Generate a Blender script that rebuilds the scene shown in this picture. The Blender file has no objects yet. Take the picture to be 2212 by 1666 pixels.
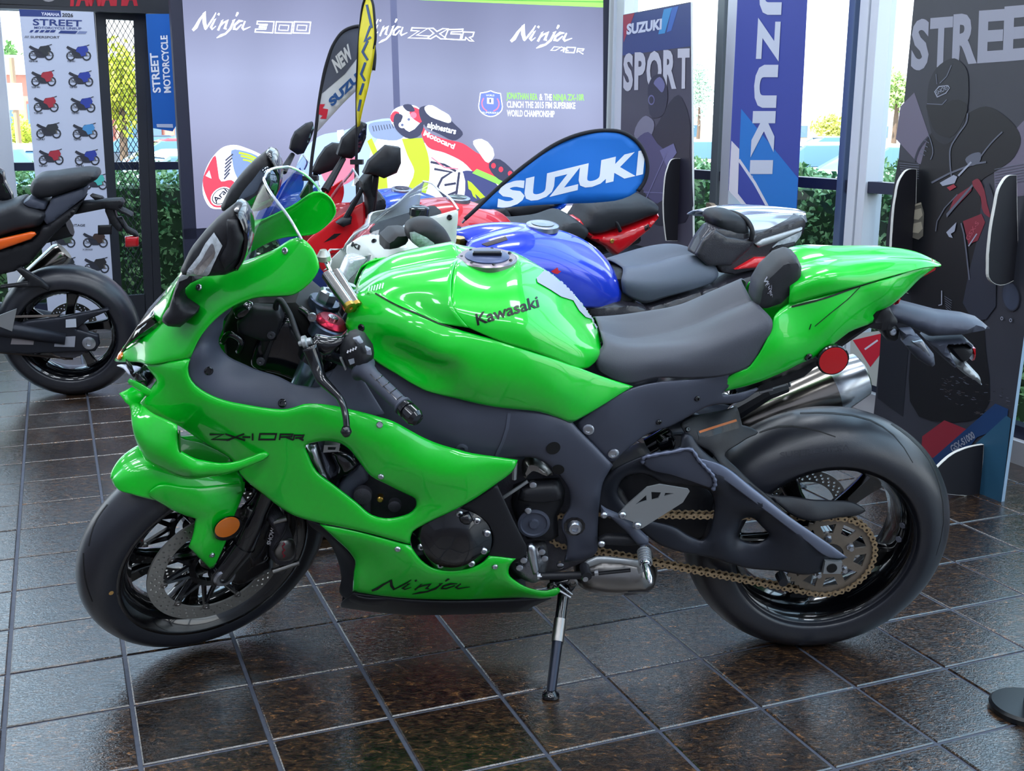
import bpy, bmesh, math, random
import numpy as np
from mathutils import Vector as V, Matrix, noise
from mathutils.geometry import delaunay_2d_cdt
from mathutils.bvhtree import BVHTree
C = bpy.context.scene.collection
SC = bpy.context.scene
rnd = random.Random(7)
FPX, PITCH, ROLL = 2415.3, .2256, .0057
S_T = .2595
CAMH = 4.82 * S_T
# ---------------------------------------------------------------- camera
_cp, _sp, _cr, _sr = math.cos(PITCH), math.sin(PITCH), math.cos(ROLL), math.sin(ROLL)
_r = V((1, 0, 0)); _u = V((0, _sp, _cp)); _d = V((0, _cp, -_sp))
CR = _r * _cr + _u * _sr; CU = _u * _cr - _r * _sr
CAM = V((0, 0, CAMH))
cd = bpy.data.cameras.new('camera'); cam = bpy.data.objects.new('camera', cd); C.objects.link(cam)
m = Matrix((CR, CU, -_d)).transposed().to_4x4(); m.translation = CAM; cam.matrix_world = m
cd.sensor_width = 36; cd.lens = FPX / 2212 * 36; cd.clip_start = .02; cd.clip_end = 400
SC.camera = cam
# ---------------------------------------------------------------- world, sun, exposure
w = bpy.data.worlds.new('sky'); SC.world = w; w.use_nodes = True
nt = w.node_tree; bg = nt.nodes['Background']
tc = nt.nodes.new('ShaderNodeTexCoord'); sx = nt.nodes.new('ShaderNodeSeparateXYZ'); rp = nt.nodes.new('ShaderNodeValToRGB')
nt.links.new(tc.outputs['Generated'], sx.inputs[0]); nt.links.new(sx.outputs['Z'], rp.inputs[0]); nt.links.new(rp.outputs[0], bg.inputs[0])
rp.color_ramp.elements[0].position = 0; rp.color_ramp.elements[0].color = (1, 1, 1, 1)
rp.color_ramp.elements[1].position = .55; rp.color_ramp.elements[1].color = (.5, .76, 1, 1)
bg.inputs[1].default_value = 3.4
sun = bpy.data.lights.new('sun', 'SUN'); sun.energy = 13.0; sun.angle = .01; sun.color = (1, .96, .9)
so = bpy.data.objects.new('sun', sun); C.objects.link(so); so.rotation_euler = V((.40, .42, -.82)).to_track_quat('-Z', 'Y').to_euler()
SC.view_settings.view_transform = 'Standard'; SC.view_settings.look = 'None'
SC.view_settings.gamma = 1; SC.view_settings.use_curve_mapping = False
SC.view_settings.exposure = 0.1
SC.cycles.use_denoising = True
SC.cycles.max_bounces = 7; SC.cycles.diffuse_bounces = 3; SC.cycles.glossy_bounces = 4; SC.cycles.transparent_max_bounces = 14; SC.cycles.transmission_bounces = 6
SC.cycles.sample_clamp_indirect = 6; SC.cycles.caustics_reflective = False; SC.cycles.caustics_refractive = False

# ---------------------------------------------------------------- geometry helpers
def ray(px, py):
    return (_d + CR * ((px - 1106) / FPX) - CU * ((py - 833) / FPX))
def hitz(px, py, z=0.):
    d = ray(px, py); return CAM + d * ((z - CAMH) / d.z)
class Fr:
    "a placed frame: X forward, Y to its left side, Z up; P turns a pixel and a side offset into a world point"
    def __init__(s, M): s.M = M; s.I = M.inverted(); s.O = M.translation; s.F = M.col[0].to_3d(); s.S = M.col[1].to_3d(); s.U = M.col[2].to_3d()
    def P(s, px, py, off=0.):
        d = ray(px, py); t = (off - s.S.dot(CAM - s.O)) / s.S.dot(d); return CAM + d * t
    def L(s, px, py, off=0.): return s.I @ s.P(px, py, off)
    def PF(s, px, py, a):
        d = ray(px, py); t = (a - s.F.dot(CAM - s.O)) / s.F.dot(d); return CAM + d * t
    def PU(s, px, py, b):
        d = ray(px, py); t = (b - s.U.dot(CAM - s.O)) / s.U.dot(d); return CAM + d * t
    def W(s, a, o, b): return s.M @ V((a, o, b))
def frame(x, y, psi, lean=0., z=0.):
    F = V((-math.cos(psi), -math.sin(psi), 0)); S0 = V((math.sin(psi), -math.cos(psi), 0)); Z = V((0, 0, 1))
    U = Z * math.cos(lean) + S0 * math.sin(lean); S = S0 * math.cos(lean) - Z * math.sin(lean)
    M = Matrix((F, S, U)).transposed().to_4x4(); M.translation = V((x, y, z)); return Fr(M)
def wallframe(x, y, ang, z=0.):
    "X along the wall, Y out of it towards the room, Z up"
    X = V((math.cos(ang), math.sin(ang), 0)); Y = V((math.sin(ang), -math.cos(ang), 0))
    M = Matrix((X, Y, V((0, 0, 1)))).transposed().to_4x4(); M.translation = V((x, y, z)); return Fr(M)

def tag(o, label=None, cat=None, group=None, kind=None):
    if label: o['label'] = label
    if cat: o['category'] = cat
    if group: o['group'] = group
    if kind: o['kind'] = kind
    return o
def thing(name, label, cat, M=None, group=None):
    o = bpy.data.objects.new(name, None); C.objects.link(o); o.empty_display_size = .05
    if M is not None: o.matrix_world = M
    return tag(o, label, cat, group)
def mats_of(o, m):
    for x in (m if isinstance(m, (list, tuple)) else [m]): o.data.materials.append(x)
def wm(o):
    M = o.matrix_basis.copy(); p = o.parent
    while p: M = p.matrix_basis @ M; p = p.parent
    return M
def mk(name, vs, fs, mat, parent=None, smooth=False, mi=None, auto=None, local=False, solid=0, bevel=0, bseg=2, sub=0, label=None, soff=-1):
    "a mesh object; vertices in world space unless local"
    me = bpy.data.meshes.new(name)
    if parent is not None and not local:
        I = wm(parent).inverted(); vs = [I @ V(v) for v in vs]
    me.from_pydata([tuple(v) for v in vs], [], [tuple(f) for f in fs])
    o = bpy.data.objects.new(name, me); C.objects.link(o); mats_of(o, mat)
    if mi is not None: me.polygons.foreach_set('material_index', mi)
    if parent is not None: o.parent = parent
    if smooth:
        me.shade_smooth()
    if sub:
        q = o.modifiers.new('s', 'SUBSURF'); q.levels = q.render_levels = sub
    if solid:
        q = o.modifiers.new('t', 'SOLIDIFY'); q.thickness = solid; q.offset = soff; q.use_even_offset = False
    if bevel:
        q = o.modifiers.new('b', 'BEVEL'); q.width = bevel; q.segments = bseg; q.limit_method = 'ANGLE'; q.angle_limit = .6
    if auto:
        me.shade_smooth(); me.set_sharp_from_angle(angle=auto)
    if label: o['label'] = label
    me.update(); return o
class MB:
    "collects shapes in world space into one mesh"
    def __init__(s): s.v = []; s.f = []; s.m = []
    def add(s, vs, fs, mi=0):
        n = len(s.v); s.v += [V(v) for v in vs]; s.f += [tuple(i + n for i in f) for f in fs]; s.m += [mi] * len(fs); return s
    def box(s, M, sx, sy, sz, mi=0, c=(0, 0, 0)):
        vs = [M @ V((c[0] + x * sx / 2, c[1] + y * sy / 2, c[2] + z * sz / 2)) for x in (-1, 1) for y in (-1, 1) for z in (-1, 1)]
        return s.add(vs, [(0, 1, 3, 2), (4, 6, 7, 5), (0, 4, 5, 1), (2, 3, 7, 6), (0, 2, 6, 4), (1, 5, 7, 3)], mi)
    def tube(s, pts, r, n=10, mi=0, cap=True, closed=False):
        pts = [V(p) for p in pts]; k = len(pts); rs = r if isinstance(r, (list, tuple)) else [r] * k
        t0 = (pts[1] - pts[0]).normalized(); nrm = t0.orthogonal().normalized(); base = len(s.v); prev = t0
        for i, p in enumerate(pts):
            if closed: t = (pts[(i + 1) % k] - pts[i - 1]).normalized()
            else: t = (pts[min(i + 1, k - 1)] - pts[max(i - 1, 0)]).normalized()
            nrm = (nrm - t * nrm.dot(t)); nrm = nrm.normalized() if nrm.length > 1e-6 else t.orthogonal().normalized()
            b = t.cross(nrm)
            for j in range(n):
                a = 2 * math.pi * j / n; s.v.append(p + (nrm * math.cos(a) + b * math.sin(a)) * rs[i])
        for i in range(k if closed else k - 1):
            for j in range(n):
                a, b_ = base + i * n + j, base + i * n + (j + 1) % n; c_, d_ = base + ((i + 1) % k) * n + (j + 1) % n, base + ((i + 1) % k) * n + j
                s.f.append((a, b_, c_, d_)); s.m.append(mi)
        if cap and not closed:
            s.f.append(tuple(base + j for j in range(n))[::-1]); s.f.append(tuple(base + (k - 1) * n + j for j in range(n))); s.m += [mi, mi]
        return s
    def lathe(s, c, ax, prof, n=32, mi=0, u=None, closed=False):
        "profile of (distance along axis, radius)"
        ax = V(ax).normalized(); c = V(c); u = V(u) if u is not None else ax.orthogonal(); u = (u - ax * u.dot(ax)).normalized(); b = ax.cross(u); base = len(s.v); k = len(prof)
        for (h, r) in prof:
            for j in range(n):
                a = 2 * math.pi * j / n; s.v.append(c + ax * h + (u * math.cos(a) + b * math.sin(a)) * r)
        for i in range(k if closed else k - 1):
            for j in range(n):
                i2 = (i + 1) % k
                s.f.append((base + i * n + j, base + i * n + (j + 1) % n, base + i2 * n + (j + 1) % n, base + i2 * n + j)); s.m.append(mi)
        if not closed:
            if prof[0][1] > 1e-5: s.f.append(tuple(base + j for j in range(n))[::-1]); s.m.append(mi)
            if prof[-1][1] > 1e-5: s.f.append(tuple(base + (k - 1) * n + j for j in range(n))); s.m.append(mi)
        return s
    def mk(s, name, mat, parent=None, **k):
        if isinstance(mat, (list, tuple)): k['mi'] = s.m
        return mk(name, s.v, s.f, mat, parent, **k)

def crs(pts, closed=False, step=None, n=None):
    "Catmull-Rom through vectors; a point given as (V, True) is a corner"
    P = [p[0] if isinstance(p, tuple) else p for p in pts]; K = [isinstance(p, tuple) and p[1] for p in pts]; N = len(P); out = []
    for i in range(N if closed else N - 1):
        p1, p2 = P[i], P[(i + 1) % N]; p0 = P[i - 1] if (i > 0 or closed) else p1; p3 = P[(i + 2) % N] if (i + 2 < N or closed) else p2
        d = (p2 - p1).length
        def tan(a, b, c, corner):
            if corner: return None
            l1, l2 = (b - a).length, (c - b).length
            if l1 < 1e-9 or l2 < 1e-9: return None
            return ((b - a) / l1 * l2 + (c - b) / l2 * l1) / (l1 + l2) * d
        m1 = tan(p0, p1, p2, K[i]); m2 = tan(p1, p2, p3, K[(i + 1) % N])
        if m1 is None: m1 = (p2 - p1) if m2 is None else (p2 - p1) * 1.5 - m2 * .5
        if m2 is None: m2 = (p2 - p1) * 1.5 - m1 * .5
        k = n or max(1, int(math.ceil(d / step)))
        for j in range(k):
            t = j / k; t2 = t * t; t3 = t2 * t
            out.append(p1 * (2 * t3 - 3 * t2 + 1) + m1 * (t3 - 2 * t2 + t) + p2 * (-2 * t3 + 3 * t2) + m2 * (t3 - t2))
    if not closed: out.append(P[-1].copy())
    return out
def resample(pts, n):
    L = [0]
    for a, b in zip(pts, pts[1:]): L.append(L[-1] + (b - a).length)
    out = []; k = 0
    for i in range(n):
        t = L[-1] * i / (n - 1)
        while k < len(L) - 2 and L[k + 1] < t: k += 1
        q = (t - L[k]) / max(L[k + 1] - L[k], 1e-9); out.append(pts[k].lerp(pts[k + 1], min(max(q, 0), 1)))
    return out
class TPS:
    def __init__(s, xy, z, lam=1e-5):
        s.xy = np.array(xy, float); s.c0 = s.xy.mean(0); s.sc = 1.; n = len(xy); A = s.K(s.xy); A[np.diag_indices(n)] += lam
        P = np.c_[np.ones(n), s.xy - s.c0]; M = np.block([[A, P], [P.T, np.zeros((3, 3))]])
        s.w = np.linalg.lstsq(M, np.r_[np.array(z, float), 0, 0, 0], rcond=None)[0]
    def K(s, q):
        d2 = ((q[:, None, :] - s.xy[None]) ** 2).sum(2); return np.where(d2 > 1e-14, .5 * d2 * np.log(np.maximum(d2, 1e-14)), 0)
    def __call__(s, q):
        q = np.atleast_2d(np.array(q, float)); return s.K(q) @ s.w[:-3] + np.c_[np.ones(len(q)), q - s.c0] @ s.w[-3:]
def inpoly(q, poly):
    "even-odd test, vectorised"
    q = np.atleast_2d(q); x, y = q[:, 0], q[:, 1]; r = np.zeros(len(q), bool); p = np.array(poly)
    for (x1, y1), (x2, y2) in zip(p, np.roll(p, -1, 0)):
        if y1 == y2: continue
        c = ((y1 > y) != (y2 > y)) & (x < (x2 - x1) * (y - y1) / (y2 - y1) + x1); r ^= c
    return r
def fill2d(loops, extra, tol=1e-7):
    "Delaunay fill of closed 2-D loops (first outer, rest holes) with extra points"
    vs = []; ed = []
    for lp in loops:
        b = len(vs); n = len(lp); vs += [V((float(a), float(c))) for a, c in lp]; ed += [(b + i, b + (i + 1) % n) for i in range(n)]
    vs += [V((float(a), float(c))) for a, c in extra]
    ov, oe, of, *_ = delaunay_2d_cdt(vs, ed, [], 0, tol)
    ov = np.array([(v.x, v.y) for v in ov]); of = [tuple(f) for f in of]
    cen = np.array([ov[list(f)].mean(0) for f in of]); k = inpoly(cen, loops[0])
    for lp in loops[1:]: k &= ~inpoly(cen, lp)
    return ov, [f for f, q in zip(of, k) if q]
def sd_to(q, loops):
    "distance of points to loops"
    best = np.full(len(q), 1e9)
    for lp in loops:
        p = np.array(lp); a = p; b = np.roll(p, -1, 0); ab = b - a; l2 = np.maximum((ab ** 2).sum(1), 1e-14)
        for i in range(0, len(q), 2000):
            qq = q[i:i + 2000]; t = np.clip(((qq[:, None] - a[None]) * ab[None]).sum(2) / l2, 0, 1)
            d = np.sqrt((((a[None] + t[..., None] * ab[None]) - qq[:, None]) ** 2).sum(2)).min(1); best[i:i + 2000] = np.minimum(best[i:i + 2000], d)
    return best
def panel(name, fr, outline, mat, parent, ctrl=(), holes=(), g=.02, step=.014, roll=.005, rw=.008, th=.004, mirror=False, label=None, bulge=0, both=True, lam=1e-5):
    """a moulded skin: outline points are (px, py, side offset[, 1 = corner]); offsets run smoothly through outline, holes and ctrl"""
    def cv(l): return [((lambda q: (q, True) if len(p) > 3 else q)(fr.L(p[0], p[1], p[2]))) for p in l]
    loops3 = [crs(cv(l), True, step) for l in [outline] + list(holes)]
    base = [fr.L(*p[:3]) for l in [outline] + list(holes) for p in l] + [fr.L(*p[:3]) for p in ctrl]
    tps = TPS([(p.x, p.z) for p in base], [p.y for p in base], lam)
    loops = [[(p.x, p.z) for p in l] for l in loops3]
    o = np.array(loops[0]); lo, hi = o.min(0), o.max(0)
    gx, gy = np.meshgrid(np.arange(lo[0], hi[0], g), np.arange(lo[1], hi[1], g)); gx = gx + (np.arange(gx.shape[0]) % 2)[:, None] * g / 2
    q = np.c_[gx.ravel(), gy.ravel()]; k = inpoly(q, loops[0])
    for lp in loops[1:]: k &= ~inpoly(q, lp)
    q = q[k]; ds = sd_to(q, loops); q = q[ds > max(rw * 2.2, g * .45)]
    ins = []
    if roll:
        for lp in loops:
            p = np.array(lp); t = np.roll(p, -1, 0) - np.roll(p, 1, 0); nn = np.c_[-t[:, 1], t[:, 0]]; nn /= np.maximum(np.linalg.norm(nn, axis=1), 1e-9)[:, None]
            for d in (rw * .35, rw, rw * 2):
                for sgn in (1, -1):
                    c = p + nn * d * sgn; kk = inpoly(c, loops[0])
                    for l2 in loops[1:]: kk &= ~inpoly(c, l2)
                    c = c[kk]
                    if len(c): c = c[sd_to(c, loops) > d * .93]; ins.append(c)
    ex = np.vstack([q] + ins) if ins else q
    ov, of = fill2d(loops, ex)
    off = tps(ov); dd = sd_to(ov, loops)
    if roll: off = off - roll * np.exp(-(dd / rw) * 1.6)
    if bulge: off = off + bulge * (1 - np.exp(-dd / .05))
    vs = [fr.M @ V((a, b, c)) for (a, c), b in zip(ov, off)]
    # orientation: faces towards +S
    f0 = of[0]; n = (vs[f0[1]] - vs[f0[0]]).cross(vs[f0[2]] - vs[f0[0]])
    if n.dot(fr.S) < 0: of = [f[::-1] for f in of]
    ob = mk(name, vs, of, mat, parent, smooth=True, solid=th, label=label)
    if mirror: mirrored(ob, fr, parent, mirror if isinstance(mirror, str) else None)
    return ob
def mirrored(ob, fr, parent, label=None):
    I = fr.I @ wm(parent); B = I.inverted()
    vs = []
    for v in ob.data.vertices:
        q = I @ v.co; q.y = -q.y; vs.append(B @ q)
    o = mk(ob.name.split('.')[0], vs, [tuple(p.vertices)[::-1] for p in ob.data.polygons], list(ob.data.materials), parent, local=True, smooth=ob.data.polygons[0].use_smooth, mi=[p.material_index for p in ob.data.polygons])
    for q in ob.modifiers:
        if q.type in ('SOLIDIFY', 'BEVEL', 'SUBSURF'):
            r = o.modifiers.new(q.name, q.type)
            if q.type == 'SOLIDIFY': r.thickness = q.thickness; r.offset = q.offset; r.use_even_offset = False
            elif q.type == 'BEVEL': r.width = q.width; r.segments = q.segments; r.limit_method = 'ANGLE'; r.angle_limit = .6
            else: r.levels = r.render_levels = q.levels
    return o
def loft(name, fr, rows, mat, parent, n=28, m=6, mirror=True, th=.004, closed_ends=False, label=None, sub=0, world=False):
    """rows run from the first (usually the centre line, off 0) to the last edge; every row is (px, py, off) points front to back"""
    R = []
    for r in rows:
        R.append(resample(crs([fr.L(*p[:3]) if not world else fr.I @ V(p) for p in r], False, n=8), n))
    grid = []
    cols = [crs([R[i][j] for i in range(len(R))], False, n=m) for j in range(n)]
    k = len(cols[0]); vs = []; fs = []
    if mirror:
        full = []
        for c in cols:
            c = [V((p.x, p.y, p.z)) for p in c]; c[0].y = 0
            full.append([V((p.x, -p.y, p.z)) for p in c[:0:-1]] + c)
        k = len(full[0])
    else: full = cols
    for c in full: vs += [fr.M @ p for p in c]
    for j in range(n - 1):
        for i in range(k - 1): fs.append((j * k + i, j * k + i + 1, (j + 1) * k + i + 1, (j + 1) * k + i))
    if closed_ends:
        fs.append(tuple(range(k))[::-1]); fs.append(tuple((n - 1) * k + i for i in range(k)))
    f = fs[(n // 2) * (k - 1) + k // 2]
    nn = (vs[f[1]] - vs[f[0]]).cross(vs[f[2]] - vs[f[0]])
    if nn.dot(fr.U + fr.S * .5) < 0: fs = [x[::-1] for x in fs]
    return mk(name, vs, fs, mat, parent, smooth=True, solid=th, sub=sub, label=label)
def slab(name, fr, outline, o0, o1, mat, parent, puff=.0, step=.012, g=.015, round_=.01, label=None, holes=(), bevel=0, flat=False, mirror=False, sm=False):
    "a solid between side offsets o0 (far) and o1 (near); pixels are read at o1; puff swells both faces, rounding the rim"
    def cv(l): return [((lambda q: (q, True) if (len(p) > 2 or not sm) else q)(fr.L(p[0], p[1], o1))) for p in l]
    loops = [[(p.x, p.z) for p in crs(cv(l), True, step)] for l in [outline] + list(holes)]
    o = np.array(loops[0]); lo, hi = o.min(0), o.max(0); ex = np.zeros((0, 2))
    if puff or not flat:
        gx, gy = np.meshgrid(np.arange(lo[0], hi[0], g), np.arange(lo[1], hi[1], g)); q = np.c_[gx.ravel(), gy.ravel()]; k = inpoly(q, loops[0])
        for lp in loops[1:]: k &= ~inpoly(q, lp)
        q = q[k]; q = q[sd_to(q, loops) > g * .4] if len(q) else q; ins = [q]
        p = np.array(loops[0]); t = np.roll(p, -1, 0) - np.roll(p, 1, 0); nn = np.c_[-t[:, 1], t[:, 0]]; nn /= np.maximum(np.linalg.norm(nn, axis=1), 1e-9)[:, None]
        for d in (round_ * .2, round_ * .6):
            for sg in (1, -1):
                c = p + nn * d * sg; c = c[inpoly(c, loops[0])]
                if len(c): ins.append(c[sd_to(c, loops) > d * .9])
        ex = np.vstack(ins)
    ov, of = fill2d(loops, ex); dd = sd_to(ov, loops); mid = (o0 + o1) / 2; h = (o1 - o0) / 2
    if flat: prof = np.full(len(ov), h)
    else:
        t = np.clip(dd / round_, 0, 1); prof = h * (.45 + .55 * np.sqrt(1 - (1 - t) ** 2)) + puff * (1 - np.exp(-dd / (np.max(dd) * .5 + 1e-6)))
    n = len(ov); vs = [fr.M @ V((a, mid + p_, c)) for (a, c), p_ in zip(ov, prof)] + [fr.M @ V((a, mid - p_, c)) for (a, c), p_ in zip(ov, prof)]
    f0 = of[0]; nn = (vs[f0[1]] - vs[f0[0]]).cross(vs[f0[2]] - vs[f0[0]])
    if nn.dot(fr.S) < 0: of = [f[::-1] for f in of]
    fs = list(of) + [tuple(i + n for i in f)[::-1] for f in of]
    es = {}
    for f in of:
        for a, b in zip(f, f[1:] + f[:1]): es[(a, b)] = 1
    for (a, b) in es:
        if (b, a) not in es: fs.append((b, a, a + n, b + n))
    ob = mk(name, vs, fs, mat, parent, auto=.7, bevel=bevel, label=label)
    if mirror: mirrored(ob, fr, parent)
    return ob
def bvh(*obs):
    vs = []; fs = []
    for o in obs:
        M = wm(o); b = len(vs); vs += [M @ v.co for v in o.data.vertices]; fs += [tuple(b + i for i in p.vertices) for p in o.data.polygons]
    return BVHTree.FromPolygons(vs, fs)
def cast(tree, px, py, eps=.0012):
    d = ray(px, py).normalized(); h, n, i, t = tree.ray_cast(CAM, d)
    if h is None: return None, None
    if n.dot(d) > 0: n = -n
    return h + n * eps, n
def ctr(px): return px

# lettering ---------------------------------------------------------------
_tx = {}
def text2d(s, bold=0., space=1., res=3):
    k = (s, bold, space, res)
    if k in _tx: return _tx[k]
    cu = bpy.data.curves.new('t', 'FONT'); cu.body = s; cu.size = 1; cu.offset = bold; cu.resolution_u = res; cu.space_character = space; cu.fill_mode = 'FRONT'
    o = bpy.data.objects.new('t', cu); C.objects.link(o); dg = bpy.context.evaluated_depsgraph_get(); me = o.evaluated_get(dg).to_mesh()
    vs = np.array([(v.co.x, v.co.y) for v in me.vertices]) if len(me.vertices) else np.zeros((0, 2)); fs = [tuple(p.vertices) for p in me.polygons]
    o.evaluated_get(dg).to_mesh_clear(); bpy.data.objects.remove(o); bpy.data.curves.remove(cu)
    if len(vs):
        x0 = vs[:, 0].min(); vs[:, 0] = (vs[:, 0] - x0) / (vs[:, 0].max() - x0); vs[:, 1] /= .73
    _tx[k] = (vs, fs); return _tx[k]
def text_px(s, p0, p1, up, **k):
    "2-D pixels of a line of lettering from p0 to p1 (baseline) with cap height vector up"
    vs, fs = text2d(s, **k)
    return [(p0[0] + x * (p1[0] - p0[0]) + y * up[0], p0[1] + x * (p1[1] - p0[1]) + y * up[1]) for x, y in vs], fs
def stroke_px(pts, w, closed=False):
    "a brush stroke of varying width in pixels -> quads; pts (x,y) or (x,y,w)"
    P = [V((p[0], p[1], 0)) for p in pts]; W = [(p[2] if len(p) > 2 else w) for p in pts]; vs = []; fs = []; n = len(P)
    for i in range(n):
        a, b = (P[i - 1] if (i or closed) else P[0]), (P[(i + 1) % n] if (i < n - 1 or closed) else P[-1]); t1 = (P[i] - a); t2 = (b - P[i])
        t1 = t1.normalized() if t1.length > 0 else t2.normalized(); t2 = t2.normalized() if t2.length > 0 else t1
        t = (t1 + t2).normalized() if (t1 + t2).length > 1e-6 else t1; nn = V((-t.y, t.x, 0)); k = min(1 / max(nn.dot(V((-t1.y, t1.x, 0))), .5), 1.8)
        for s in (1, -1): q = P[i] + nn * W[i] / 2 * k * s; vs.append((q.x, q.y))
    for i in range(n if closed else n - 1): j = (i + 1) % n; fs.append((2 * i, 2 * i + 1, 2 * j + 1, 2 * j))
    return vs, fs
def poly_px(pts, fine=None):
    "filled polygon in pixels (optionally with interior points every fine px so that it can follow a curved surface)"
    ex = np.zeros((0, 2))
    if fine:
        p = []
        for (a, b) in zip(pts, pts[1:] + pts[:1]):
            k = max(1, int(math.hypot(b[0] - a[0], b[1] - a[1]) / fine)); p += [(a[0] + (b[0] - a[0]) * t / k, a[1] + (b[1] - a[1]) * t / k) for t in range(k)]
        pts = p; o = np.array(pts); gx, gy = np.meshgrid(np.arange(o[:, 0].min(), o[:, 0].max(), fine), np.arange(o[:, 1].min(), o[:, 1].max(), fine))
        q = np.c_[gx.ravel(), gy.ravel()]; q = q[inpoly(q, pts)]; ex = q[sd_to(q, [pts]) > fine * .4] if len(q) else ex
    ov, of = fill2d([pts], ex, 1e-4); return [tuple(v) for v in ov], of
def ell_px(cx, cy, rx, ry, n=24, rot=0):
    c, s = math.cos(rot), math.sin(rot); return [(cx + rx * math.cos(t) * c - ry * math.sin(t) * s, cy + rx * math.cos(t) * s + ry * math.sin(t) * c) for t in [2 * math.pi * i / n for i in range(n)]]
def sm_px(pts, n=5, closed=True):
    return [(p.x, p.y) for p in crs([(V((p[0], p[1], 0)), True) if len(p) > 2 else V((p[0], p[1], 0)) for p in pts], closed, n=n)]
def refine(vs, fs, mx=8):
    vs = [tuple(v) for v in vs]; tri = [(f[0], f[i], f[i + 1]) for f in fs for i in range(1, len(f) - 1)]
    for _ in range(4):
        mid = {}; out = []; done = True
        def m(a, b):
            k = (min(a, b), max(a, b))
            if k not in mid: mid[k] = len(vs); vs.append(((vs[a][0] + vs[b][0]) / 2, (vs[a][1] + vs[b][1]) / 2))
            return mid[k]
        for a, b, c in tri:
            L = max(math.hypot(vs[i][0] - vs[j][0], vs[i][1] - vs[j][1]) for i, j in ((a, b), (b, c), (c, a)))
            if L > mx: x, y, z = m(a, b), m(b, c), m(c, a); out += [(a, x, z), (x, b, y), (z, y, c), (x, y, z)]; done = False
            else: out.append((a, b, c))
        tri = out
        if done: break
    return vs, tri
def decal(name, tree, shapes, mat, parent, eps=.0012, label=None):
    "thin marks lying on a surface; shapes = [(pixel verts, faces)]"
    mb = MB()
    for vs, fs in shapes:
        vs, fs = refine(vs, fs)
        h = [cast(tree, x, y, eps)[0] for x, y in vs]; fs = [f for f in fs if all(h[i] is not None for i in f)]
        dmax = [max((h[f[0]] - h[i]).length for i in f) for f in fs]
        fs = [f for f, d in zip(fs, dmax) if d < .25]
        mb.add([q if q is not None else V((0, 0, 0)) for q in h], fs)
    used = sorted({i for f in mb.f for i in f}); ix = {u: k for k, u in enumerate(used)}
    if not used: return None
    vs = [mb.v[i] for i in used]; fs = [tuple(ix[i] for i in f) for f in mb.f]
    return mk(name, vs, fs, mat, parent, label=label, solid=.0004, soff=0)
def bolt_at(tree, px, py, r, mat, parent, h=.004, name='bolt', ax=None, label=None):
    p, n = cast(tree, px, py, 0)
    if p is None: return None
    a = V(ax) if ax is not None else n; mb = MB()
    mb.lathe(p - a * .004, a, [(0, r), (.004 + h * .5, r), (.004 + h, r * .75), (.004 + h, r * .45), (.004 + h * .4, r * .4), (.004 + h * .4, 0)], 12)
    return mb.mk(name, mat, parent, auto=.6, label=label)
class Print:
    "flat printed matter on the plane of a wallframe, at depth off; everything given in pixels"
    def __init__(s, fr, off): s.fr = fr; s.off = off; s.mb = MB(); s.mats = []; s.k = 0
    def mi(s, m):
        if m not in s.mats: s.mats.append(m)
        return s.mats.index(m)
    def add(s, vf, m, lift=1):
        s.k += 1
        s.mb.add([s.fr.P(x, y, s.off + .0007 * lift + .00001 * s.k) for x, y in vf[0]], vf[1], s.mi(m)); return s
    def poly(s, pts, m, lift=1): return s.add(poly_px(pts), m, lift)
    def ell(s, cx, cy, rx, ry, m, lift=1, rot=0, n=20): return s.poly(ell_px(cx, cy, rx, ry, n, rot), m, lift)
    def line(s, pts, w, m, lift=2, closed=False): return s.add(stroke_px(pts, w, closed), m, lift)
    def text(s, t, p0, p1, up, m, lift=2, **k): return s.add(text_px(t, p0, p1, up, **k), m, lift)
    def mk(s, name, parent, label=None):
        # one side only, turned to the room
        fs = []
        for f in s.mb.f:
            n = (s.mb.v[f[1]] - s.mb.v[f[0]]).cross(s.mb.v[f[2]] - s.mb.v[f[0]]); fs.append(f if n.dot(s.fr.S) > 0 else f[::-1])
        s.mb.f = fs; return s.mb.mk(name, s.mats, parent, label=label)

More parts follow.
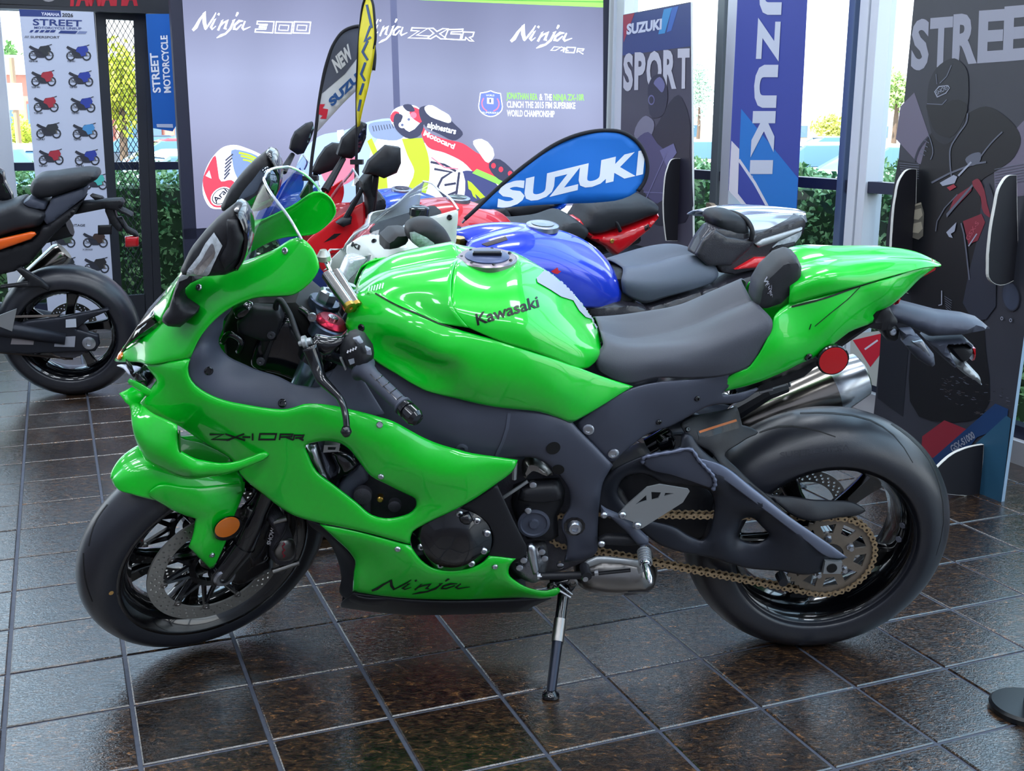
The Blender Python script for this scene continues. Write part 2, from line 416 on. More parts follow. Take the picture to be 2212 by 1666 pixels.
# ---------------------------------------------------------------- materials
def lin(c):
    if isinstance(c, str): c = [int(c[i:i + 2], 16) / 255 for i in (0, 2, 4)]
    return tuple((x / 12.92 if x <= .04045 else ((x + .055) / 1.055) ** 2.4) for x in c[:3]) + (1,)
_mats = {}
def mat(name, col='808080', rough=.5, metal=0., coat=0., spec=.5, em=None, es=0., trans=0., ior=1.45, noise_=None, bump=0., bscale=200., coatr=.03, alpha=1., flake=0, sheen=0):
    if name in _mats: return _mats[name]
    m = bpy.data.materials.new(name); m.use_nodes = True; nt = m.node_tree; b = nt.nodes['Principled BSDF']; c = lin(col)
    b.inputs['Base Color'].default_value = c; b.inputs['Roughness'].default_value = rough; b.inputs['Metallic'].default_value = metal
    b.inputs['Coat Weight'].default_value = coat; b.inputs['Coat Roughness'].default_value = coatr; b.inputs['Specular IOR Level'].default_value = spec; b.inputs['IOR'].default_value = ior
    b.inputs['Transmission Weight'].default_value = trans; b.inputs['Alpha'].default_value = alpha
    if sheen: b.inputs['Sheen Weight'].default_value = sheen
    if em: b.inputs['Emission Color'].default_value = lin(em); b.inputs['Emission Strength'].default_value = es
    tc = nt.nodes.new('ShaderNodeTexCoord')
    if noise_:
        sc, amt = noise_[:2]; nz = nt.nodes.new('ShaderNodeTexNoise'); nz.inputs['Scale'].default_value = sc; nz.inputs['Detail'].default_value = 6
        nt.links.new(tc.outputs['Object'], nz.inputs['Vector']); mx = nt.nodes.new('ShaderNodeMix'); mx.data_type = 'RGBA'
        mx.inputs['A'].default_value = tuple(x * (1 - amt) for x in c[:3]) + (1,); mx.inputs['B'].default_value = tuple(min(1, x * (1 + amt)) for x in c[:3]) + (1,)
        nt.links.new(nz.outputs['Fac'], mx.inputs['Factor']); nt.links.new(mx.outputs['Result'], b.inputs['Base Color'])
    if bump:
        nz = nt.nodes.new('ShaderNodeTexNoise'); nz.inputs['Scale'].default_value = bscale; nz.inputs['Detail'].default_value = 3; bp = nt.nodes.new('ShaderNodeBump'); bp.inputs['Strength'].default_value = bump; bp.inputs['Distance'].default_value = .002
        nt.links.new(tc.outputs['Object'], nz.inputs['Vector']); nt.links.new(nz.outputs['Fac'], bp.inputs['Height']); nt.links.new(bp.outputs[0], b.inputs['Normal'])
    _mats[name] = m; return m
green = mat('green_paint', '00c928', .28, coat=1, noise_=(3, .02))
dgreen = mat('dark_green_inner', '026a12', .35, coat=.6)
blk = mat('black_plastic', '15161c', .5, bump=.15, bscale=900)
blkg = mat('black_gloss', '0b0c12', .18, coat=.6)
gry = mat('grey_moulded_plastic', '474c5b', .48, bump=.1, bscale=900)
frm = mat('frame_satin_grey', '4a4e5c', .38, metal=.35, bump=.05, bscale=700)
arm_m = mat('swingarm_satin_black', '2a2d36', .36, metal=.4, bump=.05, bscale=700)
alu = mat('aluminium', 'b8bcc4', .28, metal=1)
alus = mat('satin_aluminium', 'a9adb0', .45, metal=.8)
chrome = mat('chrome', 'd8dce4', .1, metal=1)
steel = mat('brushed_steel', '8d8a88', .3, metal=1, noise_=(30, .15))
steeld = mat('cast_metal', '4e4e56', .5, metal=.5, noise_=(60, .3), bump=.4, bscale=300)
gold = mat('gold_chain', 'b09878', .4, metal=.6, noise_=(80, .2))
goldb = mat('gold_anodised', 'c9a050', .3, metal=1)
rubber = mat('tyre_rubber', '20222a', .33, spec=.75, bump=.1, bscale=500, noise_=(20, .15))
rimm = mat('gloss_black_rim', '06070c', .16, metal=.3, coat=1)
seatm = mat('seat_vinyl', '484b55', .5, bump=.25, bscale=1200)
seatb = mat('seat_vinyl_black', '24262c', .5, bump=.25, bscale=1200)
discm = mat('disc_steel', '9c9a96', .35, metal=.6, noise_=(40, .12))
sprk = mat('sprocket_steel', '857a6e', .42, metal=.5, noise_=(60, .2))
redm = mat('red_lens', 'c0101c', .12, coat=1)
amber = mat('amber_reflector', 'e07408', .12, coat=1)
clear = mat('clear_lens', 'c4ccd4', .2, metal=.1, coat=.6, noise_=(120, .45))
black_ink = mat('black_ink', '0a0a10', .3)
white_ink = mat('white_ink', 'f0f0f6', .4)
hole_m = mat('deep_black', '040406', .6)
redano = mat('red_anodised', 'a02038', .25, metal=.8)
padm = mat('tank_pad', '9aa0ae', .4)
glass_m = bpy.data.materials.new('clear_screen'); glass_m.use_nodes = True
def thin_glass(m, tint, refl=.08, rough=.02, k=.85):
    nt = m.node_tree; nt.nodes.clear(); o = nt.nodes.new('ShaderNodeOutputMaterial'); t = nt.nodes.new('ShaderNodeBsdfTransparent'); g = nt.nodes.new('ShaderNodeBsdfGlossy'); x = nt.nodes.new('ShaderNodeMixShader')
    lw = nt.nodes.new('ShaderNodeLayerWeight'); lw.inputs[0].default_value = .5; pw = nt.nodes.new('ShaderNodeMath'); pw.operation = 'POWER'; pw.inputs[1].default_value = 5; nt.links.new(lw.outputs['Facing'], pw.inputs[0]); ma = nt.nodes.new('ShaderNodeMath'); ma.operation = 'MULTIPLY_ADD'; ma.inputs[1].default_value = k; ma.inputs[2].default_value = refl + .03
    nt.links.new(pw.outputs[0], ma.inputs[0]); cl = nt.nodes.new('ShaderNodeClamp'); nt.links.new(ma.outputs[0], cl.inputs[0])
    t.inputs[0].default_value = lin(tint); g.inputs['Roughness'].default_value = rough
    nt.links.new(cl.outputs[0], x.inputs[0]); nt.links.new(t.outputs[0], x.inputs[1]); nt.links.new(g.outputs[0], x.inputs[2]); nt.links.new(x.outputs[0], o.inputs[0]); return m
thin_glass(glass_m, 'e6eaee', .0, k=.4)
tint_m = thin_glass(bpy.data.materials.new('tinted_screen') if False else (lambda m: (setattr(m, 'use_nodes', True), m)[1])(bpy.data.materials.new('tinted_screen')), 'a0a4aa', .05)
pane_m = thin_glass((lambda m: (setattr(m, 'use_nodes', True), m)[1])(bpy.data.materials.new('window_glass')), 'f2f6f8', .0)
# ================================================================ ROOM
YAW = .385
def back(c): return wallframe(0, c, YAW)
RANG = -math.atan(2.475)
def right(k): return wallframe(0, k, RANG)
KX, KY = .243, 8.398
room = wallframe(KX, KY, YAW)          # X along the back wall (negative = left), Y towards the camera
RW, RD, RH = 8.6, 13., 4.8
def rbox(name, x0, x1, y0, y1, z0, z1, m, parent=None, kind='structure', **k):
    mb = MB(); mb.box(room.M, x1 - x0, y1 - y0, z1 - z0, c=((x0 + x1) / 2, (y0 + y1) / 2, (z0 + z1) / 2)); o = mb.mk(name, m, parent, **k)
    if kind: o['kind'] = kind
    return o
# floor ----------------------------------------------------------
def tile_material():
    m = bpy.data.materials.new('slate_tile'); m.use_nodes = True; nt = m.node_tree; N = nt.nodes; Lk = nt.links; b = N['Principled BSDF']
    g = N.new('ShaderNodeNewGeometry'); oi = N.new('ShaderNodeObjectInfo')
    mp = N.new('ShaderNodeMapping'); mp.inputs['Rotation'].default_value = (0, 0, -.35); mp.inputs['Scale'].default_value = (1, 1.8, 1); Lk.new(g.outputs['Position'], mp.inputs['Vector'])
    n1 = N.new('ShaderNodeTexNoise'); n1.inputs['Scale'].default_value = 40; n1.inputs['Detail'].default_value = 8; n1.inputs['Roughness'].default_value = .65; n1.inputs['Distortion'].default_value = 1.2; Lk.new(mp.outputs[0], n1.inputs['Vector'])
    cr_ = N.new('ShaderNodeValToRGB'); e = cr_.color_ramp.elements; e[0].position = .33; e[0].color = lin('0a0809'); e[1].position = .72; e[1].color = lin('96683c')
    for p, c in ((.43, '1c1615'), (.53, '36281f'), (.62, '5a4029')): q = e.new(p); q.color = lin(c)
    Lk.new(n1.outputs['Fac'], cr_.inputs[0])
    hs = N.new('ShaderNodeHueSaturation'); ma = N.new('ShaderNodeMapRange'); ma.inputs[3].default_value = .6; ma.inputs[4].default_value = 1.15; Lk.new(oi.outputs['Random'], ma.inputs[0]); Lk.new(ma.outputs[0], hs.inputs['Value']); Lk.new(cr_.outputs[0], hs.inputs['Color'])
    Lk.new(hs.outputs[0], b.inputs['Base Color'])
    n2 = N.new('ShaderNodeTexNoise'); n2.inputs['Scale'].default_value = 95; n2.inputs['Detail'].default_value = 4; n2.inputs['Distortion'].default_value = 1.5; Lk.new(mp.outputs[0], n2.inputs['Vector'])
    bp = N.new('ShaderNodeBump'); bp.inputs['Strength'].default_value = .5; bp.inputs['Distance'].default_value = .002; Lk.new(n2.outputs['Fac'], bp.inputs['Height']); Lk.new(bp.outputs[0], b.inputs['Normal'])
    b.inputs['Roughness'].default_value = .16; b.inputs['Specular IOR Level'].default_value = .8; b.inputs['IOR'].default_value = 1.6; b.inputs['Coat Weight'].default_value = .6; b.inputs['Coat Roughness'].default_value = .06; Lk.new(bp.outputs[0], b.inputs['Coat Normal'])
    return m
tile_m = tile_material()
grout_m = mat('grout', '4b4f5c', .7, noise_=(60, .3))
floor = rbox('floor', -RW, 0, 0, RD, -.12, -.004, grout_m)
c_, s_ = math.cos(YAW), math.sin(YAW)
def tile_mesh():
    h = S_T / 2 - .0045; b = .0025; vs = []; fs = []
    for z, k in ((-.012, h), (-b, h), (0, h - b)):
        vs += [(-k, -k, z), (k, -k, z), (k, k, z), (-k, k, z)]
    for r in (0, 4):
        for i in range(4): fs.append((r + i, r + (i + 1) % 4, r + 4 + (i + 1) % 4, r + 4 + i))
    fs.append((8, 9, 10, 11)); return vs, fs
tv, tf = tile_mesh(); tiles = []
for i in range(-40, 60):
    for j in range(-60, 60):
        u, v = i + .5, j + .5
        x = S_T * (-4.1582 + u * c_ - v * s_); y = S_T * (8.318 + u * s_ + v * c_)
        q = room.I @ V((x, y, 0))
        if not (-RW + .1 < q.x < -.02 and .05 < q.y < RD - .1): continue
        p = V((x, y, 0)) - CAM; dep = p.dot(_d)
        inv = dep > .3 and abs(p.dot(CR) / dep * FPX) < 1106 + 260 and -833 - 150 < -p.dot(CU) / dep * FPX < 833 + 330
        tiles.append((0 if inv else 1, dep, x, y))
tiles.sort(); proto = None; tk = 0; tmb = MB()
for k, (iv, dep, x, y) in enumerate(tiles):
    if not iv and tk < 298:
        M = Matrix.Rotation(YAW, 4, 'Z'); M.translation = V((x, y, rnd.uniform(-.0005, .0003)))
        M = M @ Matrix.Rotation(rnd.uniform(-.003, .003), 4, 'X') @ Matrix.Rotation(rnd.uniform(-.003, .003), 4, 'Y')
        if proto is None: proto = mk('floor_tile', tv, tf, tile_m, None, local=True); o = proto
        else: o = proto.copy(); C.objects.link(o)
        o.parent = floor; o.matrix_basis = M; tk += 1
    else:
        M = Matrix.Rotation(YAW, 4, 'Z'); M.translation = V((x, y, 0)); tmb.add([M @ V(v) for v in tv], tf)
tag(tmb.mk('floor_tiles_beyond', tile_m, floor), kind='stuff')
# ceiling; light panels added out of view to light the bike from the camera side -----------------------------------------------
white_w = mat('wall_paint', 'b9bcc4', .8)
ceil = rbox('ceiling', -RW, 0, 0, RD, RH, RH + .1, mat('ceiling_board', 'c4c8d0', .8))
lampm = mat('added_light_panel', 'ffffff', .5, em='e8f0ff', es=5)
def area(name, M, sx, sy, e, col=(1, 1, 1), portal=False):
    l = bpy.data.lights.new(name, 'AREA'); l.shape = 'RECTANGLE'; l.size = sx; l.size_y = sy; l.energy = e; l.color = col
    o = bpy.data.objects.new(name, l); C.objects.link(o); o.matrix_world = M; return o
LAMP = []
for gx in (-7, -4.9, -2.8, -.9):
    for gy in (1.6, 4.2, 6.6, 8.6, 10.8):
        fxt = thing('added_ceiling_light', 'added ceiling light panel, out of the frame, lighting the motorcycles from the camera side', 'light', None, 'added ceiling light panels')
        mb = MB(); mb.box(room.M, 1.22, .62, .04, c=(gx, gy, RH - .02)); mb.mk('added_fixture_frame', mat('added_lamp_frame', 'd0d0d0', .5), fxt)
        mb = MB(); mb.box(room.M, 1.14, .54, .012, c=(gx, gy, RH - .044)); mb.mk('added_diffuser', lampm, fxt)
        M = Matrix.Translation(room.M @ V((gx, gy, RH - .06))) @ Matrix.Rotation(YAW, 4, 'Z'); a = area('panel_glow', M, 1.1, .5, 22, (.86, .93, 1)); LAMP.append(a)
# walls --------------------------------------------------------------
wd = mat('wall_interior', '9a9ca6', .8)
rbox('wall_left', -RW - .12, -RW, 0, RD, -.12, RH, wd)
rbox('wall_front', -RW, 0, RD, RD + .12, -.12, RH, wd)
HZ = 4.3
wb = rbox('wall_back', -RW, 0, -.14, 0, HZ, RH, wd)
wr = rbox('wall_right', 0, .14, 0, RD, HZ, RH, wd)
dark_al = mat('dark_window_frame', '30354a', .4, metal=.4)
white_al = mat('white_window_frame', 'd5dae4', .4)
curb_m = mat('curb', 'b9bac0', .6)
rbox('baseboard_back', -RW, 0, -.12, .02, -.12, .09, curb_m)
rbox('baseboard_right', -.02, .12, .02, RD, -.12, .09, curb_m)
def px_on(fr, px, py=300): return (fr.I @ fr.P(px, py, 0)).x
def window(name, fr, xs0, xs1, mull, bars, parentkind='structure'):
    "frame along X of fr from xs0 to xs1; mull = [(x, width, mat)], bars = [(z, height)]"
    mb = MB(); mb.box(fr.M, xs1 - xs0, .06, .05, c=((xs0 + xs1) / 2, -.05, .115)); mb.box(fr.M, xs1 - xs0, .06, .06, c=((xs0 + xs1) / 2, -.05, HZ - .03))
    w = mb.mk(name, dark_al); w['kind'] = 'structure'
    for x, wd_, mm in mull:
        b = MB(); b.box(fr.M, wd_, .1, HZ - .1, c=(x, -.04, HZ / 2 + .05)); b.mk('mullion', mm, w, bevel=.004)
    for z, h in bars:
        b = MB(); b.box(fr.M, xs1 - xs0, .07, h, c=((xs0 + xs1) / 2, -.04, z)); b.mk('transom', dark_al, w)
    ms = sorted([xs0] + [x for x, *_ in mull] + [xs1])
    for a, b_ in zip(ms, ms[1:]):
        if b_ - a < .15: continue
        for z0, z1 in ((.14, bars[0][0]), (bars[0][0], HZ - .06)):
            q_ = [fr.W(x_, -.06, z_) for x_, z_ in ((a, z0), (b_, z0), (b_, z1), (a, z1))]; p = MB(); p.add(q_, [(0, 1, 2, 3)]); p.mk('pane', pane_m, w)
    return w
fb = back(8.3); fw = right(9.0)
bx = lambda p, y=300: px_on(fb, p, y)
kb = (fb.I @ V((KX, KY, 0))).x
window('window_1', fb, kb - RW, kb, [(bx(6), .10, white_al), (bx(225), .05, dark_al), (bx(410), .08, dark_al), (bx(700), .08, dark_al), (kb - .05, .1, white_al)], [(1.005, .05)])
kr = (fw.I @ V((KX, KY, 0))).x
rx = lambda p, y=300: px_on(fw, p, y)
window('window_2', fw, kr, kr + RD, [(rx(1310), .16, white_al), (rx(1336), .10, white_al), (rx(1548), .07, mat('column_grey', '737c80', .5)), (rx(1572), .09, white_al), (rx(1824), .045, mat('mullion_blue_grey', '5f7090', .4, metal=.4)), (rx(1850), .06, white_al), (rx(1872), .05, white_al), (rx(2190), .08, white_al), (rx(2190) + 1.3, .08, white_al), (rx(2190) + 2.6, .08, white_al), (rx(2190) + 3.9, .08, white_al)], [(1.005, .05)])

# low cabinet in the corner
cbn = thing('low_cabinet', 'low dark cabinet with a pale top edge in the back corner behind the motorcycles', 'cabinet', fw.M)
xa, xb = rx(1335), rx(1506, 500)
for nm, z0, z1, d_, m_ in (('cabinet_body', .0, .60, .14, mat('cabinet_slate', '3c4254', .5)), ('cabinet_top', .60, .635, .16, mat('cabinet_top_pale', 'c4cad4', .4))):
    mb = MB(); mb.box(fw.M, xb - xa, d_, z1 - z0, c=((xa + xb) / 2, .04 + d_ / 2, (z0 + z1) / 2)); mb.mk(nm, m_, cbn, bevel=.004)
# ================================================================ WHEEL KIT
def ang_pts(r, n, a0=0): return [(r * math.cos(a0 + 2 * math.pi * i / n), r * math.sin(a0 + 2 * math.pi * i / n)) for i in range(n)]
def plate(name, fr, ca, cb, off, loops, th, mat_, parent, label=None, bevel=0):
    "flat plate in the plane of fr at side offset off with holes; loops in metres around (ca, cb)"
    ov, of = fill2d(loops, np.zeros((0, 2)), 1e-6); vs = [fr.W(ca + a, off, cb + b) for a, b in ov]
    f0 = of[0]; n = (vs[f0[1]] - vs[f0[0]]).cross(vs[f0[2]] - vs[f0[0]])
    if n.dot(fr.S) < 0: of = [f[::-1] for f in of]
    return mk(name, vs, of, mat_, parent, solid=th, soff=0, label=label, bevel=bevel)
def tyre(fr, ca, cb, R, W, crown, parent, bead=.219, n=96):
    P = []; hw = W / 2
    for k in range(-10, 11):
        t = k / 10 * math.pi / 2; P.append((hw * math.sin(t), R - crown + crown * math.cos(t)))
    sidewall = [(hw * .985, R - crown - .016), (hw * .93, R - crown - .03), (hw * .87, bead + .012), (hw * .86, bead)]
    prof = [(-a, b) for a, b in sidewall[::-1]] + P + sidewall
    prof += [(hw * .8, bead - .006), (hw * .7, bead + .02), (0, R - crown), (-hw * .7, bead + .02), (-hw * .8, bead - .006)]
    mb = MB(); mb.lathe(fr.W(ca, 0, cb), fr.S, prof, n, closed=True); return mb.mk('tyre', rubber, parent, smooth=True)
def rim(fr, ca, cb, W, parent, nsp=5, a0=.3, r=.219, n=72, m=None, hub=.05, hw_=.05, yspoke=False):
    m = m or rimm; h = W / 2 * .86; mb = MB()
    mb.lathe(fr.W(ca, 0, cb), fr.S, [(h + .006, r - .004), (h + .008, r + .006), (h + .002, r + .01), (h - .008, r), (h - .02, r - .012), (h * .5, r - .028), (0, r - .03), (-h * .5, r - .028), (-h + .02, r - .012), (-h + .008, r), (-h - .002, r + .01), (-h - .008, r + .006), (-h - .006, r - .004), (-h + .015, r - .02), (-h * .5, r - .036), (0, r - .038), (h * .5, r - .036), (h - .015, r - .02)], n, closed=True)
    o = mb.mk('rim', m, parent, smooth=True)
    mb = MB(); mb.lathe(fr.W(ca, 0, cb), fr.S, [(-hw_, hub * .7), (-hw_ * .9, hub), (0, hub * .85), (hw_ * .9, hub), (hw_, hub * .7)], 28); mb.mk('wheel_hub', m, parent, auto=.6)
    for k in range(nsp):
        a = a0 + 2 * math.pi * k / nsp
        arms = [(0, 0)] if not yspoke else [(.17, 1), (-.17, 1)]
        mb = MB()
        for da, _ in arms:
            pts = []
            for t in (0, .25, .5, .75, 1):
                rr = hub * .8 + (r - .03 - hub * .8) * t; aa = a + da * t ** 1.3 + (.10 * t if not yspoke else 0); w2 = (.026 - .009 * math.sin(t * math.pi) + .006 * t) * (1 if not yspoke else .62); d = .019 - .004 * t
                u = V((math.cos(aa), 0, math.sin(aa))); tq = V((-math.sin(aa), 0, math.cos(aa)))
                c = V((ca, 0, cb)) + u * rr; pts.append([fr.M @ (c + tq * (w2 * x) + V((0, d * y, 0))) for x, y in ((-1, -.5), (-.7, -1), (.7, -1), (1, -.5), (1, .5), (.7, 1), (-.7, 1), (-1, .5))])
            b = []; f = []
            for r_ in pts: b += r_
            for i in range(4):
                for j in range(8): f.append((i * 8 + j, i * 8 + (j + 1) % 8, i * 8 + 8 + (j + 1) % 8, i * 8 + 8 + j))
            mb.add(b, f)
        mb.mk('spoke', m, parent, auto=.7)
    return o
def brake_disc(fr, ca, cb, off, ro, ri, parent, nh=44, dark=False, carrier=True, nb=10, m=None):
    loops = [ang_pts(ro, 96), ang_pts(ri, 72)]
    for k in range(nh):
        for q, rr in enumerate((ro - .009, (ro + ri) / 2, ri + .009)):
            a = 2 * math.pi * (k + q * .37) / nh; loops.append([(rr * math.cos(a) + x, rr * math.sin(a) + y) for x, y in ang_pts(.0034, 6)])
    d = plate('brake_disc', fr, ca, cb, off, loops, .005, m or discm, parent)
    if carrier:
        arms = MB(); s = 1
        for k in range(nb):
            for da in (-.2, .2):
                a1 = 2 * math.pi * k / nb; a2 = a1 + da * 1.4; p = [fr.W(ca + ri * .99 * math.cos(a1), off - .004, cb + ri * .99 * math.sin(a1)), fr.W(ca + .06 * math.cos(a2), off - .012, cb + .06 * math.sin(a2))]; arms.tube(p, [.006, .007], 6)
        arms.lathe(fr.W(ca, off - .01, cb), fr.S, [(-.004, .05), (.006, .052), (.008, .066), (-.002, .068)], 40, closed=True); arms.mk('disc_carrier', blkg, d)
        for k in range(nb):
            a = 2 * math.pi * k / nb; mb = MB(); mb.lathe(fr.W(ca + (ri - .001) * math.cos(a), off + .002, cb + (ri - .001) * math.sin(a)), fr.S, [(0, .0085), (.003, .008), (.004, .004), (.002, .003), (.002, 0)], 12); mb.mk('disc_bobbin', steel, d, auto=.7)
    return d
# ================================================================ GREEN MOTORCYCLE
G = frame(.7306, 2.6301, .0564, .2201)
bike = thing('sport_motorcycle', 'bright green sport motorcycle leaning on its side stand on the tiled floor in front', 'motorcycle', G.M)
BZ = .318
_cf = G.W(1.4528, 0, .296); _ax = (G.U * math.cos(math.radians(25)) - G.F * math.sin(math.radians(25))).normalized()
R_ = Matrix.Rotation(.5712, 3, _ax)
M2 = Matrix((R_ @ G.F, R_ @ G.S, R_ @ G.U)).transposed().to_4x4(); M2.translation = _cf; H = Fr(M2)   # steered front end, origin at the front axle
FAX = (R_ @ _ax)                                                              # fork axis
# wheels
def subthing(name, parent, label=None):
    o = bpy.data.objects.new(name, None); C.objects.link(o); o.parent = parent; o.empty_display_size = .03
    if label: o['label'] = label
    return o
rw = subthing('rear_wheel', bike); fwh = subthing('front_wheel', bike)
rt = tyre(G, 0, BZ, .3202, .19, .075, rw); rim(G, 0, BZ, .19, rw, 5, .95, .229)
ft = tyre(H, 0, 0, .298, .12, .05, fwh); rim(H, 0, 0, .12, fwh, 5, .15, .222, hub=.035, hw_=.055, yspoke=True)
T = bvh(rt)
gro = []
for p in ([(1728, 893), (1800, 893), (1880, 908), (1930, 940), (1972, 1000)], [(1640, 935), (1680, 922), (1740, 925), (1805, 944)], [(1925, 916), (1965, 945), (2005, 990), (2030, 1050), (2038, 1130), (2022, 1200)], [(1615, 915), (1660, 898), (1700, 888)], [(1512, 1330), (1560, 1365)]):
    gro.append(stroke_px([(q[0], q[1], 4.2 - abs(i - 2) * .5) for i, q in enumerate(sm_px(p, 6, False)[::3])], 3))
decal('tread_groove', T, gro, hole_m, rt, .0003)
decal('sidewall_lettering', T, [text_px('SUPERCORSA', (1686, 990), (1838, 972), (-2, -13), bold=.01)], mat('raised_rubber', '2c2d34', .7), rt, .0006)
T = bvh(ft)
decal('tread_groove', T, [stroke_px(sm_px(p, 5, False)[::2], 2.5) for p in ([(232, 1090), (205, 1130), (192, 1180)], [(180, 1195), (186, 1260), (200, 1300)])], hole_m, ft, .0003)
mb = MB(); c = cast(T, 240, 1281, .0006); mb.lathe(c[0], c[1], [(0, .0055), (.0006, .0055), (.0006, 0)], 12); mb.mk('paint_dot', mat('dot_tan', 'b08850', .6), ft)
brake_disc(H, 0, 0, .068, .165, .128, fwh); brake_disc(H, 0, 0, -.068, .165, .128, fwh)
brake_disc(G, 0, BZ, -.095, .11, .078, rw, nh=30, carrier=False)
mb = MB(); mb.lathe(H.W(0, -.11, 0), H.S, [(0, .014), (.2, .014)], 16); mb.mk('front_axle', steeld, fwh)
mb = MB(); mb.lathe(H.W(0, .1, 0), H.S, [(0, .026), (.012, .026), (.016, .022), (.016, .014), (.006, .012), (.006, 0)], 24); mb.mk('axle_nut', alu, fwh, auto=.6)
mb = MB(); q = H.P(279, 1228, .0); mb.tube([q, q - H.U * .028 + H.S * .01], [.004, .006], 8); mb.mk('valve_stem', chrome, fwh)
T = bvh(rw.children[1])
# balance weights
for p in ((1950, 1135), (1942, 1165)):
    mb = MB(); c, n = cast(bvh(*[o for o in rw.children if o.name.startswith('rim')]), *p, 0)
    if c is not None: mb.lathe(c, n, [(0, .008), (.003, .008), (.003, 0)], 6); mb.mk('balance_weight', mat('lead', '6e7280', .6), rw)
# fork
for s, cap in ((1, True), (-1, False)):
    base = H.W(.0, .1 * s, .0) + FAX * .0
    off = H.W(-.03, .1 * s, .02)
    top = off + FAX * .60
    mb = MB(); mb.lathe(off + FAX * .02, FAX, [(0, .02), (.02, .027), (.11, .027), (.13, .024), (.14, .0225), (.26, .0225)], 24); mb.mk('fork_slider', blkg, bike, auto=.6)
    mb = MB(); mb.lathe(off + FAX * .27, FAX, [(0, .028), (.012, .029), (.012, .027), (.18, .027), (.19, .029), (.36, .029)], 24); mb.mk('fork_tube', blkg, bike, auto=.6)
    mb = MB(); mb.lathe(H.W(-.0, .085 * s, 0), H.S * s, [(0, .03), (.02, .03), (.024, .024)], 20); mb.tube([H.W(0, .095 * s, 0), off + FAX * .06], [.026, .03], 12); mb.mk('fork_foot', blkg, bike, auto=.6)
# caliper and fork lettering
def hb(name, px, py, off, sa, so_, sb, m, parent, fr=H, rot=0, bevel=.003, label=None):
    "small box centred on a pixel at a side offset, axes of fr, turned by rot in its plane"
    c = fr.P(px, py, off); M = Matrix.Translation(c) @ fr.M.to_3x3().to_4x4() @ Matrix.Rotation(rot, 4, 'Y'); b = MB(); b.box(M, sa, so_, sb); return b.mk(name, m, parent, bevel=bevel, label=label)
cal = subthing('brake_caliper', bike)
slab('caliper_body', H, [(585, 1125), (612, 1118), (628, 1140), (640, 1180), (645, 1200), (630, 1222), (600, 1225), (588, 1190), (598, 1165)], .05, .125, steeld, cal, puff=.004, sm=True)
slab('caliper_bridge', H, [(596, 1190), (612, 1170), (632, 1168), (640, 1190), (634, 1210), (606, 1214)], .12, .135, steel, cal, puff=.003, sm=True)
decal('caliper_lettering', bvh(cal.children[1]), [stroke_px([(612 + 3 * math.sin(i * 2.), 1172 + i * 4) for i in range(9)], 2.4)], mat('red_ink', 'a03040', .4), cal.children[1])
for q in ([(588, 1235), (645, 1215)], [(590, 1128), (618, 1120)]): mb = MB(); mb.tube([H.P(*q[0], .12), H.P(*q[1], .125)], .007, 10); mb.mk('caliper_bolt', steel, cal, auto=.7)
slab('caliper_bracket', H, [(500, 1190), (520, 1150), (560, 1130), (600, 1150), (592, 1235), (560, 1250), (520, 1268), (500, 1262)], .07, .1, blkg, bike, puff=.003)
tb = MB(); tb.tube(crs([H.P(616, 1112, .12), H.P(618, 1140, .13), H.P(606, 1165, .135), H.P(588, 1190, .13)], n=6), .0025, 6); tb.mk('brake_sensor_wire', blk, bike)
fk = MB(); fk.lathe(H.P(558, 1140, .118), H.S, [(0, .001), (.001, 0)], 4)
sl = slab('fork_guard', H, [(536, 1100), (575, 1105), (600, 1128), (580, 1215), (545, 1230), (530, 1180)], .085, .108, blkg, bike, puff=.002)
decal('fork_lettering', bvh(sl), [text_px('SHOWA', (584, 1178), (596, 1134), (-9, -3), bold=.03)], white_ink, sl)
slab('fork_label', H, [(547, 1118), (570, 1120), (566, 1155), (545, 1158)], .105, .109, mat('label_grey', '5a5a68', .5), bike, flat=True)
# fender
fen = panel('front_fender', H, [(322, 1070, .07), (352, 1093, .08), (395, 1115, .094), (424, 1124, .105, 1), (420, 1152, .11), (409, 1185, .112, 1), (456, 1233, .115, 1), (464, 1229, .115, 1), (490, 1174, .115), (510, 1113, .11, 1), (528, 1066, .1), (532, 1044, .097, 1), (470, 1052, .1), (400, 1056, .094), (345, 1052, .078)], green, bike, ctrl=[(440, 1100, .112), (440, 1180, .118)], g=.016)
fen2 = panel('front_fender', H, [(330, 1075, .08), (395, 1115, .1), (424, 1124, .105), (420, 1152, .11), (409, 1185, .112, 1), (456, 1233, .115), (464, 1229, .115), (490, 1174, .115), (508, 1113, .11, 1), (532, 1060, .1), (460, 1060, .09), (380, 1055, .08)], green, bike, mirror=True); bpy.data.objects.remove(fen2)
# fender crown over the tyre
rows = [[(241, 1036, 0), (250, 1024, 0), (270, 1006, 0), (305, 989, 0), (400, 985, 0), (510, 992, 0)], [(241, 1037, .004), (252, 1034, .014), (272, 1024, .024), (312, 1012, .036), (405, 1012, .055), (515, 1014, .06)], [(242, 1040, .007), (255, 1049, .024), (277, 1048, .038), (322, 1046, .056), (415, 1046, .08), (524, 1034, .088)], [(243, 1043, .008), (258, 1060, .029), (280, 1067, .045), (330, 1080, .068), (410, 1092, .098), (530, 1062, .1)]]
loft('fender_crown', H, rows, green, bike, n=30, m=6)
mb = MB(); mb.lathe(H.P(491, 1139, .118), H.S, [(0, .032), (.008, .032), (.009, .029)], 28); rr = mb.mk('reflector_housing', blkg, bike, auto=.6)
mb = MB(); mb.lathe(H.P(491, 1139, .127), H.S, [(0, .0285), (.0015, .028), (.002, 0)], 28); mb.mk('reflector', amber, rr, auto=.6, label='round amber side reflector')
T = bvh(fen); bolt_at(T, 458, 1199, .0065, alu, bike)
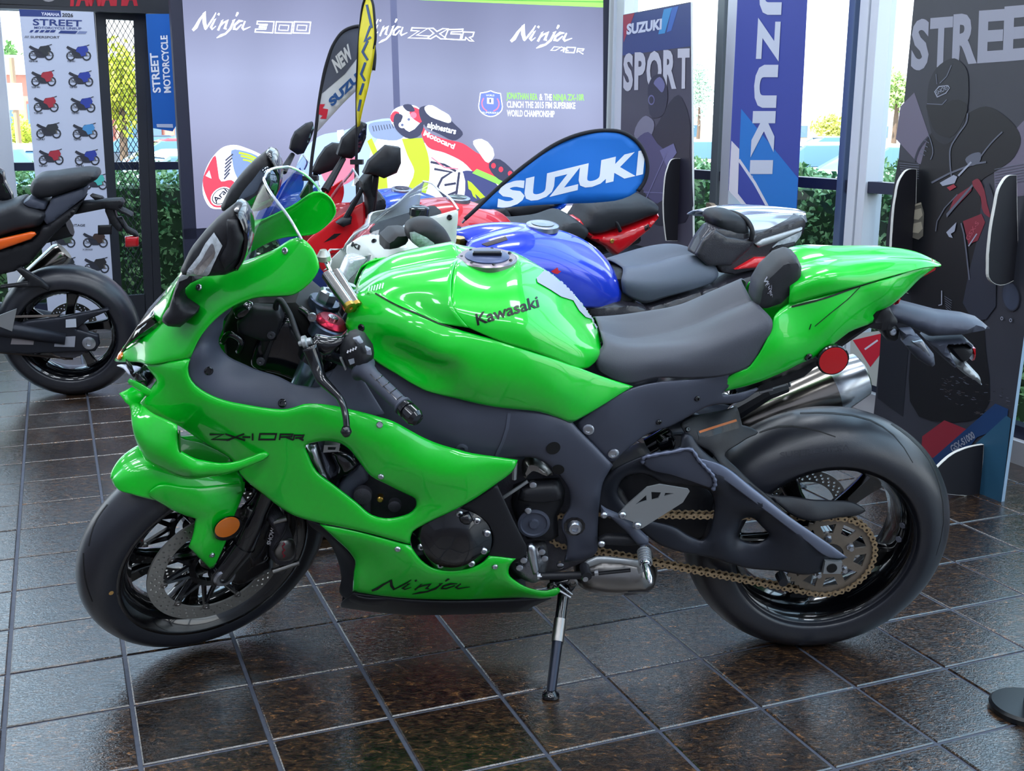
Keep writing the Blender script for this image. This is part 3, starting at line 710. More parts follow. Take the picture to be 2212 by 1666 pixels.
# ------------------------------------------------------------ fairings
cowl = panel('upper_cowl', G, [(246, 780, .03), (262, 762, .045, 1), (300, 733, .08), (345, 701, .11), (362, 660, .12), (379, 613, .125), (440, 590, .135), (521, 568, .148), (586, 544, .16), (651, 517, .172), (668, 530, .18), (687, 566, .19), (689, 580, .192), (680, 600, .195), (658, 624, .197), (632, 640, .197), (600, 643, .195), (554, 646, .192), (518, 657, .19), (482, 678, .19), (453, 704, .19), (435, 726, .19), (421, 751, .188), (411, 775, .187, 1), (360, 785, .165), (309, 789, .13, 1), (280, 785, .08)], green, bike,
    ctrl=[(430, 621, .15), (560, 610, .182), (620, 590, .185), (470, 650, .178), (400, 700, .16), (350, 740, .14), (300, 765, .09), (640, 560, .18)], mirror=True, roll=.006)
fair = panel('side_fairing', G, [(309, 790, .13, 1), (360, 786, .165), (411, 776, .187, 1), (405, 797, .19), (407, 815, .192), (421, 836, .195), (446, 853, .2), (482, 868, .203), (536, 879, .205), (590, 887, .208), (615, 888, .208), (637, 883, .21), (655, 877, .21), (680, 876, .212), (734, 883, .215), (803, 900, .22), (849, 914, .222), (884, 933, .222), (925, 954, .22), (993, 976, .215), (1060, 989, .21), (1119, 998, .205, 1), (1113, 1015, .205), (1093, 1036, .205), (1074, 1049, .205), (993, 1101, .212), (911, 1141, .215), (892, 1153, .215), (887, 1165, .215), (887, 1181, .212, 1), (820, 1163, .21), (689, 1135, .185, 1), (629, 1116, .18), (600, 1098, .175), (564, 1070, .172), (532, 1044, .17), (517, 1026, .165), (500, 1000, .155), (438, 960, .15), (386, 925, .15), (366, 915, .15), (305, 893, .12), (297, 874, .115, 1), (312, 858, .125), (336, 825, .135, 1)], green, bike,
    ctrl=[(450, 900, .19), (560, 940, .198), (620, 1000, .195), (740, 925, .228), (820, 940, .235), (900, 1000, .24), (1000, 1010, .228), (960, 1060, .225), (380, 850, .17), (700, 1100, .19), (640, 940, .205), (860, 1010, .235)],
    holes=[[(660, 966, .203), (675, 961, .205), (735, 963, .212), (750, 972, .216), (776, 1003, .22), (800, 1033, .222), (830, 1049, .222), (876, 1072, .22), (896, 1082, .218), (899, 1096, .217), (890, 1109, .215), (860, 1121, .212), (830, 1124, .21), (803, 1117, .208), (770, 1090, .204), (721, 1052, .2), (683, 1022, .198), (667, 990, .2)]], mirror=True, roll=.008)
belly = panel('lower_cowl', G, [(690, 1137, .185, 1), (820, 1165, .21), (887, 1183, .212, 1), (898, 1200, .21), (917, 1220, .205), (938, 1232, .2), (979, 1237, .198), (1020, 1230, .2), (1045, 1217, .2), (1056, 1205, .2, 1), (1115, 1211, .195, 1), (1101, 1228, .19), (1099, 1243, .188), (1117, 1261, .18), (1142, 1274, .17), (1182, 1280, .15), (1207, 1274, .14), (1211, 1283, .135), (1199, 1292, .135), (1128, 1295, .14), (925, 1299, .15), (761, 1282, .15, 1), (764, 1240, .165), (766, 1215, .17), (757, 1201, .172), (721, 1166, .18)], green, bike,
    ctrl=[(860, 1240, .19), (980, 1265, .18), (1080, 1270, .17)], mirror=True, roll=.007)
panel('belly_pan_black', G, [(664, 1127, .17, 1), (690, 1137, .178), (721, 1168, .172), (757, 1203, .165), (766, 1216, .162), (761, 1284, .143, 1), (925, 1301, .143, 1), (895, 1307, .11), (860, 1306, .105), (745, 1294, .1), (736, 1288, .1), (737, 1250, .1), (720, 1190, .11), (697, 1158, .13), (672, 1140, .15)], blk, bike, mirror=True, roll=.003)
rows = [[(738, 1310, 0), (860, 1325, 0), (1000, 1325, 0), (1150, 1318, 0)], [(742, 1296, .09), (860, 1308, .1), (1000, 1312, .11), (1150, 1308, .1)], [(764, 1280, .145), (925, 1297, .147), (1030, 1297, .143), (1190, 1290, .132)]]
loft('belly_floor', G, rows, blk, bike, n=16, m=4)
panel('engine_side_panel', G, [(993, 1100, .195, 1), (1074, 1049, .195, 1), (1086, 1074, .195), (1112, 1130, .193), (1138, 1181, .19, 1), (1136, 1200, .188), (1116, 1213, .188, 1), (1050, 1207, .19, 1), (1066, 1171, .195), (1058, 1139, .195), (1031, 1114, .195)], blk, bike, roll=.003)
inner = panel('inner_fairing_trim', G, [(497, 660, .17), (470, 680, .17), (445, 705, .172), (425, 740, .175), (402, 790, .178), (405, 825, .18), (440, 856, .186), (540, 886, .192), (615, 894, .195), (700, 890, .198), (790, 905, .2), (830, 895, .2, 1), (790, 830, .19), (765, 790, .18), (740, 780, .17), (720, 800, .165), (690, 838, .165), (655, 835, .16), (602, 815, .15), (534, 791, .14), (484, 763, .135), (472, 741, .135), (481, 711, .14), (483, 691, .145), (499, 671, .155)], gry, bike, ctrl=[(450, 760, .172), (520, 830, .178), (640, 860, .185), (460, 720, .16)], roll=.003, mirror=True)
for p in ((451, 801), (610, 871)): bolt_at(bvh(inner), *p, .009, blkg, bike, name='trim_clip')
# nose: intake, headlight, winglet
slab('headlight', G, [(327, 677), (345, 702), (300, 733), (262, 763), (285, 722)], -.10, .10, blkg, bike, puff=.0)
mb = MB(); mb.tube([G.P(330, 684, .1), G.P(300, 705, .08), G.P(264, 760, .04)], .003, 6); mb.mk('headlight_bezel', steel, bike)
slab('position_lamp', G, [(246, 781), (252, 770), (263, 763), (273, 770), (262, 785)], .0, .055, amber, bike, label='small amber position lamp')
rows = [[(325, 672, 0), (358, 640, 0), (400, 590, 0), (485, 555, 0)], [(327, 680, .07), (352, 650, .08), (385, 600, .085), (500, 566, .095)], [(345, 700, .112), (362, 660, .122), (380, 614, .127), (521, 569, .148)]]
loft('nose_bridge', G, rows, green, bike, n=18, m=5)
slab('intake_duct', G, [(256, 795), (300, 800), (330, 822), (318, 850), (290, 830), (275, 812)], -.09, .11, blkg, bike)
panel('intake_lip', G, [(252, 791, .05), (300, 798, .11), (292, 804, .11), (279, 811, .1), (274, 806, .09), (266, 797, .07)], mat('pale_lip', 'b8c0d8', .3, coat=.5), bike, roll=.001)
panel('intake_fin', G, [(275, 825, .1), (279, 819, .1, 1), (312, 835, .12), (330, 848, .13), (312, 858, .125), (300, 845, .115)], green, bike, mirror=True, roll=.002)
wing = panel('winglet', G, [(256, 853, .155, 1), (284, 839, .13, 1), (312, 858, .13, 1), (300, 874, .13, 1), (330, 897, .17), (366, 914, .205), (381, 921, .215, 1), (384, 948, .22), (387, 976, .225, 1), (409, 989, .225), (438, 998, .22), (474, 1004, .215), (510, 1000, .21), (545, 988, .205), (571, 980, .2), (582, 983, .198, 1), (577, 991, .2), (546, 1008, .205), (496, 1026, .21), (449, 1035, .21), (402, 1039, .205), (352, 1022, .2), (312, 998, .185, 1), (300, 975, .18), (283, 922, .17), (269, 873, .16)], green, bike, ctrl=[(340, 960, .215), (330, 930, .19), (420, 1015, .23), (300, 905, .165)], mirror=True, roll=.007, rw=.009)
panel('winglet_duct', G, [(382, 918, .16, 1), (384, 935, .16), (438, 958, .152), (500, 1000, .155), (474, 1008, .16), (409, 993, .17), (384, 980, .18)], dgreen, bike, roll=.001)
mb = MB(); mb.add([G.P(386, 930, .222), G.P(386, 930, .15), G.P(387, 978, .15), G.P(388, 978, .222)], [(0, 1, 2, 3)]); mb.mk('winglet_fence', dgreen, bike, solid=.003)
# fairing marks
T = bvh(fair)
zx = [[(453, 938), (483, 938), (458, 949), (497, 950)], [(487, 937), (530, 951)], [(528, 937), (490, 951)], [(524, 944), (541, 944)], [(546, 936), (546, 951)], [(604, 950), (606, 938), (632, 938), (630, 943), (606, 944)], [(618, 944), (634, 950)], [(634, 950), (636, 940), (656, 940), (654, 945), (638, 946)], [(644, 945), (656, 951)]]
decal('model_lettering', T, [stroke_px(p, 3.6) for p in zx] + [stroke_px([(562, 937), (597, 937), (594, 949), (560, 949)], 3.6, True)], black_ink, fair)
NJ = [[(60, 245, 22), (85, 215, 30), (115, 150, 22), (150, 92, 10)], [(140, 100, 12), (150, 95, 30), (152, 170, 32), (165, 232, 26)], [(160, 240, 8), (190, 190, 16), (228, 125, 14), (245, 85, 8)], [(225, 155, 8), (235, 150, 22), (205, 215, 20), (215, 235, 10), (245, 205, 6)], [(262, 108, 20), (272, 90, 12)], [(285, 165, 10), (293, 160, 22), (262, 245, 18)], [(272, 215, 8), (305, 175, 14), (335, 160, 22), (315, 225, 20), (330, 235, 8)], [(375, 160, 10), (388, 155, 22), (360, 230, 20), (320, 275, 16), (285, 290, 22), (250, 312, 6)], [(405, 118, 12), (418, 88, 20), (425, 84, 8)], [(462, 160, 8), (430, 160, 22), (395, 195, 18), (388, 230, 18), (410, 235, 14), (450, 190, 10)], [(478, 160, 12), (455, 220, 18), (465, 238, 14), (520, 212, 6)]]
def ninja(x0, y0, x1, y1, sk=0.):
    out = []; W_, H_ = x1 - x0, y1 - y0
    for s in NJ:
        p = [((a - 55) / 465, (b - 80) / 240, w_ / 465) for a, b, w_ in s]
        out.append(stroke_px([(x0 + a * W_, y0 + b * H_ + sk * a, w_ * min(W_, H_ * 2.6) * .95) for a, b, w_ in p], 1))
    return out
decal('script_lettering', bvh(belly), ninja(801, 1253, 1015, 1286, -4), black_ink, belly)
# screen
rows = [[(462, 590, 0), (500, 530, 0), (540, 455, 0), (562, 405, 0), (572, 384, 0)], [(480, 583, .05), (515, 530, .055), (552, 470, .055), (568, 420, .05), (572, 388, .035)], [(500, 575, .1), (545, 545, .115), (585, 500, .115), (588, 455, .1), (574, 398, .062)], [(512, 571, .13), (565, 553, .145), (620, 520, .15), (615, 475, .138), (582, 412, .09)], [(521, 568, .148), (586, 544, .16), (651, 517, .172), (628, 476, .155), (590, 424, .112)]]
loft('windscreen', G, rows, glass_m, bike, n=40, m=7, th=.0)
e1 = crs([G.P(*p) for p in [(651, 517, .173), (628, 476, .156), (590, 424, .112), (582, 412, .09), (574, 397, .06), (570, 387, .03), (572, 383, 0)]], n=6)
e2 = [G.M @ V((q.x, -q.y, q.z)) for q in [G.I @ p for p in e1][::-1]]
mb = MB(); mb.tube(e1 + e2[1:], .0028, 8); mb.mk('windscreen_edge', mat('polished_edge', 'e4eaf4', .15, metal=.6), bike)
# mirrors
for s in (1, -1):
    if s == 1:
        mir = subthing('mirror', bike)
        body = slab('mirror_shell', G, [(498, 457), (514, 464), (528, 487), (534, 515), (532, 545), (520, 575), (504, 594), (482, 603), (432, 607), (388, 603), (384, 592), (403, 552), (432, 516), (464, 483)], .165, .25, blk, mir, puff=.004, round_=.035)
        slab('mirror_ridge', G, [(488, 480), (512, 478), (524, 520), (512, 560), (484, 588), (470, 560), (487, 530)], .23, .262, blk, mir, puff=.001, round_=.02)
        slab('mirror_rim', G, [(498, 457), (514, 462), (530, 487), (536, 522), (531, 555), (519, 580), (504, 597), (497, 595), (512, 572), (521, 545), (523, 515), (517, 490), (505, 468)], .155, .258, blkg, mir, puff=.002, sm=True)
        ln = decal('indicator_lens', bvh(body), [poly_px([(464, 503), (481, 530), (469, 555), (452, 590), (440, 598), (399, 600), (410, 580), (432, 552), (446, 526)], 6)], clear, body, .003)
        decal('indicator_bulb', bvh(body), [poly_px(sm_px([(460, 525), (466, 545), (448, 575), (432, 590), (420, 588), (438, 560), (450, 538)], 3), 6)], mat('bulb_chrome', 'd8dde6', .15, metal=1, noise_=(160, .5)), body, .004)
        slab('mirror_stalk', G, [(382, 608), (377, 618), (360, 674), (347, 690), (346, 702), (360, 711), (385, 714), (399, 703), (424, 682), (425, 674), (405, 667), (396, 662), (390, 650), (391, 635), (407, 619), (434, 606), (410, 596)], .14, .20, blk, mir, puff=.003, round_=.02)
    else:
        mir2 = subthing('mirror', bike)
        for ch in list(mir.children): mirrored(ch, G, mir2)
        panel('mirror_glass', G, [(508, 458, -.15, 1), (513, 436, -.15), (545, 390, -.15), (578, 360, -.15), (592, 372, -.15), (600, 400, -.15), (594, 424, -.15), (562, 447, -.15)], mat('mirror_glass_m', '6a7480', .04, metal=1), mir2, roll=0, th=.001)
# fasteners
T = bvh(cowl, fair, belly)
for p in ((616, 542), (430, 621), (823, 1029), (820, 918), (859, 1186), (1069, 1224)): bolt_at(T, *p, .0068, alu, bike)
# ------------------------------------------------------------ tank
tr = [[(995, 556, 0), (1055, 565, 0), (1120, 562, 0), (1178, 583, 0), (1232, 628, 0), (1270, 674, 0), (1292, 712, 0)],
      [(983, 574, .07), (1050, 592, .07), (1118, 592, .068), (1178, 620, .062), (1238, 668, .05), (1276, 704, .035), (1294, 722, .02)],
      [(975, 620, .135), (1044, 642, .15), (1125, 655, .15), (1198, 688, .135), (1254, 720, .105), (1288, 735, .07), (1299, 742, .045)],
      [(978, 664, .18), (1058, 692, .19), (1140, 712, .19), (1212, 742, .17), (1262, 762, .145), (1292, 764, .105), (1300, 760, .08)],
      [(1012, 708, .195), (1090, 741, .2), (1150, 759, .195), (1205, 778, .18), (1250, 796, .158), (1272, 794, .13), (1286, 782, .11)]]
tank = loft('fuel_tank', G, tr, green, bike, n=44, m=7)
T = bvh(tank)
pad = decal('tank_pad', T, [poly_px([(1160, 556), (1156, 560), (1172, 575), (1174, 586), (1158, 602), (1160, 611), (1188, 627), (1211, 642), (1237, 650), (1250, 672), (1264, 686), (1277, 690), (1285, 708), (1295, 722), (1296, 712), (1281, 676), (1252, 638), (1223, 608), (1190, 580)], 7)], padm, bike, .002, label='grey rubber tank pad')
decal('tank_lettering', T, [text_px('Kawasaki', (1031, 703), (1165, 663), (-5, -25), bold=.018)], black_ink, tank, .001)
cc = G.P(1052, 563, 0); cc = G.W((G.I @ cc).x, 0, (G.I @ cc).z + .002)
cx_ = (G.U * 1 + G.F * -.02).normalized()
cap = subthing('fuel_cap', bike)
mb = MB(); mb.lathe(cc, cx_, [(-.01, .064), (.004, .064), (.007, .06), (.007, .046)], 48); mb.mk('cap_ring', mat('cap_ring_m', '8a8088', .3, metal=.9), cap, auto=.6)
mb = MB(); mb.lathe(cc, cx_, [(.002, .048), (.009, .047), (.011, .043), (.011, 0)], 36); mb.mk('cap_lid', mat('cap_blue_grey', '4a5578', .35, metal=.6), cap, auto=.6)
mb = MB(); M = Matrix.Translation(cc + cx_ * .014) @ G.M.to_3x3().to_4x4(); mb.box(M, .062, .014, .008); mb.mk('cap_latch', blkg, cap, bevel=.002)
for k in range(7):
    a = k * 2 * math.pi / 7; mb = MB(); mb.lathe(cc + (G.F * math.cos(a) + G.S * math.sin(a)) * .054 + cx_ * .006, cx_, [(0, .004), (.003, .003), (.003, 0)], 8); mb.mk('cap_screw', blkg, cap)
# air box cover and side panel
rows = [[(767, 628, 0), (830, 590, 0), (900, 572, 0), (995, 556, 0)], [(770, 632, .05), (840, 600, .07), (905, 588, .075), (981, 574, .075)], [(778, 636, .085), (845, 625, .11), (910, 625, .13), (974, 620, .14)], [(792, 632, .1), (860, 652, .14), (930, 680, .17), (978, 664, .182)], [(800, 634, .105), (861, 661, .15), (948, 697, .185), (1012, 708, .197)]]
ab = loft('airbox_cover', G, rows, green, bike, n=26, m=6)
spn = panel('side_cover', G, [(767, 640, .095), (790, 630, .1), (809, 632, .11), (861, 660, .15), (948, 698, .187), (1028, 725, .2), (1078, 738, .202), (1136, 757, .2), (1194, 776, .188), (1252, 797, .165), (1289, 811, .15), (1369, 837, .14, 1), (1300, 880, .16), (1234, 917, .17, 1), (1165, 893, .185), (1101, 886, .19), (991, 865, .195), (922, 848, .19), (880, 826, .185), (806, 779, .16), (761, 725, .125), (746, 708, .115), (748, 690, .11), (757, 660, .1)], green, bike,
    ctrl=[(812, 690, .15), (880, 725, .192), (955, 772, .215), (1050, 780, .215), (820, 745, .15), (880, 775, .165), (950, 800, .185), (1000, 820, .21), (1100, 820, .215), (1220, 850, .19), (960, 786, .195)], mirror=True, lam=1e-6)
T = bvh(spn); bolt_at(T, 781, 708, .008, blkg, bike)
decal('award_lettering', bvh(ab), [stroke_px([(796 + i * 6, 632 - i * 1.6), (799 + i * 6, 620 - i * 1.6)], 3) for i in range(6)], mat('silver_ink', 'c8e8d8', .3), ab)
slab('tank_support', G, [(830, 668), (985, 664), (1150, 700), (1220, 745), (1250, 785), (1244, 800), (1030, 738), (900, 702)], -.09, .10, blk, bike)
T = bvh(spn, ab)
decal('panel_gap', T, [stroke_px(sm_px([(811, 634), (861, 662), (905, 680), (950, 700), (1005, 715)], 4, False), 3)], mat('gap_shadow', '04200a', .6), ab, .0012)
# ------------------------------------------------------------ frame
fra = panel('frame_spar', G, [(640, 850, .12), (720, 800, .13), (806, 770, .145), (916, 835, .165), (1000, 858, .17), (1101, 878, .172), (1234, 912, .165), (1250, 930, .165), (1290, 970, .165), (1325, 1008, .165, 1), (1304, 1045, .165), (1296, 1090, .16), (1292, 1150, .16), (1287, 1200, .158), (1278, 1207, .155), (1219, 1218, .155, 1), (1224, 1169, .16), (1214, 1146, .16), (1214, 1127, .16), (1230, 1100, .16), (1232, 1073, .162), (1211, 1033, .168), (1187, 1010, .17), (1157, 993, .172), (1110, 992, .174), (1060, 1000, .18), (925, 975, .18), (800, 930, .17), (680, 900, .14)], frm, bike, ctrl=[(1000, 920, .188), (1150, 940, .188), (850, 860, .17), (1260, 1080, .172)], roll=.006, th=.02, mirror=True)
T = bvh(fra)
decal('weld_seam', T, [stroke_px([(1100, 893), (1096, 925), (1086, 955), (1072, 985)], 7)], mat('weld', '565b6b', .5, metal=.4), fra, .0015)
for p, r in (((1195, 968), .0155), ((1206, 1014), .013)): 
    c, n = cast(T, *p, .0006); mb = MB(); mb.lathe(c, n, [(0, r), (.0008, r), (.0008, 0)], 20); mb.mk('frame_hole', hole_m, fra)
bolt_at(T, 998, 970, .013, frm, bike, name='frame_plug')
bolt_at(T, 1241, 1137, .024, blkg, bike, h=.003, name='pivot_washer'); bolt_at(T, 1241, 1137, .0175, alu, bike, h=.013, name='pivot_nut')
sub = panel('subframe_cover', G, [(1243, 921, .15, 1), (1262, 903, .15), (1367, 840, .14), (1430, 826, .135), (1500, 820, .13), (1590, 806, .12, 1), (1600, 815, .12), (1560, 852, .12), (1640, 842, .1), (1606, 868, .11), (1530, 880, .12), (1487, 903, .125), (1449, 923, .13), (1399, 940, .14), (1357, 972, .148), (1322, 1005, .15, 1)], frm, bike, ctrl=[(1330, 920, .155), (1450, 860, .14)], roll=.004, mirror=True)
T = bvh(sub)
for p, r in (((1271, 928), .0125), ((1325, 980), .0125), ((1423, 912), .0065), ((1506, 861), .0065)): bolt_at(T, *p, r, alu if r > .01 else blkg, bike)
# ------------------------------------------------------------ seat and tail
sr = [[(1296, 713, 0), (1340, 728, 0), (1420, 722, 0), (1500, 700, 0), (1570, 670, 0), (1625, 650, 0)],
      [(1300, 726, .05), (1345, 738, .055), (1425, 738, .06), (1505, 722, .07), (1580, 690, .085), (1645, 665, .09)],
      [(1302, 745, .08), (1350, 754, .095), (1430, 752, .105), (1515, 748, .12), (1595, 722, .125), (1668, 692, .115)],
      [(1284, 775, .1), (1340, 790, .12), (1420, 785, .13), (1510, 785, .135), (1585, 770, .135), (1650, 750, .12)],
      [(1290, 800, .105), (1350, 830, .125), (1420, 817, .13), (1500, 818, .13), (1575, 810, .13), (1632, 785, .12)]]
seat = loft('rider_seat', G, sr, seatm, bike, n=36, m=7)
tc_ = [[(1700, 580, 0), (1760, 562, 0), (1850, 556, 0), (1950, 556, 0), (2000, 560, 0), (2032, 570, 0)],
       [(1705, 598, .06), (1765, 580, .07), (1855, 573, .065), (1955, 566, .05), (2003, 566, .035), (2033, 572, .012)],
       [(1706, 625, .09), (1765, 602, .1), (1860, 597, .09), (1950, 582, .065), (2000, 573, .045), (2033, 574, .02)],
       [(1704, 657, .095), (1770, 640, .1), (1860, 616, .095), (1950, 590, .07), (2000, 577, .05), (2032, 576, .022)]]
seatc = loft('seat_cowl', G, tc_, green, bike, n=28, m=6)
tail = panel('tail_fairing', G, [(1704, 659, .092), (1770, 642, .097), (1856, 618, .092), (1950, 592, .068), (2000, 579, .05), (2031, 573, .025, 1), (1990, 604, .04), (1962, 632, .05), (1924, 664, .06), (1888, 683, .07), (1890, 690, .07), (1835, 721, .085), (1801, 747, .092), (1767, 772, .1), (1729, 789, .105), (1665, 819, .11), (1601, 840, .115), (1548, 851, .118, 1), (1590, 806, .128), (1614, 799, .13), (1634, 776, .13), (1655, 740, .128), (1668, 710, .12), (1673, 688, .112)], green, bike, ctrl=[(1740, 690, .105), (1840, 665, .1), (1700, 760, .125), (1800, 700, .112), (1920, 630, .085)], mirror=True)
T = bvh(tail)
decal('panel_gap', T, [stroke_px(sm_px([(1710, 663), (1780, 645), (1860, 617), (1945, 592)], 4, False), 4), stroke_px([(1858, 620), (1830, 648), (1790, 680), (1760, 705)], 1.6)], mat('gap_shadow', '04200a', .6), tail, .0008)
decal('warning_marks', T, [stroke_px([(1748, 712), (1752, 700)], 2)], black_ink, tail)
bolt_at(T, 1746, 771, .009, blkg, bike)
pd = slab('seat_back_pad', G, [(1635, 661), (1641, 627), (1658, 598), (1690, 568), (1714, 559), (1728, 561), (1737, 580), (1736, 600), (1712, 641), (1692, 661), (1661, 672), (1642, 673)], -.01, .085, seatb, bike, puff=.001, round_=.012)
decal('pad_lettering', bvh(pd), [([(1656 + (x - 1656) * .28 + (y - 600) * .5, 598 + (x - 1656) * 1.0 - (y - 600) * .1) for x, y in v], f) for v, f in ninja(1656, 585, 1700, 612)], mat('silver_thread', 'a8a8b8', .5), pd)
slab('undertail', G, [(1735, 790), (1800, 750), (1888, 692), (1905, 660), (1925, 664), (1950, 700), (1918, 722), (1880, 715), (1800, 770), (1740, 820), (1700, 835), (1650, 850), (1600, 862), (1640, 830)], -.06, .06, blk, bike)
slab('tail_lamp', G, [(2030, 574), (2024, 588), (1990, 606), (1975, 622), (1965, 630), (1985, 604), (2010, 586)], -.03, .035, redm, bike, label='red tail lamp')
slab('tail_lamp', G, [(1926, 663), (1962, 632), (1957, 640), (1946, 660), (1938, 664)], -.035, .05, redm, bike)
# plate carrier
pc = subthing('plate_carrier', bike)
slab('carrier_arm', G, [(1904, 672), (1920, 660), (1940, 662), (2040, 688), (2098, 695), (2130, 704), (2148, 718), (2110, 725), (2080, 731), (2015, 734), (1990, 722), (1935, 702), (1920, 697)], -.035, .045, gry, pc, puff=.006, round_=.03)
slab('carrier_joint', G, [(1900, 690), (1935, 700), (1948, 716), (1945, 740), (1925, 745), (1912, 730)], -.03, .05, blk, pc)
bolt_at(bvh(pc.children[1]), 1929, 717, .008, alu, pc)
slab('carrier_lower', G, [(2008, 742), (2060, 738), (2090, 735), (2112, 755), (2108, 762), (2092, 748), (2050, 752), (2075, 800), (2066, 800), (2030, 768)], -.05, .03, gry, pc, puff=.002)
slab('lamp_housing', G, [(2050, 752), (2095, 748), (2106, 760), (2104, 775), (2085, 790), (2072, 780)], -.04, .02, blk, pc)
slab('rear_reflector', G, [(2106, 757), (2112, 757), (2110, 782), (2104, 784)], -.03, .01, redm, pc, label='narrow red reflector')
slab('plate_bracket', G, [(2072, 800), (2086, 780), (2122, 818), (2129, 842), (2115, 830), (2096, 820)], -.06, .02, alus, pc)
ti = subthing('rear_indicator', bike)
slab('indicator_stem', G, [(1949, 717), (1975, 715), (1990, 738), (1972, 760), (1956, 745)], .045, .075, gry, ti, puff=.003)
slab('indicator_body', G, [(1962, 752), (1978, 740), (1998, 740), (2022, 770), (2025, 790), (2020, 798), (2008, 795), (1985, 780)], .07, .12, gry, ti, puff=.004, round_=.02)
slab('indicator_lens', G, [(1975, 742), (1997, 740), (2012, 768), (2014, 778), (1992, 762)], .10, .124, mat('smoke_lens', '5a5f6a', .15, coat=1), ti)
slab('rear_indicator', G, [(1962, 752), (1978, 740), (1998, 740), (2022, 770), (2025, 790), (2008, 795), (1985, 780)], -.12, -.05, gry, bike)
mb = MB(); rc = G.P(1800, 779, .11); mb.lathe(rc - G.S * .012, G.S, [(0, .034), (.01, .035), (.013, .033), (.013, .031)], 32); rr = mb.mk('reflector_housing', blkg, bike, auto=.6)
mb = MB(); mb.lathe(rc, G.S, [(0, .031), (.002, .0305), (.0025, 0)], 32); mb.mk('reflector', redm, rr, auto=.6, label='round red side reflector')
mb = MB(); mb.tube([rc - G.S * .01, rc - G.S * .06 + G.F * .02], .006, 8); mb.mk('reflector_bracket', blk, rr)
# exhaust
ex = subthing('exhaust', bike)
a0, a1 = G.P(1560, 935, -.15), G.P(1790, 838, -.19); ad = (a1 - a0).normalized(); al = (a1 - a0).length
mb = MB(); mb.lathe(a0, ad, [(0, .035), (.05, .055), (.12, .06), (al, .068)], 40); mb.mk('muffler', mat('muffler_steel', 'a09890', .16, metal=1), ex, auto=.6)
mb = MB(); mb.lathe(a1, ad, [(0, .069), (.02, .069), (.085, .055), (.09, .048), (.06, .044), (.06, 0)], 40); mb.mk('end_cap', mat('end_cap_m', 'b8bcc2', .22, metal=1), ex, auto=.6)
mb = MB(); mb.tube([G.P(1592, 890, -.09), G.P(1660, 850, -.09), G.P(1700, 838, -.1)], [.02, .016, .012], 8); mb.mk('exhaust_shield', blk, ex)
mb = MB(); mb.tube([G.P(1705, 790, -.1), G.P(1702, 815, -.1), G.P(1706, 835, -.1)], .004, 6); mb.mk('tail_bracket', alu, bike); mb = MB(); mb.tube([G.P(1640, 845, -.02), G.P(1668, 838, -.02)], .007, 8); mb.mk('tail_bracket', alu, bike)
cat = slab('exhaust_chamber', G, [(1245, 1262), (1256, 1229), (1285, 1214), (1350, 1212), (1412, 1220), (1425, 1250), (1423, 1276), (1409, 1290), (1385, 1294), (1285, 1293), (1253, 1281)], .0, .11, steel, ex, puff=.02, round_=.06, sm=True)
decal('chamber_slot', bvh(cat), [stroke_px([(1348, 1284), (1400, 1283)], 2.5), stroke_px([(1356, 1278), (1400, 1277)], 2)], steeld, cat)
# ------------------------------------------------------------ swingarm
sw = panel('swingarm', G, [(1303, 1040, .13), (1327, 1017, .132), (1360, 1000, .13), (1388, 988, .128), (1425, 978, .126), (1470, 966, .12), (1475, 940, .11), (1490, 940, .11), (1510, 965, .115), (1548, 999, .125), (1567, 1010, .13), (1632, 1057, .142), (1686, 1103, .15), (1709, 1130, .155), (1770, 1168, .16), (1809, 1195, .165), (1832, 1208, .165, 1), (1824, 1213, .165), (1786, 1214, .165), (1780, 1226, .165), (1778, 1240, .163, 1), (1747, 1246, .162), (1694, 1239, .155), (1613, 1231, .15), (1555, 1214, .145), (1471, 1197, .135), (1425, 1180, .13), (1372, 1140, .125), (1330, 1120, .125), (1295, 1110, .125)], arm_m, bike,
    holes=[[(1594, 1160, .13), (1600, 1140, .13), (1605, 1126, .13), (1624, 1122, .132), (1647, 1141, .135), (1663, 1160, .138), (1640, 1176, .135)],
           [(1351, 1034, .122), (1400, 1030, .122), (1425, 1044, .122), (1478, 1052, .122), (1534, 1064, .128), (1544, 1091, .13), (1540, 1130, .13), (1531, 1157, .13), (1520, 1170, .128), (1490, 1160, .125), (1464, 1144, .124), (1398, 1123, .122), (1356, 1097, .12), (1335, 1065, .12)]],
    ctrl=[(1560, 1030, .15), (1640, 1090, .165), (1720, 1150, .17), (1560, 1180, .15), (1700, 1200, .16)], roll=.007, rw=.008, th=.012, mirror=True)
slab('swingarm_core', G, [(1320, 1040), (1400, 1010), (1500, 1020), (1545, 1070), (1545, 1160), (1500, 1180), (1420, 1150), (1340, 1110)], -.06, .07, blk, bike, puff=.01)
panel('swingarm_gusset', G, [(1388, 1000, .135), (1404, 988, .138), (1440, 980, .138), (1494, 974, .138), (1502, 982, .14), (1507, 994, .142), (1520, 1010, .144), (1538, 1028, .146), (1541, 1052, .146), (1536, 1057, .146, 1), (1451, 1028, .14), (1398, 1012, .136)], frm, bike, roll=.002, th=.006)
mb = MB(); mb.tube(crs([G.P(*p) for p in [(1388, 1002, .136), (1390, 990, .138), (1410, 984, .139), (1450, 977, .139), (1494, 972, .139), (1508, 992, .143), (1524, 1010, .145), (1540, 1028, .147), (1545, 1045, .147), (1539, 1060, .147)]], n=5), [.0032 + .0012 * (i % 3) for i in range(46)], 8); mb.mk('gusset_weld', mat('weld_bead', '6a7084', .4, metal=.6), bike, smooth=True)
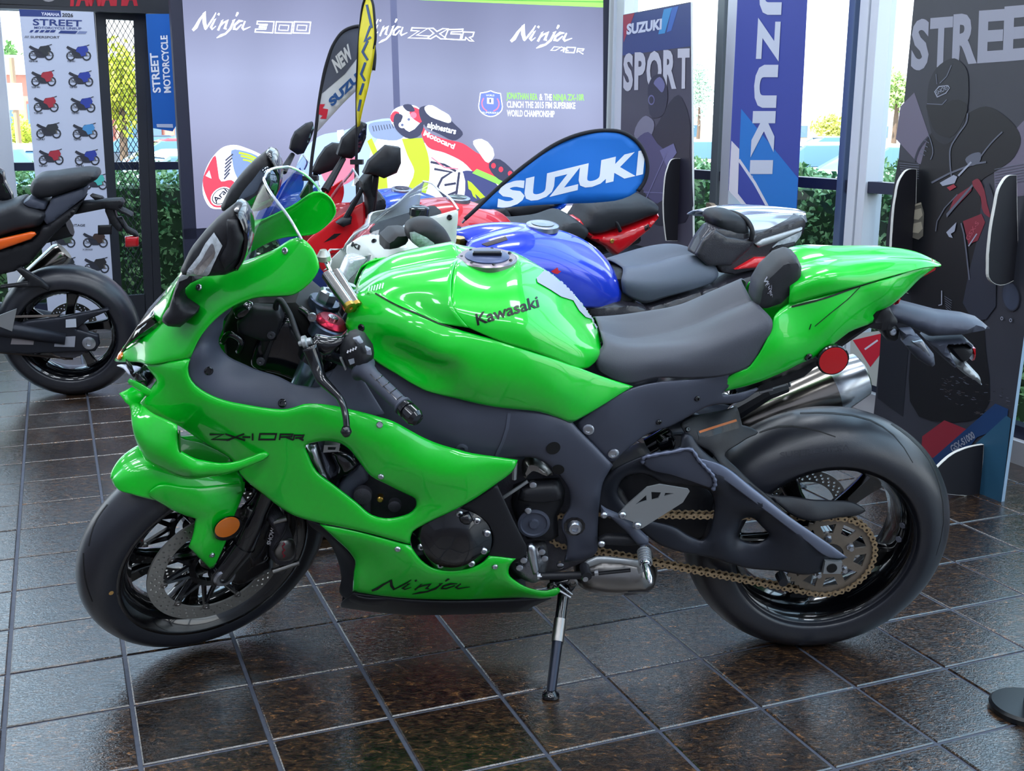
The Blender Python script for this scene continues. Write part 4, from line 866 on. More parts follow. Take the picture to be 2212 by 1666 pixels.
panel('swingarm_spine', G, [(1500, 990, .135), (1548, 1001, .14), (1632, 1060, .155), (1709, 1120, .165), (1770, 1162, .17), (1810, 1190, .172), (1832, 1207, .172, 1), (1795, 1207, .174), (1740, 1170, .173), (1640, 1095, .165), (1580, 1050, .155)], mat('spine_satin', '6a7184', .3, metal=.5), bike, roll=.003, th=.004)
slab('axle_adjuster', G, [(1783, 1213), (1820, 1215), (1816, 1240), (1778, 1240)], .14, .172, alus, bike, flat=True)
mb = MB(); c = G.P(1797, 1228, .173); mb.lathe(c - G.S * .03, G.S, [(0, .012), (.031, .012), (.031, 0)], 20); mb.mk('axle_end', hole_m, bike)
mb = MB(); c = G.P(1685, 1243, .12); mb.lathe(c, G.S, [(0, .012), (.03, .011), (.03, 0)], 12); mb.mk('stand_spool', blk, bike)
# chain and sprocket
SO = .112
loops = [ang_pts(.1035, 82), ang_pts(.034, 32)]
loops[0] = [((.1075 if k % 2 else .1005) * math.cos(2 * math.pi * k / 82), (.1075 if k % 2 else .1005) * math.sin(2 * math.pi * k / 82)) for k in range(82)]
for k in range(10):
    a = 2 * math.pi * k / 10 + .15; loops.append([((.062 if j in (0, 1) else .088) * math.cos(a + d), (.062 if j in (0, 1) else .088) * math.sin(a + d)) for j, d in enumerate((-.16, .16, .21, -.21))])
spr = plate('rear_sprocket', G, 0, BZ, SO, loops, .005, sprk, bike)
for k in range(5):
    a = 2 * math.pi * k / 5 + .1; mb = MB(); mb.lathe(G.W(.052 * math.cos(a), SO, BZ + .052 * math.sin(a)), G.S, [(0, .010), (.006, .009), (.007, .006), (.016, .006), (.016, 0)], 6); mb.mk('sprocket_nut', alu, spr, auto=.5)
mb = MB(); mb.lathe(G.W(0, .06, BZ), G.S, [(0, .055), (.04, .06), (.05, .05)], 32); mb.mk('sprocket_carrier', rimm, spr, auto=.6)
fs_ = G.L(1225, 1143, SO); r1, r2 = .106, .043; c1 = V((0, 0, BZ)); c2 = V((fs_.x, 0, fs_.z)); dv = c2 - c1; D = dv.length; th0 = math.atan2(dv.z, dv.x); al_ = math.acos((r1 - r2) / D)
cpath = []
def arc(c, r, a, b, n): return [V((c.x + r * math.cos(a + (b - a) * i / n), 0, c.z + r * math.sin(a + (b - a) * i / n))) for i in range(n + 1)]
cpath = arc(c1, r1, th0 + al_, th0 + 2 * math.pi - al_, 60) + arc(c2, r2, th0 - al_, th0 + al_, 16)
L_ = [0]; cpath.append(cpath[0])
for a, b in zip(cpath, cpath[1:]): L_.append(L_[-1] + (b - a).length)
NL = int(round(L_[-1] / .015875)); NL += NL % 2; pp = resample(cpath, NL + 1)
chain = subthing('drive_chain', bike)
def link_mesh(w, m_):
    b = MB()
    for s in (-1, 1):
        vs = []; 
        prof = [(-.0148, 0), (-.0122, .0055), (-.0079, .0072), (-.0035, .005), (0, .0042), (.0035, .005), (.0079, .0072), (.0122, .0055), (.0148, 0)]
        ring = prof + [(x, -y) for x, y in prof[-2:0:-1]]; n = len(ring)
        for y in (s * w - .0009, s * w + .0009): vs += [V((x, y, z)) for x, z in ring]
        b.add(vs, [tuple(range(n)), tuple(range(2 * n - 1, n - 1, -1))] + [(i, (i + 1) % n, n + (i + 1) % n, n + i) for i in range(n)])
    return b
lo = []
for w_ in (.0088, .0062):
    b = link_mesh(w_, gold)
    if w_ > .007:
        for x in (-.0079, .0079): b.lathe((x, -.0112, 0), (0, 1, 0), [(0, .0026), (.0224, .0026)], 6, mi=1)
    else:
        for x in (-.0079, .0079): b.lathe((x, -.006, 0), (0, 1, 0), [(0, .005), (.012, .005)], 6, mi=1)
    lo.append(mk('chain_link', b.v, b.f, [gold, mat('chain_pin', '3a3430', .4, metal=.9)], chain, local=True, mi=b.m))
for k in range(NL):
    a, b = pp[k], pp[k + 1]; mid = (a + b) / 2; t = (b - a).normalized()
    o = lo[k % 2] if k < 2 else lo[k % 2].copy()
    if k >= 2: C.objects.link(o)
    o.parent = chain; M = Matrix((t, V((0, 1, 0)), t.cross(V((0, 1, 0))))).transposed().to_4x4(); M.translation = V((mid.x, SO, mid.z)); o.matrix_basis = M
plate('front_sprocket', G, c2.x, c2.z, SO, [ang_pts(.042, 34)], .005, sprk, bike)
panel('chain_guard', G, [(1647, 1068, .12), (1700, 1074, .12), (1786, 1083, .118), (1859, 1095, .115), (1872, 1107, .115), (1863, 1113, .118), (1824, 1120, .13), (1709, 1114, .14), (1678, 1089, .135)], blk, bike, roll=.006, th=.005, ctrl=[(1760, 1100, .135)])
hg = panel('rear_hugger', G, [(1470, 917, .09), (1486, 906, .08), (1540, 892, .05), (1592, 879, .03, 1), (1598, 895, .03), (1604, 920, .04, 1), (1639, 937, .045), (1612, 951, .06), (1567, 986, .1), (1600, 1020, .125), (1640, 1057, .13), (1686, 1098, .135), (1703, 1118, .135), (1694, 1125, .135), (1632, 1074, .13), (1560, 1012, .12), (1530, 975, .11), (1510, 965, .11), (1478, 935, .1)], blk, bike, roll=.004, ctrl=[(1550, 930, .085)])
decal('warning_label', bvh(hg), [poly_px([(1506, 932), (1592, 906), (1596, 925), (1510, 950)], 12)], black_ink, hg, .0008)
decal('warning_stripe', bvh(hg), [stroke_px([(1510, 934), (1590, 908)], 5)], mat('orange_ink', 'c06a30', .5), hg, .0014)
bolt_at(bvh(hg), 1485, 928, .006, blkg, bike)
mb = MB(); mb.lathe(G.P(1429, 949, .05), (G.S + G.F * -.3), [(0, .02), (.03, .02), (.034, .014), (.034, 0)], 20); mb.tube([G.P(1400, 965, .05), G.P(1450, 935, .05)], .02, 12); mb.mk('shock_absorber', blkg, bike, auto=.6)
# ------------------------------------------------------------ engine
slab('pivot_housing', G, [(1285, 1040), (1345, 1060), (1372, 1110), (1400, 1150), (1400, 1200), (1290, 1215)], .0, .09, blk, bike, puff=.004)
slab('engine_block', G, [(700, 940), (900, 930), (1100, 985), (1250, 1010), (1290, 1080), (1290, 1210), (1220, 1240), (1120, 1260), (900, 1250), (820, 1180), (740, 1080), (690, 1010)], -.13, .115, steeld, bike)
slab('radiator', G, [(655, 945), (690, 950), (760, 1100), (730, 1120), (690, 1060), (660, 1000)], -.15, .15, mat('radiator_fins', '6f7584', .5, metal=.5), bike)
slab('radiator_tank', G, [(660, 968), (682, 964), (705, 1030), (712, 1046), (690, 1028), (668, 990)], .14, .175, alu, bike, puff=.003)
slab('radiator_hose', G, [(712, 975), (760, 985), (775, 1010), (760, 1028), (735, 1040), (728, 1062), (712, 1050), (725, 1020)], .12, .165, blkg, bike, puff=.01, round_=.03, sm=True)
slab('hose_guard', G, [(735, 1042), (780, 1010), (795, 1040), (770, 1060), (766, 1095), (728, 1062)], .12, .15, gry, bike, puff=.006, sm=True)
for p, r in (((784, 1065), .02), ((853, 1087), .014), ((822, 1072), .007)):
    mb = MB(); mb.lathe(G.P(*p, .15), G.S, [(0, r), (.015, r), (.017, r * .7), (.017, 0)], 16); mb.mk('engine_fitting', steeld if r > .01 else goldb, bike, auto=.6)
slab('crankcase_rib', G, [(775, 1080), (800, 1075), (800, 1120), (775, 1100)], .12, .15, steeld, bike)
slab('vent_bracket', G, [(700, 962), (734, 962), (732, 976), (698, 978)], .15, .17, alus, bike, holes=[[(708, 966), (726, 966), (724, 972), (708, 972)]], flat=True)
# round cover
cv = G.P(977, 1172, .2); mb = MB(); mb.lathe(cv - G.S * .05, G.S, [(0, .092), (.035, .092), (.04, .088), (.045, .07), (.062, .055), (.066, .03), (.067, 0)], 56); cov = mb.mk('engine_cover', blkg, bike, auto=.9)
for p in ((910, 1178), (951, 1217), (1018, 1214), (1045, 1187), (1052, 1149), (992, 1107), (1030, 1122)):
    mb = MB(); mb.lathe(G.P(*p, .188), G.S, [(0, .0085), (.008, .0085), (.011, .006), (.011, .003), (.006, .003), (.006, 0)], 12); mb.mk('cover_bolt', alu, cov, auto=.6)
slab('cover_boss', G, [(992, 1118), (1012, 1112), (1024, 1126), (1012, 1138), (994, 1134)], .19, .21, blkg, cov, puff=.003)
pc2 = slab('sprocket_cover', G, [(1110, 1060), (1135, 1050), (1158, 1047), (1210, 1045), (1222, 1070), (1218, 1095), (1205, 1120), (1208, 1165), (1190, 1175), (1140, 1172), (1118, 1135), (1106, 1100)], .09, .14, blk, bike, puff=.008, round_=.02)
mb = MB(); mb.lathe(G.P(1153, 1130, .145), G.S, [(0, .036), (.004, .036), (.006, .03), (.002, .028), (.002, .012), (.008, .01), (.008, 0)], 32); mb.mk('cover_disc', gry, pc2, auto=.5)
slab('cover_step', G, [(1128, 1062), (1150, 1052), (1206, 1048), (1216, 1068), (1214, 1085), (1160, 1092), (1120, 1085)], .13, .16, blk, pc2, puff=.006, round_=.015)
bolt_at(bvh(pc2, pc2.children[1]), 1151, 1046, .007, alu, bike)
for p in ((1151, 1045), (1210, 1219), (1140, 1100)):
    mb = MB(); mb.lathe(G.P(*p, .15), G.S, [(0, .0085), (.008, .008), (.01, .004), (.01, 0)], 10); mb.mk('case_bolt', alu, bike, auto=.6)
slab('oil_line', G, [(1130, 1010), (1145, 998), (1165, 1002), (1185, 1018), (1196, 1032), (1180, 1032), (1150, 1022), (1136, 1040)], .10, .14, steel, bike, puff=.012, round_=.03, sm=True)
mb = MB(); mb.tube([G.P(1080, 1080, .15), G.P(1140, 1040, .15)], .004, 8); mb.tube([G.P(1110, 1035, .15), G.P(1112, 1000, .15)], .006, 8); mb.mk('coolant_pipe', alus, bike)
# ------------------------------------------------------------ foot controls
hp = slab('heel_plate', G, [(1335, 1112), (1354, 1091), (1398, 1053), (1425, 1047), (1486, 1057), (1490, 1062), (1475, 1086), (1388, 1141), (1377, 1144), (1367, 1139), (1368, 1128), (1346, 1120)], .185, .189, alus, bike, flat=True, step=.02, holes=[[(1373, 1090, 1), (1396, 1070, 1), (1397, 1082, 1)], [(1407, 1063, 1), (1428, 1064, 1), (1422, 1077, 1), (1408, 1081, 1)], [(1435, 1072, 1), (1437, 1065, 1), (1457, 1066, 1)]])
for p in ((1344, 1112), (1377, 1135)):
    mb = MB(); mb.lathe(G.P(*p, .19), G.S, [(0, .0085), (.004, .0085), (.007, .006), (.007, .003), (.003, .003), (.003, 0)], 12); mb.mk('plate_bolt', alu, hp, auto=.6)
fp = subthing('footrest_bracket', bike)
slab('bracket_upper', G, [(1300, 1098), (1312, 1106), (1345, 1120), (1375, 1142), (1402, 1168), (1402, 1180), (1384, 1184), (1376, 1178), (1352, 1150), (1320, 1122), (1300, 1118)], .165, .185, gry, fp, puff=.002)
slab('bracket_lower', G, [(1294, 1168), (1310, 1160), (1350, 1160), (1376, 1162), (1382, 1180), (1350, 1182), (1310, 1180), (1296, 1180)], .155, .175, blk, fp, puff=.002)
for p in ((1305, 1112), (1299, 1174)):
    mb = MB(); mb.lathe(G.P(*p, .18), G.S, [(0, .008), (.004, .008), (.007, .005), (.007, 0)], 12); mb.mk('bracket_bolt', alu, fp, auto=.6)
pa, pb = G.P(1390, 1185, .19), G.P(1395, 1222, .245); pc3 = G.P(1406, 1260, .29); mb = MB(); dd_ = pb - pa
mb.tube([pa, pa.lerp(pb, .1), pa.lerp(pb, .9), pb], [.012, .0145, .013, .011], 14); mb.tube([pb, pb.lerp(pc3, .7), pc3], [.009, .008, .003], 12); mb.mk('footrest', chrome, bike, smooth=False, auto=.6)
mb = MB(); [mb.tube([pa.lerp(pb, t), pa.lerp(pb, t + .05)], .0158, 14) for t in (.2, .35, .5, .65, .8)]; mb.mk('footrest_knurl', alus, bike, auto=.6)
gl = subthing('gear_lever', bike)
slab('lever_arm', G, [(1256, 1226), (1270, 1214), (1290, 1206), (1310, 1206), (1385, 1214), (1392, 1222), (1390, 1238), (1380, 1242), (1376, 1228), (1340, 1220), (1298, 1219), (1272, 1228)], .18, .192, alus, gl, puff=.001)
mb = MB(); mb.tube([G.P(1262, 1224, .19), G.P(1268, 1246, .23)], .011, 12); mb.mk('toe_rubber', blk, gl, auto=.7)
mb = MB(); mb.lathe(G.P(1264, 1249, .225), G.S, [(0, .008), (.006, .006), (.006, 0)], 12); mb.mk('toe_screw', alu, gl)
mb = MB(); mb.tube([G.P(1165, 1245, .17), G.P(1255, 1243, .175)], .009, 10); mb.tube([G.P(1255, 1243, .175), G.P(1362, 1232, .18)], .0045, 8); mb.mk('shift_rod', blk, gl, auto=.7)
mb = MB(); mb.tube([G.P(1284, 1238, .179), G.P(1292, 1237, .179)], .0075, 6); mb.mk('rod_nut', alu, gl); mb = MB(); mb.tube([G.P(1160, 1245, .172), G.P(1170, 1245, .172)], .0075, 6); mb.mk('rod_nut', alu, gl)
slab('shift_crank', G, [(1136, 1183), (1148, 1178), (1158, 1184), (1162, 1215), (1166, 1240), (1152, 1244), (1144, 1215)], .165, .18, alu, bike, puff=.003)
slab('starter_case', G, [(1102, 1232), (1118, 1212), (1140, 1196), (1180, 1190), (1186, 1215), (1178, 1250), (1160, 1268), (1130, 1262), (1110, 1248)], .08, .155, mat('cast_alloy', '8a8c92', .4, metal=.9, noise_=(90, .35), bump=.5, bscale=250), bike, puff=.012, round_=.04, sm=True)
for p in ((1131, 1206), (1122, 1222), (1170, 1188), (1176, 1202)):
    mb = MB(); mb.lathe(G.P(*p, .165), G.S, [(0, .009), (.01, .008), (.012, .004), (.012, 0)], 10); mb.mk('case_bolt', alu, bike, auto=.6)
# ------------------------------------------------------------ side stand
ss = subthing('side_stand', bike); top = G.P(1219, 1272, .10); foot = hitz(1190, 1497, .012)
mb = MB(); k1 = top.lerp(foot, .42); mb.tube([top, top.lerp(foot, .2), k1], [.014, .013, .013], 14); mb.mk('stand_upper', blkg, ss, auto=.7)
mb = MB(); mb.tube([top.lerp(foot, .3), top.lerp(foot, .52)], .0145, 14); mb.mk('stand_label_sleeve', steel, ss, auto=.7)
mb = MB(); mb.tube([top.lerp(foot, .5), foot], [.0125, .011], 14); mb.mk('stand_leg', mat('stand_dark', '2c303c', .3, metal=.7), ss, auto=.7)
mb = MB(); mb.lathe(foot - V((0, 0, .012)), (0, 0, 1), [(0, .017), (.004, .02), (.010, .019), (.014, .014), (.02, .011)], 20); mb.mk('stand_foot', blkg, ss, auto=.6)
mb = MB(); mb.tube([G.P(1195, 1268, .12), G.P(1232, 1290, .12)], .004, 8); mb.tube([G.P(1208, 1262, .125), G.P(1236, 1284, .12)], .003, 8); mb.mk('stand_spring', alu, ss)
slab('stand_bracket', G, [(1188, 1262), (1240, 1250), (1246, 1268), (1238, 1284), (1215, 1290), (1196, 1276)], .07, .1, blkg, ss, puff=.002)
for p in ((1192, 1266), (1237, 1256)):
    mb = MB(); mb.lathe(G.P(*p, .1), G.S, [(0, .012), (.006, .012), (.008, .007), (.004, .005), (.004, 0)], 14); mb.mk('bracket_bolt', steel, ss, auto=.6)
# ------------------------------------------------------------ cockpit
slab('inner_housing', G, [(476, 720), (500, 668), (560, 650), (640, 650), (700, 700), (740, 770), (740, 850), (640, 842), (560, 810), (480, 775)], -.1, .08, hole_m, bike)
slab('control_unit', G, [(510, 700), (545, 665), (600, 668), (612, 690), (595, 738), (570, 742), (512, 722)], .08, .115, blk, bike, puff=.004)
slab('battery_cover', G, [(545, 760), (585, 705), (625, 690), (655, 735), (690, 790), (680, 830), (600, 812), (540, 790)], .06, .1, blkg, bike, puff=.01, sm=True)
for p in ((586, 723), (563, 780)):
    mb = MB(); mb.lathe(G.P(*p, .115), G.S, [(0, .009), (.006, .008), (.006, .003), (.003, 0)], 10); mb.mk('case_bolt', steeld, bike, auto=.6)
mb = MB(); mb.tube(crs([G.P(*p) for p in [(606, 695, .1), (596, 660, .11), (604, 648, .12), (622, 672, .14), (645, 730, .18), (652, 742, .2)]], n=6), .006, 8); mb.mk('clutch_cable', blk, bike, smooth=True)
for pts_, r_w in (([(480, 740, .1), (500, 722, .11), (520, 735, .11), (515, 760, .1)], .007), ([(600, 690, .08), (640, 665, .07), (665, 680, .08), (680, 720, .09)], .008), ([(625, 760, .09), (650, 790, .1), (690, 800, .11), (715, 780, .12)], .006), ([(620, 650, .04), (640, 690, .06), (635, 740, .07)], .009)):
    mb = MB(); mb.tube(crs([G.P(*p) for p in pts_], n=6), r_w, 8); mb.mk('cable', blkg, bike, smooth=True)
slab('relay_box', G, [(500, 672), (530, 660), (548, 668), (540, 690), (508, 696)], .07, .11, blkg, bike, puff=.002); slab('connector', G, [(660, 700), (685, 690), (700, 705), (690, 725), (668, 722)], .04, .08, blkg, bike, puff=.003)
slab('cover_rib', G, [(560, 790), (582, 735), (600, 700), (610, 702), (590, 742), (572, 795)], .09, .112, blk, bike)
mb = MB(); mb.tube([G.P(566, 800, .09), G.P(575, 740, .1), G.P(590, 700, .1)], .01, 8); mb.mk('wiring_loom', hole_m, bike, smooth=True)
capc = G.P(718, 690, .105)                     # left fork cap
tcz = FAX
stem = G.P(707, 640, 0.03); capr = G.P(655, 633, -.075)
mb = MB(); mb.lathe(capc - tcz * .20, tcz, [(0, .026), (.16, .026)], 24); mb.lathe(capr - tcz * .2, tcz, [(0, .026), (.19, .026)], 24); mb.mk('fork_tube', mat('fork_blue_grey', '7f97a6', .25, metal=.9), bike, auto=.6)
pl = MB()
def tri(c, r, z0, z1): pl.lathe(c, tcz, [(z0, r), (z1 - .003, r), (z1, r - .003)], 28)
tri(capc, .037, -.042, -.012); tri(capr, .037, -.042, -.012); tri(stem, .034, -.042, -.010)
side = (capr - capc); 
for a, b in ((capc, stem), (stem, capr)):
    d = (b - a); e = d.cross(tcz).normalized() * .024; vs = []
    for z in (-.040, -.015):
        vs += [a + e + tcz * z, a - e + tcz * z, b - e + tcz * z, b + e + tcz * z]
    pl.add(vs, [(0, 1, 2, 3), (7, 6, 5, 4), (0, 4, 5, 1), (1, 5, 6, 2), (2, 6, 7, 3), (3, 7, 4, 0)])
tcl = pl.mk('triple_clamp', mat('clamp_grey', '4c5668', .3, metal=.8), bike, auto=.6)
mb = MB(); mb.lathe(stem - tcz * .012, tcz, [(0, .021), (.022, .021), (.026, .016), (.026, .01), (.02, .009)], 6); mb.mk('steering_nut', alu, bike, auto=.5)
mb = MB(); mb.lathe(capc - tcz * .014, tcz, [(0, .031), (.006, .034), (.012, .031), (.016, .026), (.016, 0)], 36); rc_ = mb.mk('fork_cap', redano, bike, auto=.6)
mb = MB(); mb.lathe(capc + tcz * .002, tcz, [(0, .011), (.004, .011), (.004, .006), (.001, .005), (.001, 0)], 16); mb.mk('cap_adjuster', chrome, rc_, auto=.6)
mb = MB(); mb.lathe(capr - tcz * .014, tcz, [(0, .028), (.008, .03), (.016, .024), (.016, 0)], 28); mb.mk('fork_cap', blkg, bike, auto=.6)
mb = MB(); mb.lathe(capc - tcz * .1, tcz, [(0, .036), (.045, .037)], 28); mb.mk('clip_on_clamp', blkg, bike, auto=.6)
mb = MB(); mb.lathe(G.P(675, 684, .12), G.S, [(0, .009), (.006, .009), (.006, .004), (.002, .004), (.002, 0)], 14); mb.mk('clamp_bolt', alu, bike, auto=.6)
mb = MB(); mb.lathe(G.P(759, 621, .03), tcz, [(-.02, .012), (-.004, .014), (0, .009), (.006, .008), (.006, 0)], 14); mb.mk('clamp_bolt', alu, bike, auto=.6)
# steering damper: two cylinders
dmp = subthing('steering_damper', bike)
for (p, q, o, o2) in (((706, 592), (753, 660), .05, .125), ((724, 588), (768, 658), .03, .105)):
    a, b = G.P(*p, o), G.P(*q, o2); mb = MB(); t = (b - a).normalized(); l = (b - a).length; mb.lathe(a, t, [(0, .006), (.002, .0125), (l, .0125)], 20); mb.mk('damper_cylinder', mat('damper_silver', 'b0aca8', .22, metal=1), dmp, auto=.6)
    mb = MB(); mb.lathe(b, t, [(0, .0135), (.009, .0135), (.01, .0105), (.009, .004), (.006, .003), (.006, 0)], 18); mb.mk('damper_end', goldb, dmp, auto=.6)
mb = MB(); mb.tube([G.P(704, 566, .03), G.P(716, 592, .045)], .0045, 8); mb.mk('damper_rod', chrome, dmp)
mb = MB(); c = G.P(699, 555, .03); mb.lathe(c - G.U * .01, G.U, [(0, .009), (.003, .0145), (.013, .0145), (.018, .011), (.025, .007), (.025, 0)], 18); mb.mk('damper_ball_joint', mat('joint_pale', 'b0b0a8', .35, metal=.7), dmp, auto=.6)
# handlebar, switchgear, grip
hbn = subthing('left_handlebar', bike); ga, gb = G.P(783, 795, .235), G.P(890, 896, .345); gd = (gb - ga).normalized(); gl_ = (gb - ga).length
root = capc - tcz * .08
mb = MB(); mb.tube([root, ga], .011, 12); mb.mk('bar_tube', blkg, hbn)
mb = MB(); k = [(0, .027), (.004, .028), (.012, .02), (.03, .0165)] + [(t, .0165) for t in (.04,)] + [(gl_ * .78, .0155), (gl_ * .78 + .003, .019), (gl_ * .78 + .007, .019), (gl_ * .78 + .009, .0155)]; mb.lathe(ga, gd, k, 28); grp = mb.mk('grip', mat('grip_rubber', '454a58', .55), hbn, auto=.7)
T = bvh(grp); decal('grip_pattern', T, [stroke_px([(800 + i * 15, 800 + i * 14 + 8), (812 + i * 15, 822 + i * 14), (826 + i * 15, 812 + i * 14)], 1.8) for i in range(4)], blkg, grp, .0006)
mb = MB(); mb.lathe(ga + gd * gl_ * .8, gd, [(0, .016), (.012, .0175), (.016, .0175), (.017, .0145), (.021, .0145), (.022, .0175), (.04, .0175), (.048, .013), (.05, 0)], 28); mb.mk('bar_end', blkg, hbn, auto=.5)
sg = slab('switch_housing', G, [(732, 758), (745, 735), (765, 728), (785, 735), (803, 762), (806, 780), (790, 800), (765, 808), (742, 795), (734, 775)], .195, .25, blk, hbn, puff=.01, round_=.03)
T = bvh(sg); decal('switch_symbols', T, [stroke_px([(751 + i * 5.5, 763 - i * 2.6), (753 + i * 5.5, 757 - i * 2.6)], 3) for i in range(4)], white_ink, sg)
slab('switch_button', G, [(762, 734), (776, 730), (784, 742), (772, 748)], .25, .265, mat('switch_grey', '8a909c', .4), hbn, puff=.001); slab('switch_button', G, [(788, 752), (800, 758), (802, 770), (792, 768)], .25, .268, mat('switch_grey'), hbn)
slab('horn_button', G, [(752, 780), (764, 776), (766, 786), (756, 790)], .25, .262, mat('switch_grey'), hbn); slab('flash_trigger', G, [(733, 776), (738, 776), (748, 800), (745, 803)], .24, .256, alus, hbn)
lv = subthing('clutch_lever', bike)
slab('lever_perch', G, [(668, 742), (680, 732), (712, 738), (735, 735), (748, 722), (754, 728), (736, 750), (710, 772), (690, 770)], .2, .235, blkg, lv, puff=.004)
lp = crs([G.P(*p) for p in [(668, 748, .24), (682, 785, .25), (694, 818, .27), (715, 840, .29), (735, 862, .31), (746, 895, .33), (749, 925, .345)]], n=5)
mb = MB(); n_ = len(lp); mb.tube(lp, [.016 - .0095 * min(1, i / n_ * 1.6) for i in range(n_)], 10); mb.mk('lever_blade', blkg, lv, smooth=True)
mb = MB(); c = G.P(748, 932, .347); mb.lathe(c - G.U * .0115, G.U, [(0, 0), (.002, .007), (.0115, .0115), (.021, .007), (.023, 0)], 16); mb.mk('lever_ball', blkg, lv, smooth=True)
mb = MB(); c0, c1_ = G.P(652, 742, .235), G.P(668, 738, .235); mb.lathe(c0, (c1_ - c0), [(-.006, .005), (0, .006), (.003, .014), (.01, .014), (.012, .008), (.02, .007)], 18); mb.mk('cable_adjuster', alus, lv, auto=.6)
# the right bar, mostly hidden
rb0 = capr - tcz * .08; rb1 = rb0 + H.S * -.22 - H.U * .03 - H.F * .05
mb = MB(); mb.tube([rb0, rb0.lerp(rb1, .35)], .011, 10); mb.tube([rb0.lerp(rb1, .35), rb1], .0165, 14); mb.mk('right_grip', mat('grip_rubber'), bike, auto=.7)
#mb.box(Matrix.Translation(G.W(.5, 0, .93)) @ G.M.to_3x3().to_4x4() @ Matrix.Rotation(math.radians(0), 4, 'Y'), .001, .001, .001)
slab('instrument_panel', G, [(560, 600), (600, 575), (612, 600), (575, 628)], -.07, .07, blk, bike)
# ================================================================ DISPLAYS
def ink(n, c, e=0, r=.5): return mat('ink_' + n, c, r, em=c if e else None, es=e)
def board(name, fr, pts, th, m, parent, off=0, edge=None):
    "flat board with its front at off, given by pixel corners"
    P = [fr.P(x, y, off) for x, y in pts]; Q = [p - fr.S * th for p in P]; n = len(P); mb = MB()
    nn = (P[1] - P[0]).cross(P[2] - P[0]); fl = nn.dot(fr.S) < 0
    f = [tuple(range(n))[::-1] if fl else tuple(range(n)), tuple(range(n, 2 * n)) if fl else tuple(range(n, 2 * n))[::-1]]
    mb.add(P + Q, f, 0); mb.add(P + Q, [(i, (i + 1) % n, n + (i + 1) % n, n + i) for i in range(n)], 1 if edge else 0)
    o = mb.mk(name, [m, edge] if edge else m, parent); return o
# ---- big banner backlit by the windows; that light is put in as emission
bk = back(7.15)
bd = thing('backlit_banner', 'large lavender backlit motorcycle race banner standing before the back windows', 'banner', bk.M)
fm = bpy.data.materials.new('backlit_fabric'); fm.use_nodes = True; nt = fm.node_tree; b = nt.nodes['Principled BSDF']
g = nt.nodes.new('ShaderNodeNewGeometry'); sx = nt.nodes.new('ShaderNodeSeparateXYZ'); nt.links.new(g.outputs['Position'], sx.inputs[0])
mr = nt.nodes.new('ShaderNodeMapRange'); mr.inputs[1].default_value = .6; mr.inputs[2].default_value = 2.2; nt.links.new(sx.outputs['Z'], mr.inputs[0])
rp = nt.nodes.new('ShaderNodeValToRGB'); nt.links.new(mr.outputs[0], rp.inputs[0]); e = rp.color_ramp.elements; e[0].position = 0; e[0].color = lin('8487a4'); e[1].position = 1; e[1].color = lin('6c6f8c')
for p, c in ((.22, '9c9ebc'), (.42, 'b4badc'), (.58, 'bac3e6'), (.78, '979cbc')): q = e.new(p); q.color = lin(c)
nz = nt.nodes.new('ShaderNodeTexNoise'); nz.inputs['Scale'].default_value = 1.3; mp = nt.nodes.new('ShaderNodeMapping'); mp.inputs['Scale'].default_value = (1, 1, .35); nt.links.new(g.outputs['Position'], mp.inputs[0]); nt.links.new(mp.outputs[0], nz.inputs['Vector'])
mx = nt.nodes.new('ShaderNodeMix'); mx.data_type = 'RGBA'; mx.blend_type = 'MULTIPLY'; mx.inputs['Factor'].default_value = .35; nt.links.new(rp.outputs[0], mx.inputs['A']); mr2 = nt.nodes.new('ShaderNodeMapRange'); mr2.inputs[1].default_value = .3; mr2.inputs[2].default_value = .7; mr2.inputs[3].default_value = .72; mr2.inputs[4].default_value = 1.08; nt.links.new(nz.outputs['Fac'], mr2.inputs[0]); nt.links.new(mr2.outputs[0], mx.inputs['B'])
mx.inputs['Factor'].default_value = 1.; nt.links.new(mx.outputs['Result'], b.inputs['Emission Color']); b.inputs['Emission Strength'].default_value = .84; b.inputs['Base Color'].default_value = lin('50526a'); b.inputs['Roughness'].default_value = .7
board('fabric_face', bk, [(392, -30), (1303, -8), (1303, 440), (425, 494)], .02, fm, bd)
dkf = mat('banner_frame', '23253a', .5)
xl, xr, zt, zb = bk.L(392, 0).x, bk.L(1303, 0).x, 2.24, bk.L(415, 494).z
for nm, x0, x1, z0, z1 in (('frame_left', xl - .06, xl + .01, .0, zt), ('frame_right', xr - .005, xr + .045, 0, zt), ('frame_top', xl - .06, xr + .045, zt - .02, zt + .06), ('frame_bottom', xl - .06, xr + .045, zb - .06, zb)):
    mb = MB(); mb.box(bk.M, x1 - x0, .09, z1 - z0, c=((x0 + x1) / 2, -.05, (z0 + z1) / 2)); mb.mk(nm, dkf, bd)
pr = Print(bk, 0)
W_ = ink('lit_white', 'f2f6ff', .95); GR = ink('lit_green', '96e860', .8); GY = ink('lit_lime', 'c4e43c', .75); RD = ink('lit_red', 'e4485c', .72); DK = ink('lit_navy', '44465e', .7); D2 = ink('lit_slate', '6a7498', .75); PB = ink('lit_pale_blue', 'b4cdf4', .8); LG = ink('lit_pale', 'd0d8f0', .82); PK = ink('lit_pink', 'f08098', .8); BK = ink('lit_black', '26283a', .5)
pr.poly([(880, -12), (1303, -6), (1303, 16), (905, 0)], GR)
pr.line([(895, -3), (1303, 4)], 2, ink('lit_dgreen', '50a040', .7))
pr.poly([(842, -20), (856, -20), (872, 460), (858, 462)], ink('seam_shadow', '5c6080', .6))  # seam drawn as a dark band, painting the post's shadow through the cloth
for p0, sk, w in (((415, 34), 0, 1), ):
    pass
for sh in ninja(415, 26, 541, 84): pr.add(sh, W_, 2)
